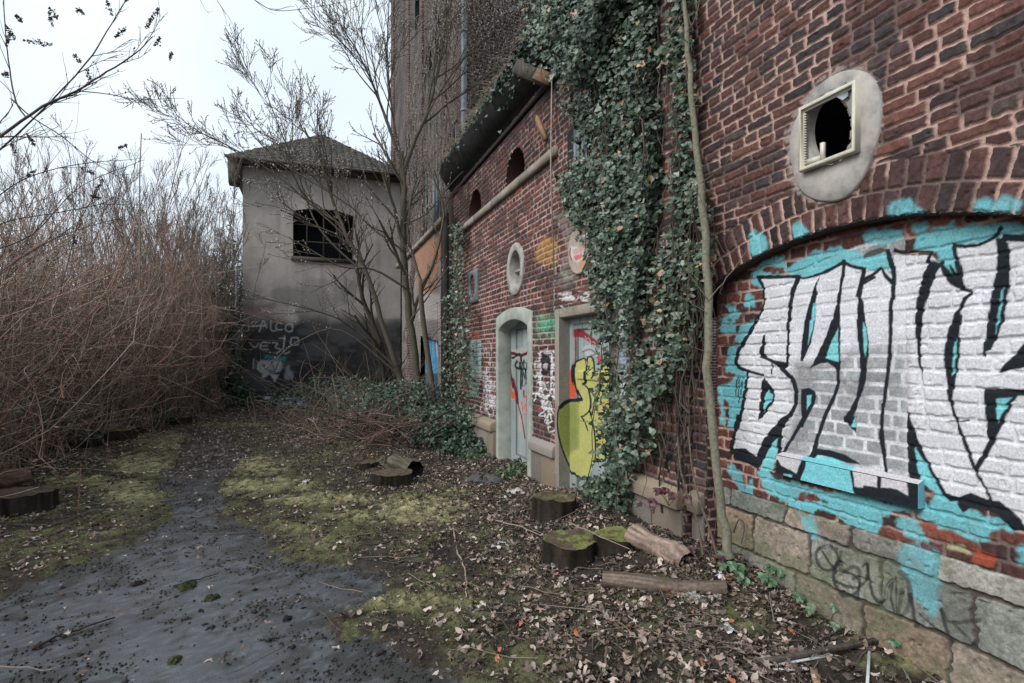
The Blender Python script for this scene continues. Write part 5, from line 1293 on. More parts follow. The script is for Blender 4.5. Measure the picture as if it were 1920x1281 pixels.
log('fallen_log', 'pale barkless log slanting towards the wall with a black hollow end', at_z(1190, 1000, .26), at_z(1288, 1058, .17), .085, .10, (.30, .22, .18), 1, True)
log('fallen_log', 'long dark split log lying across the leaves in front of the wall', at_z(1130, 1088, .11), at_z(1362, 1106, .13), .065, .055, (.17, .13, .105), 5, False, flat=.8)
log('fallen_log', 'short mossy log lying behind the wide dark stump', at_z(742, 866, .16), at_z(778, 880, .14), .11, .12, (.12, .11, .08), 7, True)
log('fallen_log', 'broken reddish log above the split stump at the left edge', at_z(-30, 905, .16), at_z(55, 890, .18), .12, .09, (.22, .14, .11), 9, False)
def stick(name, label, px, r, col, cat='branch', up=.03, group=None, side=None):
    pts = np.array([GP(x, y, up) for x, y in px]); pts = smooth_line(pts[:, :3], 4) if False else pts
    q = []
    for a, b in zip(pts[:-1], pts[1:]):
        for t in np.linspace(0, 1, 5)[:-1]: q.append(a + (b - a) * t)
    q.append(pts[-1]); q = np.array(q); q += np.random.RandomState(len(q)).normal(0, .004, q.shape)
    mb = MB(); mb.tube(q, np.linspace(r, r * .5, len(q)), 6, col)
    for s_ in side or []:
        ps = np.array([GP(x, y, up * .7) for x, y in s_]); mb.tube(ps, np.linspace(r * .6, r * .3, len(ps)), 5, col)
    return tag(mb.build(name, M['bark'], None, True), label, cat, group)
stick('fallen_branch', 'thin pale forked branch lying on the moss in the middle of the yard', [(850, 978), (852, 1010), (860, 1040), (872, 1066), (875, 1092), (873, 1126)], .010, (.33, .25, .2), side=[[(875, 1092), (890, 1098), (905, 1104)]])
stick('fallen_branch', 'long brown crooked branch running from the dark log towards the camera', [(1180, 1118), (1160, 1150), (1145, 1180), (1138, 1215), (1136, 1250), (1115, 1290)], .012, (.16, .12, .1), side=[[(1162, 1150), (1178, 1170), (1182, 1195)], [(1140, 1200), (1136, 1240)]])
stick('fallen_branch', 'straight dry stick leaning over the stumps beside the wall', [(930, 975), (980, 990), (1015, 1005)], .008, (.3, .24, .2), up=.06)
stick('fallen_branch', 'long thin twig across the mossed stumps near the pale log', [(1065, 978), (1110, 1000), (1180, 1030)], .006, (.3, .24, .2), up=.22)
stick('fallen_branch', 'dark twig lying alone on the wet asphalt', [(325, 1098), (360, 1090), (410, 1076)], .006, (.04, .035, .03), up=.012)
stick('fallen_branch', 'broken dark stick on the asphalt at the lower left', [(60, 1215), (120, 1190), (215, 1158)], .009, (.05, .04, .035), up=.015)
stick('fallen_branch', 'short twig on the dry strip of asphalt in the distance', [(310, 886), (345, 888), (380, 886)], .008, (.2, .17, .14), up=.015)
# clods
def clod(px, py, s, label, col=(.03, .028, .02), name='soil_clod', cat='clod', fl=.5, seed=0):
    p = GP(px, py, 0); rs = np.random.RandomState(int(px + py)); s = s * H_CAM / (py - HOR); n, m = 30, 12; V = []
    for j in range(m):
        for i in range(n):
            a, b = 2 * math.pi * i / n, math.pi * j / (m - 1); k = s * (.35 + .9 * float(fbm(np.array([math.cos(a) * 2.4 + 5 + px]), np.array([math.sin(a) * 2.4 + b * 2.2]), 3, 3)[0]) + .12 * rs.randn())
            V.append((p[0] + k * math.sin(b) * math.cos(a), p[1] + k * math.sin(b) * math.sin(a), p[2] + k * fl * math.cos(b)))
    i = np.arange(n * m).reshape(m, n); F = np.stack([i[:-1], i[1:], np.roll(i[1:], -1, 1), np.roll(i[:-1], -1, 1)], -1).reshape(-1, 4)
    mb = MB(); mb.add(V, [F], col); return tag(mb.build(name, M['bark'], None, True), label, cat)
clod(350, 1102, 20, 'biggest dark moss clod on the wet asphalt', (.045, .05, .02)); clod(398, 1122, 14, 'dark clod on the asphalt, right of the biggest clod', (.04, .04, .02))
clod(255, 1096, 12, 'flat dark clod left of the biggest clod on the asphalt'); clod(540, 1162, 10, 'lone round black stone on the asphalt in the middle foreground', (.02, .02, .022), 'stone', 'stone', .8)
clod(328, 1240, 16, 'green clod near the bottom of the asphalt', (.055, .06, .025)); clod(1305, 1125, 22, 'pale whitish rock below the dark log', (.30, .29, .27), 'rock', 'rock', .6); clod(1345, 1118, 14, 'smaller pale rock right of the whitish rock', (.28, .26, .24), 'rock', 'rock', .6)
clod(905, 905, 40, 'flat grey stone slab in the leaves in front of the arched door', (.10, .10, .10), 'stone', 'stone', .35); clod(478, 905, 22, 'dark flat stone in the bright moss', (.05, .05, .05), 'stone', 'stone', .3)
# boards and white scraps at lower right
def board(name, label, a, b, w, h, mat, up=.03, cat='board', group=None, c=None):
    mb = MB(); mb.beam(GP(*a, up), GP(*b, up + .01), w, h, c=c); o = mb.build(name, mat, None); md = o.modifiers.new('b', 'BEVEL'); md.width = .0015
    return tag(o, label, cat, group)
board('old_board', 'dark weathered lath lying against the foot of the wall', (1435, 1240), (1650, 1200), .03, .022, M['wood_dark'], .05)
mwhite = mat_noise('dirty white plastic', (.45, .46, .47), (.66, .68, .70), 12, .5, .1, .001)
board('white_strip', 'white plastic strip under the dark lath', (1452, 1248), (1560, 1228), .016, .008, mwhite, .035, 'scrap'); board('white_strip', 'longest white plastic strip below the dark lath', (1450, 1256), (1515, 1254), .022, .008, mwhite, .03, 'scrap')
board('white_strip', 'upright looking white strip pointing at the camera beside the wall', (1630, 1222), (1626, 1290), .014, .012, mwhite, .04, 'scrap'); board('old_board', 'small pale block of wood between the white strips', (1525, 1255), (1532, 1285), .035, .02, M['wood_end'], .03)
board('white_strip', 'white strip on the moss at the far left edge', (0, 1008), (24, 1003), .02, .008, mwhite, .04, 'scrap')
def scrap(px, py, s, label, col=(.6, .62, .66)):
    p = GP(px, py, .03); rs = np.random.RandomState(int(px)); s = s * H_CAM / (py - HOR); g = 7; u, v = np.meshgrid(np.linspace(-1, 1, g), np.linspace(-.6, .6, g), indexing='ij')
    zz = .25 * np.sin(u * 3 + px) * np.cos(v * 4) + .18 * rs.randn(g, g) * .6; a = rs.uniform(0, 6); V = np.stack([p[0] + s * (u * math.cos(a) - v * math.sin(a)), p[1] + s * (u * math.sin(a) + v * math.cos(a)), p[2] + s * (.3 + zz)], -1).reshape(-1, 3)
    i = np.arange(g * g).reshape(g, g); F = np.stack([i[:-1, :-1], i[1:, :-1], i[1:, 1:], i[:-1, 1:]], -1).reshape(-1, 4); mb = MB(); mb.add(V, [F], col)
    return tag(mb.build('crumpled_scrap', M['leaf'], None, True), label, 'scrap')
scrap(1368, 1184, 16, 'crumpled white scrap in the leaves left of the wall foot'); scrap(1395, 1190, 10, 'small whitish scrap beside the crumpled one')
scrap(940, 1020, 8, 'white paper scrap left of the mossy stumps'); scrap(930, 1028, 9, 'flat whitish scrap beside the paper left of the stumps'); scrap(1345, 1082, 10, 'white rag at the foot of the young tree'); scrap(573, 905, 9, 'white scrap on the moss in front of the brushwood', (.5, .5, .5))
scrap(585, 792, 16, 'pale crumpled sheet at the far end of the yard'); scrap(965, 925, 14, 'white flattened scrap in front of the arched door', (.5, .5, .5))
rs = np.random.RandomState(4); mb = MB()
for k in range(90):
    p = GP(rs.uniform(500, 575), rs.uniform(752, 772), .0); p = p + [0, 0, .1 + .12 * rs.rand()]; s = rs.uniform(.04, .13)
    mb.add(p + rs.normal(0, s, (4, 3)) * [1, .6, .5], [np.array([[0, 1, 2], [1, 3, 2]])], np.array([.22, .30, .36]) * rs.uniform(.4, 1.5))
tag(mb.build('rubbish_heap', M['leaf'], None), 'heap of torn blue grey plastic sheeting at the foot of the pale house', 'rubbish')

# ------------------------------------------------------------------ plants
def basis(d):
    d = d / np.linalg.norm(d); a = np.cross(d, [0, 0, 1.0]) if abs(d[2]) < .95 else np.cross(d, [1.0, 0, 0]); a /= np.linalg.norm(a); return d, a, np.cross(d, a)
def grow(rs, p, d, L, r, lev, out, buds, kids=5, up=.25, ang=(.35, .8), ratio=.62, wig=.10, r_end=.45, k0=.25):
    K = 7; q = [np.array(p, float)]; d = np.array(d, float) / np.linalg.norm(d); ds = [d]
    for i in range(K - 1):
        d = d + rs.normal(0, wig, 3) + np.array([0, 0, up * .12]); d /= np.linalg.norm(d); q.append(q[-1] + d * L / (K - 1)); ds.append(d)
    q = np.array(q); rr = np.linspace(r, r * (r_end if lev > 0 else .3), K); out.append((q, rr))
    if lev == 0:
        for f in np.linspace(.15, 1, 7): i = min(int(f * (K - 1)), K - 2); g = f * (K - 1) - i; buds.append(q[i] * (1 - g) + q[i + 1] * g)
        return
    branches(rs, q, rr, L, lev, out, buds, kids, up, ang, ratio, wig, k0)
def branches(rs, q, rr, L, lev, out, buds, kids=5, up=.25, ang=(.35, .8), ratio=.62, wig=.10, k0=.25, bias=None, sub=None):
    K = len(q); T = np.gradient(q, axis=0)
    for n in range(kids):
        f = k0 + (1 - k0) * (n + rs.rand()) / kids; f = min(f, .999); i = int(f * (K - 1)); g = f * (K - 1) - i
        p = q[i] * (1 - g) + q[min(i + 1, K - 1)] * g; r = (rr[i] * (1 - g) + rr[min(i + 1, K - 1)] * g) * .62
        d, a, b = basis(T[i]); th = rs.uniform(*ang); ph = rs.uniform(0, 2 * math.pi)
        nd = d * math.cos(th) + math.sin(th) * (a * math.cos(ph) + b * math.sin(ph)) + np.array([0, 0, up * .5])
        if bias is not None: nd = nd + bias
        grow(rs, p, nd, L * ratio * rs.uniform(.7, 1.15) * (1.15 - .5 * f), max(r, .0022), lev - 1, out, buds, sub or kids, up, ang, .66 if sub else ratio, wig)
def wood(out, name, mat, parent, col, sides=5, rmin=.0):
    mb = MB(); groups = {}
    for q, r in out: groups.setdefault((len(q), 6 if r[0] > .03 else (4 if r[0] > .008 else 3)), []).append((q, r))
    for (k, sd), v in groups.items():
        Q = np.array([a for a, b in v]); R = np.maximum(np.array([b for a, b in v]), rmin)
        cc = np.repeat(np.asarray(col)[None], len(v), 0) * np.random.RandomState(3).uniform(.7, 1.25, (len(v), 1))
        mb.tubes(Q, R, sd if sd < 6 else 9, cc)
    return mb.build(name, mat, parent, True)
def budmesh(buds, name, mat, parent, col, s, rs, st=1.6, keep=1.0):
    b = np.array(buds); b = b[rs.rand(len(b)) < keep]; b = b + rs.normal(0, .008, b.shape)
    V, F, C_ = specks(b, rs.uniform(.6, 1.2, len(b)) * s, np.asarray(col)[None] * rs.uniform(.5, 1.3, (len(b), 1)), rs.normal(0, st * .5, (len(b), 3)) + [0, 0, st * .5])
    mb = MB(); mb.add(V, [F], C_); return mb.build(name, mat, parent)

# ---- the multi-stemmed bare tree in front of the tower
rs = np.random.RandomState(21)
tb = P(795, 805, 11.6); tb[2] = gz(tb[0], tb[1])
tree = thing('bare_tree', 'bare multi-stemmed tree full of pale buds in front of the brick tower', 'tree', tb)
out, buds = [], []
def limb(px, t0, t1, r0, r1, kids, lev, L, rs=rs, out=out, buds=buds, bias=None, **kw):
    n = len(px); q = np.array([P(x, y, t0 + (t1 - t0) * i / (n - 1)) for i, (x, y) in enumerate(px)]); q = smooth_line(q, 4)
    rr = np.linspace(r0, r1, len(q)); q = q + np.random.RandomState(n).normal(0, r0 * .12, q.shape)
    out.append((q, rr))
    if kids: branches(rs, q, rr, L, lev, out, buds, kids, bias=bias, sub=5, **kw)
LB = np.array([-.75, -.1, .35]); RB = np.array([.45, -.2, .55])
limb([(800, 830), (785, 720), (772, 620), (762, 540), (756, 450), (757, 370), (757, 320)], 11.4, 11.2, .080, .062, 6, 3, 1.7, k0=.35, ratio=1)
limb([(757, 325), (740, 270), (722, 220), (700, 160), (672, 100), (640, 50)], 11.2, 10.8, .042, .010, 10, 3, 2.0, ratio=.9, bias=LB * .5)
limb([(757, 325), (775, 270), (800, 215), (815, 160), (828, 100), (835, 40), (838, -20)], 11.2, 10.4, .05, .012, 11, 3, 2.0, ratio=.9, bias=RB * .5)
limb([(800, 215), (840, 150), (880, 100), (935, 60)], 10.8, 10.2, .022, .008, 8, 3, 1.6, ratio=.9, bias=RB * .4)
limb([(757, 330), (742, 250), (730, 160), (726, 80), (730, -10)], 11.2, 11.0, .026, .009, 9, 3, 1.8, ratio=.9)
limb([(782, 800), (748, 700), (715, 600), (690, 520), (655, 450), (625, 380), (600, 300), (570, 240)], 11.4, 11.2, .068, .016, 11, 3, 2.0, k0=.4, ratio=.9, bias=LB * .4)
limb([(655, 450), (590, 390), (520, 330), (440, 280), (370, 245), (330, 215)], 11.3, 10.8, .022, .007, 10, 3, 1.5, ratio=.9, bias=LB * .25)
limb([(690, 520), (600, 430), (560, 330), (520, 230), (490, 150)], 11.3, 11.0, .022, .007, 9, 3, 1.6, ratio=.9)
limb([(742, 690), (690, 640), (640, 600), (560, 575), (470, 555)], 11.2, 10.6, .026, .007, 6, 2, 1.3, ratio=.8, bias=[-.2, -.2, .1])
limb([(760, 540), (700, 505), (640, 500), (585, 470), (540, 445)], 11.2, 10.5, .026, .008, 6, 2, 1.3, ratio=.8, bias=LB * .2)
limb([(756, 470), (700, 430), (660, 390), (600, 350), (520, 300), (470, 250)], 11.2, 10.6, .022, .007, 9, 3, 1.6, ratio=.8, bias=LB * .3)
limb([(770, 600), (800, 560), (838, 505), (860, 470), (880, 440)], 11.2, 10.2, .02, .007, 5, 1, 1.0)
limb([(758, 420), (800, 400), (850, 340), (900, 300), (960, 300)], 11.2, 9.6, .02, .006, 6, 1, 1.0)
limb([(745, 700), (640, 620), (560, 640), (500, 690)], 11.2, 10.4, .018, .006, 5, 1, 1.0)
wood(out, 'trunk', M['bark'], tree, (.105, .093, .070), rmin=.0046)
budmesh(buds, 'buds', M['leaf'], tree, (.48, .44, .42), .012, rs, st=1.9, keep=.8)
print('tree polylines', len(out), 'buds', len(buds))
# ---- tangle of thin arching stems at its foot
rs_t = np.random.RandomState(61); N = 420; cpt = P(700, 790, 12.2); cpt[2] = 0; st_ = cpt + rs_t.normal(0, 1, (N, 3)) * [.95, 1.0, 0]; st_[:, 2] = gh(st_[:, 0], st_[:, 1]); an_ = rs_t.uniform(0, 6.28, N); d_ = np.c_[np.cos(an_) * .8 - .15, np.sin(an_) * .8 - .1, np.ones(N)]; K_ = 9; Lt = rs_t.uniform(.8, 2.6, N); Qt = np.zeros((N, K_, 3)); Qt[:, 0] = st_
for j in range(1, K_): d_ = d_ * .92 + rs_t.normal(0, .16, (N, 3)); d_[:, 2] -= .16 * rs_t.rand(N); d_ /= np.linalg.norm(d_, axis=1, keepdims=True); Qt[:, j] = Qt[:, j - 1] + d_ * (Lt / (K_ - 1))[:, None]
Qt[..., 2] = np.maximum(Qt[..., 2], .05); mb = MB(); mb.tubes(Qt, np.outer(rs_t.uniform(.003, .009, N), np.linspace(1, .4, K_)), 4, np.array([[.20, .16, .125]]) * rs_t.uniform(.35, 1.6, (N, 1))); tag(mb.build('bramble_tangle', M['bark'], None), 'wild tangle of arching bramble stems left of the multi-stemmed tree', 'brambles')
# ---- slimmer neighbour
out, buds = [], []
b2 = P(826, 830, 11.0); b2[2] = gz(b2[0], b2[1])
tree2 = thing('bare_tree', 'slim forked bare tree just right of the main trunk, in front of the blue door', 'tree', b2)
limb([(824, 835), (812, 740), (800, 650), (790, 570), (788, 520)], 11.0, 10.9, .06, .045, 0, 0, 0)
limb([(790, 535), (810, 500), (826, 440), (832, 390), (815, 340), (800, 300)], 10.9, 10.6, .035, .012, 6, 2, 1.2, out=out, buds=buds)
limb([(790, 530), (778, 490), (765, 440), (770, 380)], 10.9, 10.8, .028, .010, 5, 2, 1.1, out=out, buds=buds)
out2 = out
out2.append((smooth_line(np.array([P(824, 835, 11.0), P(812, 740, 11.0), P(800, 650, 11.0), P(790, 570, 10.9), P(789, 525, 10.9)]), 4), np.linspace(.065, .048, 17)))
out2.append((smooth_line(np.array([P(800, 650, 11), P(830, 610, 10.6), P(880, 598, 10.2), P(935, 602, 9.8)]), 4), np.linspace(.012, .006, 13)))
wood(out2, 'trunk', M['bark'], tree2, (.13, .11, .085), rmin=.003)
# ---- leaning dark stems of the thicket at its foot
out, buds = [], []
b3 = P(760, 800, 11.9); b3[2] = gz(b3[0], b3[1])
tree3 = thing('bare_tree', 'dark leaning trunk left of the main multi-stemmed tree', 'tree', b3)
rs3 = np.random.RandomState(4)
limb([(772, 815), (735, 720), (712, 640), (680, 560), (668, 500)], 11.9, 12.2, .085, .035, 7, 2, 1.5, rs=rs3, out=out, buds=buds, k0=.3, ratio=.9)
limb([(752, 800), (728, 740), (716, 690), (700, 640)], 11.9, 11.9, .06, .02, 5, 2, 1.2, rs=rs3, out=out, buds=buds)
wood(out, 'trunk', M['bark'], tree3, (.055, .047, .038), rmin=.003)

# ---- the young tree in front of the arch bay
rs = np.random.RandomState(9); out, buds = [], []
yb = P(1368, 1042, 3.72); 
young = thing('young_tree', 'slender grey green young tree growing against the wall beside the ivy', 'tree', yb)
limb([(1368, 1046), (1358, 985), (1350, 930), (1338, 820), (1327, 690), (1329, 560), (1322, 450), (1314, 350), (1302, 250), (1292, 130), (1284, 20), (1278, -60)], 3.72, 3.9, .034, .014, 0, 0, 0, out=out, buds=buds)
main = out[-1]; out[-1] = (main[0], np.interp(np.linspace(0, 1, len(main[1])), [0, .3, .6, .85, 1], [.034, .029, .027, .018, .011]))
for px_, r_ in (([(1329, 565), (1300, 525), (1275, 495)], .007), ([(1328, 590), (1300, 570), (1270, 555), (1258, 548)], .004), ([(1330, 562), (1355, 530), (1375, 505), (1400, 470)], .0055), ([(1312, 345), (1340, 325), (1370, 295), (1400, 240)], .0045), ([(1300, 240), (1280, 225), (1265, 210)], .004),
                ([(1326, 640), (1350, 615), (1400, 605), (1440, 595)], .004), ([(1325, 660), (1290, 648), (1270, 650)], .003), ([(1290, 80), (1260, 50), (1230, 10)], .005), ([(1288, 60), (1305, 30), (1315, -20)], .004), ([(1317, 380), (1300, 345), (1270, 340), (1250, 320)], .003), ([(1298, 200), (1330, 190), (1380, 120)], .003)):
    q = np.array([P(x, y, 3.78 - .06 * i) for i, (x, y) in enumerate(px_)]); out.append((smooth_line(q, 3) + rs.normal(0, .002, (3 * (len(q) - 1) + 1, 3)), np.linspace(r_, r_ * .4, 3 * (len(q) - 1) + 1)))
wood(out, 'trunk', M['bark'], young, (.21, .20, .15))
sap = thing('sapling', 'bundle of thin brown saplings at the corner of the plinth', 'sapling', P(1320, 1035, 3.9))
out = []
for px_, r_ in (([(1318, 1040), (1308, 980), (1290, 930), (1276, 880), (1270, 820)], .011), ([(1345, 1045), (1330, 990), (1312, 940), (1298, 880), (1290, 800)], .012), ([(1322, 1030), (1300, 960), (1293, 900), (1300, 850)], .004), ([(1332, 1040), (1345, 960), (1342, 880), (1330, 780)], .003), ([(1375, 1000), (1385, 975), (1396, 985), (1390, 1020)], .006)):
    q = smooth_line(np.array([P(x, y, 3.85) for x, y in px_]), 3); out.append((q, np.linspace(r_, r_ * .6, len(q))))
wood(out, 'stem', M['bark'], sap, (.17, .13, .11))

# ---- ivy
def ivy(name, label, polys, n, seed, size=(.030, .072), thick=.12, X=0.0, col=None, dead=.015, Xf=None, parent_loc=None, gap=.0, dens=None, vines=60, holes=()):
    rs = np.random.RandomState(seed); pos = []
    for px, frac, x0, x1 in polys:
        poly = np.array([W(x, y, X - (x0 + .45 * (x1 - x0))) for x, y in px]); lo, hi = poly.min(0), poly.max(0); m = int(n * frac); got = []
        while sum(map(len, got)) < m:
            c = rs.uniform(lo, hi, (m * 3, 2)); k = (sdf(c[:, 0], c[:, 1], poly) + .18 * (fbm(c[:, 0] * 4, c[:, 1] * 4, 3, seed) - .5) < 0) & (fbm(c[:, 0] * 5, c[:, 1] * 2.2, 3, seed + 7) > .30 + gap)
            got.append(c[k])
        c = np.concatenate(got)[:m]
        dep = (x0 + (x1 - x0) * rs.rand(m) ** 1.3) * (.6 + .8 * fbm(c[:, 0] * 4, c[:, 1] * 4, 3, seed + 3))
        pos.append(np.c_[X - dep, c])
    pos = np.concatenate(pos)
    for hp, pr in holes:
        hq = np.array([W(x, y, X - .10) for x, y in hp]); k = (sdf(pos[:, 1], pos[:, 2], hq) + .10 * (fbm(pos[:, 1] * 5, pos[:, 2] * 5, 3, seed + 9) - .5) < 0) & (rs.rand(len(pos)) < pr); pos = pos[~k]
    N = len(pos)
    root = thing(name, label, 'ivy', pos.mean(0) * [1, 1, 0] + [0, 0, .1])
    nrm = np.stack([-np.ones(N), rs.normal(-.25, .45, N), rs.normal(.25, .45, N)], 1)
    u = rs.rand(N, 1); cl = np.clip(fbm(pos[:, 1] * 6, pos[:, 2] * 6, 3, seed + 5) * 1.6 - .3, 0, 1)[:, None]
    C_ = np.array([.028, .052, .034]) * (1 - u) + np.array([.088, .135, .084]) * u; C_ = C_ * (.6 + .7 * cl); pal_ = rs.rand(N) < .10; C_[pal_] = np.array([.21, .27, .21]) * rs.uniform(.7, 1.2, (pal_.sum(), 1))
    dd = rs.rand(N) < dead; C_[dd] = np.array([.38, .22, .12]) * rs.uniform(.6, 1.3, (dd.sum(), 1))
    dv = np.stack([rs.normal(0, .2, N), rs.normal(0, .45, N), -np.ones(N)], 1)
    k = rs.rand(N) < .65; mb = MB()
    for msk, shp in ((k, IVY), (~k, LEAF * 1.1)):
        Vv, Ff, Cx = blades(pos[msk], nrm[msk], rs.uniform(*size, msk.sum()), shp, C_[msk], rs, .35, dirv=-dv[msk]); mb.add(Vv, [Ff], Cx)
    mb.build('leaves', M['ivy'], root)
    if vines:
        a = pos[rs.randint(0, N, vines)]; K = 9; Q = np.zeros((vines, K, 3)); Q[:, 0] = a
        for j in range(1, K): Q[:, j] = Q[:, j - 1] + np.stack([rs.normal(0, .01, vines), rs.normal(0, .045, vines), -np.abs(rs.normal(.13, .06, vines))], 1)
        Q[..., 0] = np.minimum(Q[..., 0], X - .02); Q[..., 2] = np.maximum(Q[..., 2], .05)
        mb = MB(); mb.tubes(Q, np.outer(rs.uniform(.002, .008, vines), np.linspace(.7, 1.2, K)), 4, np.array([[.10, .08, .065]]) * rs.uniform(.5, 1.3, (vines, 1))); mb.build('stems', M['bark'], root)
    return root
curtain = [(1062, 150), (1100, 0), (1130, -60), (1225, -60), (1226, 60), (1222, 200), (1232, 330), (1215, 480), (1205, 560), (1190, 640), (1225, 680), (1262, 690), (1235, 770), (1210, 850), (1190, 885), (1175, 960), (1130, 985), (1098, 930), (1128, 900), (1126, 760), (1135, 640), (1120, 590), (1128, 550), (1110, 500), (1075, 430), (1052, 350), (1082, 320), (1088, 240), (1062, 210)]
ivy('ivy_curtain', 'great dark green ivy curtain hanging down the wall over the half hidden yellow painted door', [(curtain, 1.0, .02, .24)], 13500, 3, vines=60, holes=(([(1146, 545), (1180, 550), (1180, 640), (1170, 760), (1148, 750)], .88), ([(1060, 425), (1118, 420), (1118, 525), (1062, 520)], .93), ([(1125, 640), (1260, 640), (1240, 900), (1125, 980)], .42)))
ivy('ivy_strand', 'looser ivy strand climbing the corner behind the young tree', [([(1245, -40), (1290, -40), (1292, 60), (1290, 170), (1300, 260), (1300, 330), (1330, 380), (1332, 500), (1312, 560), (1305, 640), (1288, 700), (1245, 700), (1215, 640), (1222, 540), (1240, 470), (1262, 400), (1255, 300), (1262, 200), (1250, 100)], 1.0, .02, .13)], 1900, 5, dead=.06, gap=.03, vines=70)
ivy('ivy_clump', 'low ivy growing at the foot of the yellow painted door', [([(1092, 900), (1130, 880), (1160, 900), (1150, 1000), (1108, 1000), (1086, 950)], 1.0, .05, .3)], 420, 8, vines=14)
# ivy and dry grass on the roof edge
def roof_ivy():
    rs = np.random.RandomState(31); root = thing('roof_ivy', 'ivy and dead grass overgrowing the edge of the low roof', 'ivy', (XE, 7, ZE)); N = 5200
    y = rs.uniform(3.4, 10.9, N) ; wgt = rs.rand(N) < np.interp(y, [3.4, 5.6, 7.0, 8.0, 10.9], [1, .9, .5, .22, .12]); y = y[wgt]; N = len(y)
    x = XE + np.abs(rs.normal(0, .12, N)) - .06; z = ZE + .07 + (x - XE) * .55 + rs.normal(.0, .05, N)
    hang = rs.rand(N) < np.interp(y, [3.4, 5.6, 6.4, 7.5, 11], [.8, .7, .3, .12, .05]); z[hang] -= np.abs(rs.normal(0, .20, hang.sum()))
    C_ = np.array([[.05, .085, .052]]) * rs.uniform(.25, 1.1, (N, 1)); g_ = rs.rand(N) < .08; C_[g_] = (.11, .17, .06)
    nrm = rs.normal(0, .5, (N, 3)) + [-1, -.2, .2]; mb = MB(); Vv, Ff, Cx = blades(np.c_[x, y, z], nrm, rs.uniform(.035, .065, N), IVY, C_, rs, .35, dirv=rs.normal(0, .3, (N, 3)) + [0, 0, 1]); mb.add(Vv, [Ff], Cx); mb.build('leaves', M['ivy'], root)
    N = 1500; y = rs.uniform(5.2, 11.0, N); a = np.c_[XE + rs.uniform(-.02, .25, N), y, ZE + .10 + rs.uniform(0, .08, N)]; K = 4; d = np.c_[rs.normal(-.5, .4, N), rs.normal(0, .5, N), rs.uniform(.0, 1.1, N)] * rs.uniform(.05, .22, (N, 1))
    Q = a[:, None] + d[:, None] * np.linspace(0, 1, K)[None, :, None] + np.array([0, 0, -.10]) * (np.linspace(0, 1, K) ** 2)[None, :, None]
    mb = MB(); mb.tubes(Q, np.outer(rs.uniform(.002, .005, N), [1, .9, .7, .3]), 3, np.array([[.27, .21, .145]]) * rs.uniform(.5, 1.3, (N, 1))); mb.build('dry_grass', M['leaf'], root)
roof_ivy()
ivy('ivy_mass', 'deep dark ivy bulging under the roof where wall and eaves meet', [([(1020, 30), (1050, -60), (1190, -60), (1140, 40), (1085, 180), (1066, 160), (1050, 110)], 1.0, .05, .55)], 3200, 12, size=(.035, .07), vines=0)
ivy('ivy_pier', 'ivy creeping up the dark corner pier between the two buildings', [([(838, 560), (875, 540), (885, 640), (888, 800), (838, 830), (832, 700)], .75, .14, .35), ([(848, 420), (868, 420), (870, 560), (846, 560)], .25, .13, .22)], 1500, 13, size=(.05, .085), vines=50)

# ---- dead creeper over the tower
rs = np.random.RandomState(6); N = 1500
N = 1900
dc = thing('dead_creeper', 'leafless tangle of dead grey creeper covering the tower', 'creeper', (TX, TY0, 5))
face = rs.rand(N) < .62; y = np.where(face, TY0 - .03, rs.uniform(TY0, 19, N)); x = np.where(face, rs.uniform(TX, 3.6, N), TX - .05); z = rs.uniform(4.2, 11.5, N); K = 9
Q = np.zeros((N, K, 3)); Q[:, 0] = np.c_[x, y, z]
for j in range(1, K):
    s1 = rs.normal(0, .10, N); Q[:, j] = Q[:, j - 1] + np.c_[np.where(face, s1, rs.normal(0, .012, N)), np.where(face, rs.normal(0, .012, N), s1 * 1.5), rs.normal(-.12, .10, N)]
Q[..., 0] = np.where(face[:, None], np.maximum(Q[..., 0], TX), np.minimum(Q[..., 0], TX - .02)); Q[..., 1] = np.where(face[:, None], np.minimum(Q[..., 1], TY0 - .02), Q[..., 1])
mb = MB(); mb.tubes(Q, np.outer(rs.uniform(.004, .009, N), np.linspace(1, .5, K)), 3, np.array([[.30, .26, .24]]) * rs.uniform(.5, 1.3, (N, 1))); mb.build('stems', M['bark'], dc)
b = Q[:, 1::1].reshape(-1, 3); b = b[rs.rand(len(b)) < .85] + rs.normal(0, .03, (int((b[:, 0] < 99).sum()), 3))[:0].sum() if False else Q[:, 1:].reshape(-1, 3)
b = b + rs.normal(0, .03, b.shape) * [0.3, .6, 1]
V, F, C_ = specks(b, rs.uniform(.008, .022, len(b)), np.array([[.52, .47, .44]]) * rs.uniform(.3, 1.2, (len(b), 1)), rs.normal(0, .8, (len(b), 3))); mb = MB(); mb.add(V, [F], C_); mb.build('seed_heads', M['leaf'], dc)

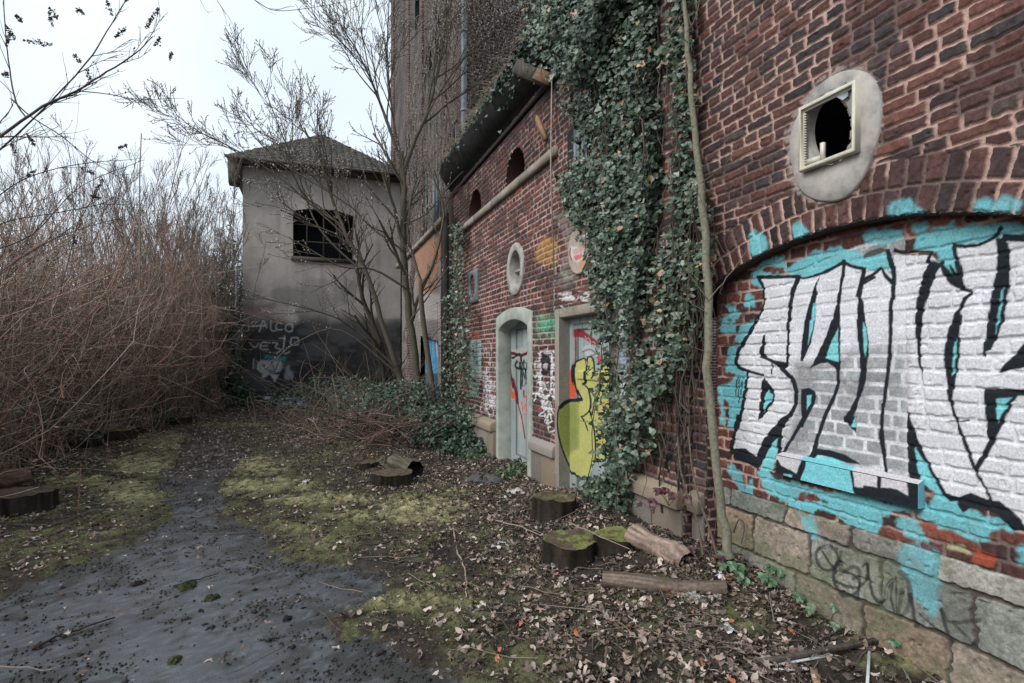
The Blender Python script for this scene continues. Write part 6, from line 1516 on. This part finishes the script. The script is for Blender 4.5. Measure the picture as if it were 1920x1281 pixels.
# ---- the left thicket: brambles and dead stems on the bank
rs = np.random.RandomState(14)
def thicket(N, K, Ls, rad, cols, spread, lean, lift=0, ymax=21.5, xr=5.5, seed=1, stuff='bramble_thicket', droop=.5):
    rs = np.random.RandomState(seed); y = 5.6 + (ymax - 5.6) * rs.rand(N) ** .9; x = edge_x(y) - np.abs(rs.normal(0, .45, N)) * xr * .55 - .05 + .25 * rs.rand(N)
    p = np.c_[x, y, gh(x, y) - .03 + lift * rs.rand(N)]
    a = rs.uniform(0, 2 * math.pi, N); d = np.c_[np.cos(a) * spread + lean, np.sin(a) * spread, np.ones(N)]; d /= np.linalg.norm(d, axis=1, keepdims=True)
    L = rs.uniform(*Ls, N) * np.interp(y, [13, 17], [1, 1.55]); Q = np.zeros((N, K, 3)); Q[:, 0] = p
    for j in range(1, K):
        d = d * .9 + rs.normal(0, .26, (N, 3)) + [0, 0, .14 if droop < .2 else 0]; d[:, 2] -= droop * rs.uniform(0, 1, N) * 1.5 / K; d /= np.linalg.norm(d, axis=1, keepdims=True); Q[:, j] = Q[:, j - 1] + d * (L / (K - 1))[:, None]
    Q[..., 2] = np.maximum(Q[..., 2], gh(Q[..., 0], Q[..., 1]) + .02); Q[..., 0] = np.where(Q[..., 1] > 15, np.minimum(Q[..., 0], -5.5 + .3 * np.sin(Q[..., 2] * 5)), Q[..., 0])
    cc = np.array(cols)[rs.randint(0, len(cols), N)] * rs.uniform(.6, 1.3, (N, 1))
    return Q, np.outer(rs.uniform(*rad, N), np.linspace(1, .45, K)), cc
mb = MB(); BC = [(.30, .205, .165), (.37, .265, .21), (.16, .12, .10), (.45, .36, .30), (.10, .08, .07), (.34, .185, .145)]
ends = []
for args in ((2700, 10, (.9, 4.3), (.004, .011), BC, .22, .0, 0), (2300, 9, (1.2, 3.2), (.003, .007), BC, .75, .0, 1.8), (2000, 8, (.8, 2.4), (.003, .006), BC, 1.4, .0, 2.4)):
    Q, R, cc = thicket(*args, seed=len(ends) + 2, droop=(.06, .5, .7)[len(ends)]); mb.tubes(Q, R, 3, cc); ends.append(Q)
Qs = np.concatenate([e[:, :8] for e in ends])
n = 30000; k = rs.randint(0, len(Qs), n); j = rs.randint(2, 8, n); st = Qs[k, j]; d = rs.normal(0, .8, (n, 3)) + [0, 0, .40]; d /= np.linalg.norm(d, axis=1, keepdims=True); L = rs.uniform(.10, .75, n); K = 4; Q = np.zeros((n, K, 3)); Q[:, 0] = st
for jj in range(1, K): d = d + rs.normal(0, .2, (n, 3)); d /= np.linalg.norm(d, axis=1, keepdims=True); Q[:, jj] = Q[:, jj - 1] + d * (L / (K - 1))[:, None]
mb.tubes(Q, np.outer(rs.uniform(.002, .0048, n), [1, .8, .6, .4]), 3, np.array(BC)[rs.randint(0, 6, n)] * rs.uniform(.6, 1.4, (n, 1)))
Q, R, cc = thicket(520, 9, (1.4, 3.6), (.005, .010), [(.42, .35, .28), (.36, .28, .22), (.30, .25, .20)], .07, .0, 0, 19, .8, seed=9, droop=.02); Q[..., 0] += .15; mb.tubes(Q, R, 4, cc)
tag(mb.build('bramble_thicket', M['bark'], None), kind='stuff')
# leaves in the thicket: brown dead ones above, green bramble leaves low and to the right
n = 17000; k = rs.randint(0, len(Qs), n); j = rs.randint(1, 8, n); pos = Qs[k, j] + rs.normal(0, .09, (n, 3))
brown = rs.rand(n) < .55 * sst(16, 10, pos[:, 1]) if False else rs.rand(n) < np.interp(pos[:, 1], [8, 13, 18], [.62, .40, .25])
C_ = np.where(brown[:, None], np.array([[.24, .12, .075]]), np.array([[.055, .090, .060]])) * rs.uniform(.45, 1.5, (n, 1))
kp = np.where(brown, rs.rand(n) < .8, (pos[:, 2] - gh(pos[:, 0], pos[:, 1])) < 1.4); pos, C_ = pos[kp], C_[kp]
Vv, Ff, Cx = blades(pos, rs.normal(0, .7, (len(pos), 3)) + [.3, -.4, .5], rs.uniform(.025, .065, len(pos)), OVAL * 1.2, C_, rs, .4); mb = MB(); mb.add(Vv, [Ff], Cx); tag(mb.build('bramble_leaves', M['ivy'], None), kind='stuff')
# evergreen undergrowth: round the pale house, the tree foot and the wall
def under(name, label, spots, seed, col=(.045, .080, .052), size=(.05, .10), cat='bush'):
    rs = np.random.RandomState(seed); P_ = []; root = None; st = []
    for (px, py, w, h, t, n) in spots:
        c = P(px, py, t); c[2] = gz(c[0], c[1]); w = w * t / FPX; h = h * t / FPX
        v = rs.normal(0, 1, (n, 3)); v /= np.linalg.norm(v, axis=1, keepdims=True); v *= rs.rand(n, 1) ** .45
        q = c + v * [w, w * .7, h]; q[:, 2] = np.abs(q[:, 2] - c[2]) + c[2]; q += .10 * (np.stack([vn(q[:, 0] * 5, q[:, 2] * 5, 3), vn(q[:, 1] * 5, q[:, 2] * 5, 4), vn(q[:, 0] * 5, q[:, 1] * 5, 5)], 1) - .5); P_.append(q)
        m = max(6, n // 25); tip = q[rs.randint(0, n, m)]; base = c + rs.normal(0, .12, (m, 3)) * [w, w, 0]; base[:, 2] = c[2]; mid = (base + tip) / 2 + rs.normal(0, .06, (m, 3)); st.append(np.stack([base, mid, tip], 1))
    pos = np.concatenate(P_); N = len(pos); root = thing(name, label, cat, (pos[:, 0].mean(), pos[:, 1].mean(), .1))
    C_ = np.array(col)[None] * rs.uniform(.4, 1.6, (N, 1)); lt = rs.rand(N) < .1; C_[lt] = np.array([.13, .20, .14]) * rs.uniform(.7, 1.2, (lt.sum(), 1))
    Vv, Ff, Cx = blades(pos, rs.normal(0, .5, (N, 3)) + [-.2, -.5, .8], rs.uniform(*size, N), OVAL * 1.15, C_, rs, .35); mb = MB(); mb.add(Vv, [Ff], Cx); mb.build('leaves', M['ivy'], root)
    S_ = np.concatenate(st); mb = MB(); mb.tubes(S_, np.outer(np.full(len(S_), .006), [1.2, 1, .6]), 3, np.array([[.12, .09, .07]]) * rs.uniform(.5, 1.4, (len(S_), 1))); mb.build('stems', M['bark'], root); return root
under('evergreen_bush', 'broad evergreen bramble bush spreading at the foot of the multi-stemmed tree', [(765, 845, 120, 95, 11.0, 3800), (845, 866, 100, 80, 9.8, 2800), (690, 810, 95, 80, 12.6, 2400), (880, 878, 65, 38, 8.9, 1100)], 41)
under('evergreen_bush', 'dark bush in front of the black stained foot of the pale house', [(610, 765, 80, 60, 17.5, 900), (540, 770, 60, 34, 17.8, 500), (660, 770, 60, 70, 16.5, 700)], 42, size=(.07, .13))
under('evergreen_bush', 'ivy covered bush on the bank left of the pale house', [(395, 700, 60, 290, 16.5, 4800), (425, 690, 45, 330, 18.4, 4200), (440, 750, 40, 60, 17.0, 900), (345, 720, 50, 120, 14.6, 1800)], 43, size=(.06, .12))
under('evergreen_bush', 'low bramble bush inside the left thicket', [(270, 740, 55, 50, 12.3, 900), (90, 700, 90, 45, 9.3, 900), (200, 700, 60, 60, 11.0, 700)], 44, size=(.05, .09))
under('weed_clump', 'weeds growing at the threshold of the arched door', [(975, 845, 26, 26, 7.7, 260), (955, 900, 30, 22, 7.2, 200)], 45, col=(.075, .11, .05), size=(.035, .07), cat='weeds')
under('weed_clump', 'small weeds along the plinth left of the arched door', [(900, 880, 40, 22, 8.4, 240)], 46, col=(.06, .09, .045), size=(.035, .07), cat='weeds')
def leafplant(px, py, label, n, seed, col=(.055, .125, .055), s=.06, red=False, t=None, h=.09):
    rs = np.random.RandomState(seed); c = GP(px, py, .03) if t is None else P(px, py, t)
    root = thing('creeper_plant' if red else 'leafy_plant', label, 'plant', c); mb = MB(); sm = MB()
    for k in range(n):
        q = c + rs.normal(0, 1, 3) * [.06, .09, 0] + [0, 0, h * rs.uniform(.4, 1.3)]
        for f in range(5):
            a = (f - 2) * .75 + rs.normal(0, .1) - math.pi / 2; d = np.array([[-.25, math.cos(a), math.sin(a) * .6 - .25]]); d /= np.linalg.norm(d)
            sz = s * (1 - .12 * abs(f - 2)); Vv, Ff, Cx = blades(q[None] + d * sz * .5, np.array([[-.7, -.3, .8]]) + rs.normal(0, .15, (1, 3)), np.array([sz]), OVAL * 1.2, np.array([col]) * rs.uniform(.6, 1.3), rs, .25, dirv=np.cross(d, [[-.7, -.3, .8]]) * 0 + d * 0 + np.cross([[-.7, -.3, .8]], d)); mb.add(Vv, [Ff], Cx)
        sm.tubes(np.array([[c + [.02, 0, -.06], (c + q) / 2 + rs.normal(0, .01, 3), q]]), np.array([[.003, .002, .0015]]), 4, np.array([[.12, .10, .06]]))
    mb.build('leaves', M['ivy'], root); sm.build('stems', M['bark'], root)
leafplant(1358, 1075, 'bright five-leaved plant at the foot of the young tree', 4, 1); leafplant(1392, 1092, 'five-leaved plant just right of the young tree foot', 4, 2); leafplant(1432, 1100, 'green five-leaved creeper on the plinth stones', 4, 3)
leafplant(1450, 1060, 'upper green sprig on the plinth stones', 2, 4, h=.2); leafplant(1502, 1126, 'green sprig hanging before the middle of the plinth', 4, 5); leafplant(1545, 1165, 'trailing green plant at the wall foot above the dark lath', 4, 6, s=.045); leafplant(1590, 1195, 'small green plant beside the top end of the dark lath', 4, 7, s=.045); leafplant(1140, 1270, 'tiny seedling at the bottom of the leaf litter', 2, 17, s=.02, h=.03)
leafplant(1250, 935, 'dark red creeper leaves over the rounded plinth stone', 7, 8, (.055, .010, .014), .06, True, 4.1, .06); leafplant(1222, 950, 'red creeper leaves at the left of the pale log', 5, 9, (.06, .012, .016), .055, True, 4.1, .04); leafplant(1335, 1040, 'purple red creeper leaves at the base of the saplings', 4, 10, (.06, .012, .03), .045, True, 3.8, .03)

# ---- brushwood heap
rs = np.random.RandomState(17); N = 330; c = P(705, 872, 9.6); c[2] = gz(c[0], c[1])
v = rs.normal(0, 1, (N, 3)); st = c + v * [.42, .5, 0] + np.c_[np.zeros((N, 2)), np.abs(rs.normal(.12, .16, N))]; d = rs.normal(0, 1, (N, 3)) * [1, 1, .35] + [.2, .2, .35]; d /= np.linalg.norm(d, axis=1, keepdims=True); L = rs.uniform(.25, 1.0, N); K = 5; Q = np.zeros((N, K, 3)); Q[:, 0] = st
for j in range(1, K): d = d + rs.normal(0, .13, (N, 3)) + [0, 0, -.06]; d /= np.linalg.norm(d, axis=1, keepdims=True); Q[:, j] = Q[:, j - 1] + d * (L / (K - 1))[:, None]
Q[..., 2] = np.maximum(Q[..., 2], gh(Q[..., 0], Q[..., 1]) + .02)
mb = MB(); mb.tubes(Q, np.outer(rs.uniform(.004, .013, N), np.linspace(1, .5, K)), 4, np.array([[.19, .13, .105]]) * rs.uniform(.4, 1.4, (N, 1))); tag(mb.build('brushwood_heap', M['bark'], None), 'heap of reddish cut brushwood in front of the multi-stemmed tree', 'brushwood')
for a_, b_, l_ in (([652, 862], [697, 770], 'taller bare stick leaning on the brushwood heap'), ([640, 905], [662, 830], 'shorter bare stick at the left edge of the brushwood heap')):
    mb = MB(); mb.tube([P(*a_, 9.4), P(*b_, 9.8)], .012, 5, (.30, .22, .17)); tag(mb.build('long_stick', M['bark'], None), l_, 'stick')

# ---- bare trees behind the thicket, from three grown models
protos = []
for s_, (kids, lev, L, upv, an) in enumerate(((5, 3, 2.6, .42, (.3, .7)), (5, 3, 2.8, .55, (.28, .62)), (6, 3, 2.3, .35, (.35, .8)))):
    rs = np.random.RandomState(100 + s_); out, buds = [], []
    for k in range(4):
        a = rs.uniform(0, 6.28); d0 = np.array([math.cos(a) * .30, math.sin(a) * .30, 1]); q = [np.array([math.cos(a) * .15, math.sin(a) * .15, -.1])]
        for j in range(8): q.append(q[-1] + (d0 + rs.normal(0, .07, 3)) * .85)
        q = smooth_line(np.array(q), 2); rr = np.linspace(.026, .009, len(q)); out.append((q, rr)); branches(rs, q, rr, L * .55, lev - 1, out, buds, 9, upv, an, .8, .10, k0=.15)
    protos.append((out, buds))
trs = [(400, 16.5, 1.05), (425, 18, 1.15), (385, 17.5, 1.05), (412, 21, 1.2), (365, 18.5, 1.05), (345, 17, 1.0), (436, 18.5, .95), (446, 20.5, 1.0), (415, 17.5, .9), (438, 26, 1.2), (20, 19, .95), (75, 22, 1.05), (170, 25, 1.15), (245, 19, 1.0), (285, 18, .95), (315, 22, 1.1), (350, 21, 1.05), (385, 19, 1.0), (405, 20, 1.05), (430, 19, .95), (110, 17, .85), (190, 20, 1.0), (-10, 22, 1.1), (145, 18, 1.0), (262, 21, 1.2), (300, 24, 1.1), (335, 20, 1.0), (368, 25, 1.2), (395, 22, 1.1), (440, 21, 1.05), (125, 24, 1.1), (230, 27, 1.15), (410, 28, 1.3), (470, 31, 1.25), (60, 24, 1.05), (545, 33, 1.2), (450, 27, 1.3), (320, 31, 1.3)]
lab = {0: 'thin bare tree of the far row at the far left edge of the picture'}
made = {}
for k, (px, t, sc) in enumerate(trs):
    m = k % 3; p = P(px, HOR, t); p[2] = gz(p[0], p[1]); 
    r = thing('bare_tree', 'leafless spindly tree in the row behind the bramble thicket', 'tree', (0, 0, 0), 'bare trees behind the thicket')
    if m not in made:
        a = wood(protos[m][0], 'trunk', M['bark'], r, (.20, .175, .155), rmin=.0052); b_ = budmesh(protos[m][1], 'buds', M['leaf'], r, (.20, .17, .14), .017, np.random.RandomState(m), keep=.35); made[m] = (a, b_)
    else:
        for ob in made[m]: c_ = ob.copy(); COL.objects.link(c_); c_.parent = r
    r.location = [float(v) for v in p]; r.rotation_euler = (0, 0, k * 1.7); r.scale = (sc * .85, sc * .85, sc * (.74 + .22 * ((k * 37) % 10) / 10))
    for ch in r.children: ch.location = (0, 0, 0)
print('bg polylines', [len(a) for a, b in protos])

# ---- foreground shrub reaching in from the left, and twigs from above
rs = np.random.RandomState(55); out, buds = [], []
fs = thing('seeding_shrub', 'dark shrub branches with dry seed heads reaching in from the left against the sky', 'shrub', (-5.6, 2.4, .1))
tips = []
def fl(px, t0, t1, r0, r1, kids=5, L=.5, lev=1, **k):
    limb(px, t0, t1, r0, r1, kids, lev, L, rs=rs, out=out, buds=buds, ratio=.9, **k); tips.append(out)
root_p = [(-420, 1000), (-330, 640), (-180, 420)]
fl(root_p + [(-60, 290), (0, 256), (80, 200), (145, 170), (200, 135), (255, 100), (285, 70)], 3.0, 3.6, .013, .003, 9, .42, 2)
fl([(-180, 420), (-60, 330), (60, 225), (160, 120), (200, 60), (230, 10)], 3.2, 3.6, .008, .003, 6, .4, 2)
fl([(50, 222), (30, 190), (18, 130), (10, 60), (5, -20)], 3.4, 3.5, .006, .003, 5, .35, 1)
fl([(145, 170), (200, 176), (260, 186), (345, 184)], 3.5, 3.7, .0045, .0015, 4, .25, 1)
fl([(20, 185), (60, 220), (115, 255), (170, 300), (235, 340)], 3.4, 3.6, .005, .002, 5, .3, 1)
fl([(-60, 420), (20, 350), (90, 320), (170, 305), (240, 300)], 3.4, 3.6, .005, .002, 6, .35, 1)
fl([(-100, 480), (0, 420), (100, 400), (180, 385), (215, 370)], 3.4, 3.6, .005, .002, 6, .35, 1)
fl([(-200, 700), (-60, 560), (60, 470), (150, 430), (240, 405)], 3.3, 3.8, .007, .002, 5, .4, 1)
fl([(-200, 780), (-40, 690), (60, 660), (160, 620), (330, 570)], 3.4, 4.2, .006, .002, 4, .35, 1)
fl([(-200, 820), (-40, 760), (60, 700), (150, 650), (300, 600)], 3.6, 4.4, .006, .002, 4, .35, 1)
fl([(-200, 900), (-20, 830), (60, 800), (160, 770), (330, 700)], 3.8, 4.6, .006, .002, 4, .35, 1)
fl([(-200, 560), (-40, 480), (60, 440), (150, 350), (270, 300)], 3.4, 3.8, .006, .002, 4, .35, 1)
wood(out, 'branches', M['bark'], fs, (.10, .085, .08), rmin=.0010)
b = np.array(buds); k = rs.rand(len(b)) < .16; V, F, C_ = specks(b[k], rs.uniform(.003, .0065, k.sum()), np.array([[.07, .055, .05]]) * rs.uniform(.6, 1.6, (k.sum(), 1)), rs.normal(0, 1.3, (k.sum(), 3))); mb = MB(); mb.add(V, [F], C_)
for (x, y, dx, dy, s_) in ((70, 80, 45, 8, 1.6), (100, 25, -12, -18, 1), (95, 35, 6, 20, .9), (150, 22, 12, 8, 1), (205, 15, 8, 22, 1), (225, 62, -16, 12, 1.3), (290, 28, -12, 20, 1), (278, 45, -6, 14, .8), (235, -5, 4, 10, .9), (295, 78, -8, 12, .8), (320, 105, -3, 10, .6), (145, 110, 12, 12, .7), (165, 140, 6, 16, .7), (58, 262, 12, 18, 1.2), (15, 75, -6, 20, 1.2), (35, 35, 8, 10, 1), (20, 62, 14, 22, 1), (185, 350, -14, 22, 1.4), (180, 370, 14, 4, 1), (60, 325, -14, 10, 1), (230, 275, -12, 4, .9), (165, 320, 20, 10, .8), (10, 140, 10, 0, 1), (140, 450, 6, 12, 1.1), (25, 280, 6, 16, 1)):
    s_ *= 1.3; nn = int(60 * s_); f = rs.uniform(-1, 1, nn)
    q = np.array([P(x + dx * g * .62 + rs.normal(0, 2.6 * (1 - abs(g) * .6)), y + dy * g * .62 + rs.normal(0, 3.0 * (1 - abs(g) * .6)), 3.55 + rs.normal(0, .012)) for g in f])
    V, F, C_ = specks(q, rs.uniform(.003, .007, nn), np.array([[.10, .062, .050]]) * rs.uniform(.4, 1.3, (nn, 1)), rs.normal(0, .8, (nn, 3))); mb.add(V, [F], C_)
mb.build('seed_heads', M['leaf'], fs)
out, buds = [], []
ot = thing('overhanging_branch', 'bare twigs hanging into the top of the view from a branch above', 'branch', P(520, -60, 4.5))
limb([(300, -90), (420, -40), (480, 2), (520, 20), (600, 12), (660, 0)], 4.5, 4.6, .006, .0015, 5, 1, .35, rs=rs, out=out, buds=buds)
limb([(370, -60), (400, -10), (430, 35), (455, 80)], 4.5, 4.6, .003, .001, 4, 1, .22, rs=rs, out=out, buds=buds)
limb([(300, -90), (350, -50), (380, 10), (392, 26)], 4.5, 4.6, .003, .001, 2, 1, .12, rs=rs, out=out, buds=buds)
wood(out, 'twigs', M['bark'], ot, (.09, .075, .06), rmin=.0013)
# ---- a few conspicuous pale stems in the thicket
for (px, t, r_, lb) in (([(208, 800), (225, 755), (250, 722), (262, 700), (245, 650), (238, 620)], 11.5, .018, 'pale crooked stem bending out over the row of stumps'), ([(262, 690), (263, 600), (262, 500), (262, 430), (262, 330), (265, 250)], 11.6, .022, 'straight pale trunk in the middle of the thicket'), ([(212, 720), (214, 640), (212, 560)], 10.9, .018, 'shorter pale trunk left of the straight one'), ([(348, 770), (350, 650), (348, 560), (345, 470)], 13.9, .02, 'reddish straight stem behind the small black stump'), ([(46, 650), (44, 630), (52, 590), (46, 560)], 8.9, .022, 'pale kinked trunk at the left of the thicket'), ([(425, 560), (420, 500), (421, 450), (415, 380)], 17.4, .025, 'pale trunk on the bank beside the rendered house')):
    q = smooth_line(np.array([P(x, y, t) for x, y in px]), 4); b0 = q[0].copy(); 
    gq = gz(b0[0], b0[1])
    if gq < b0[2] - .05: q = np.vstack([[b0[0], b0[1], gq], q])
    mb = MB(); mb.tube(q, np.linspace(r_, r_ * .5, len(q)), 6, (.27, .22, .17)); tag(mb.build('thicket_stem', M['bark'], None, True), lb, 'stem')
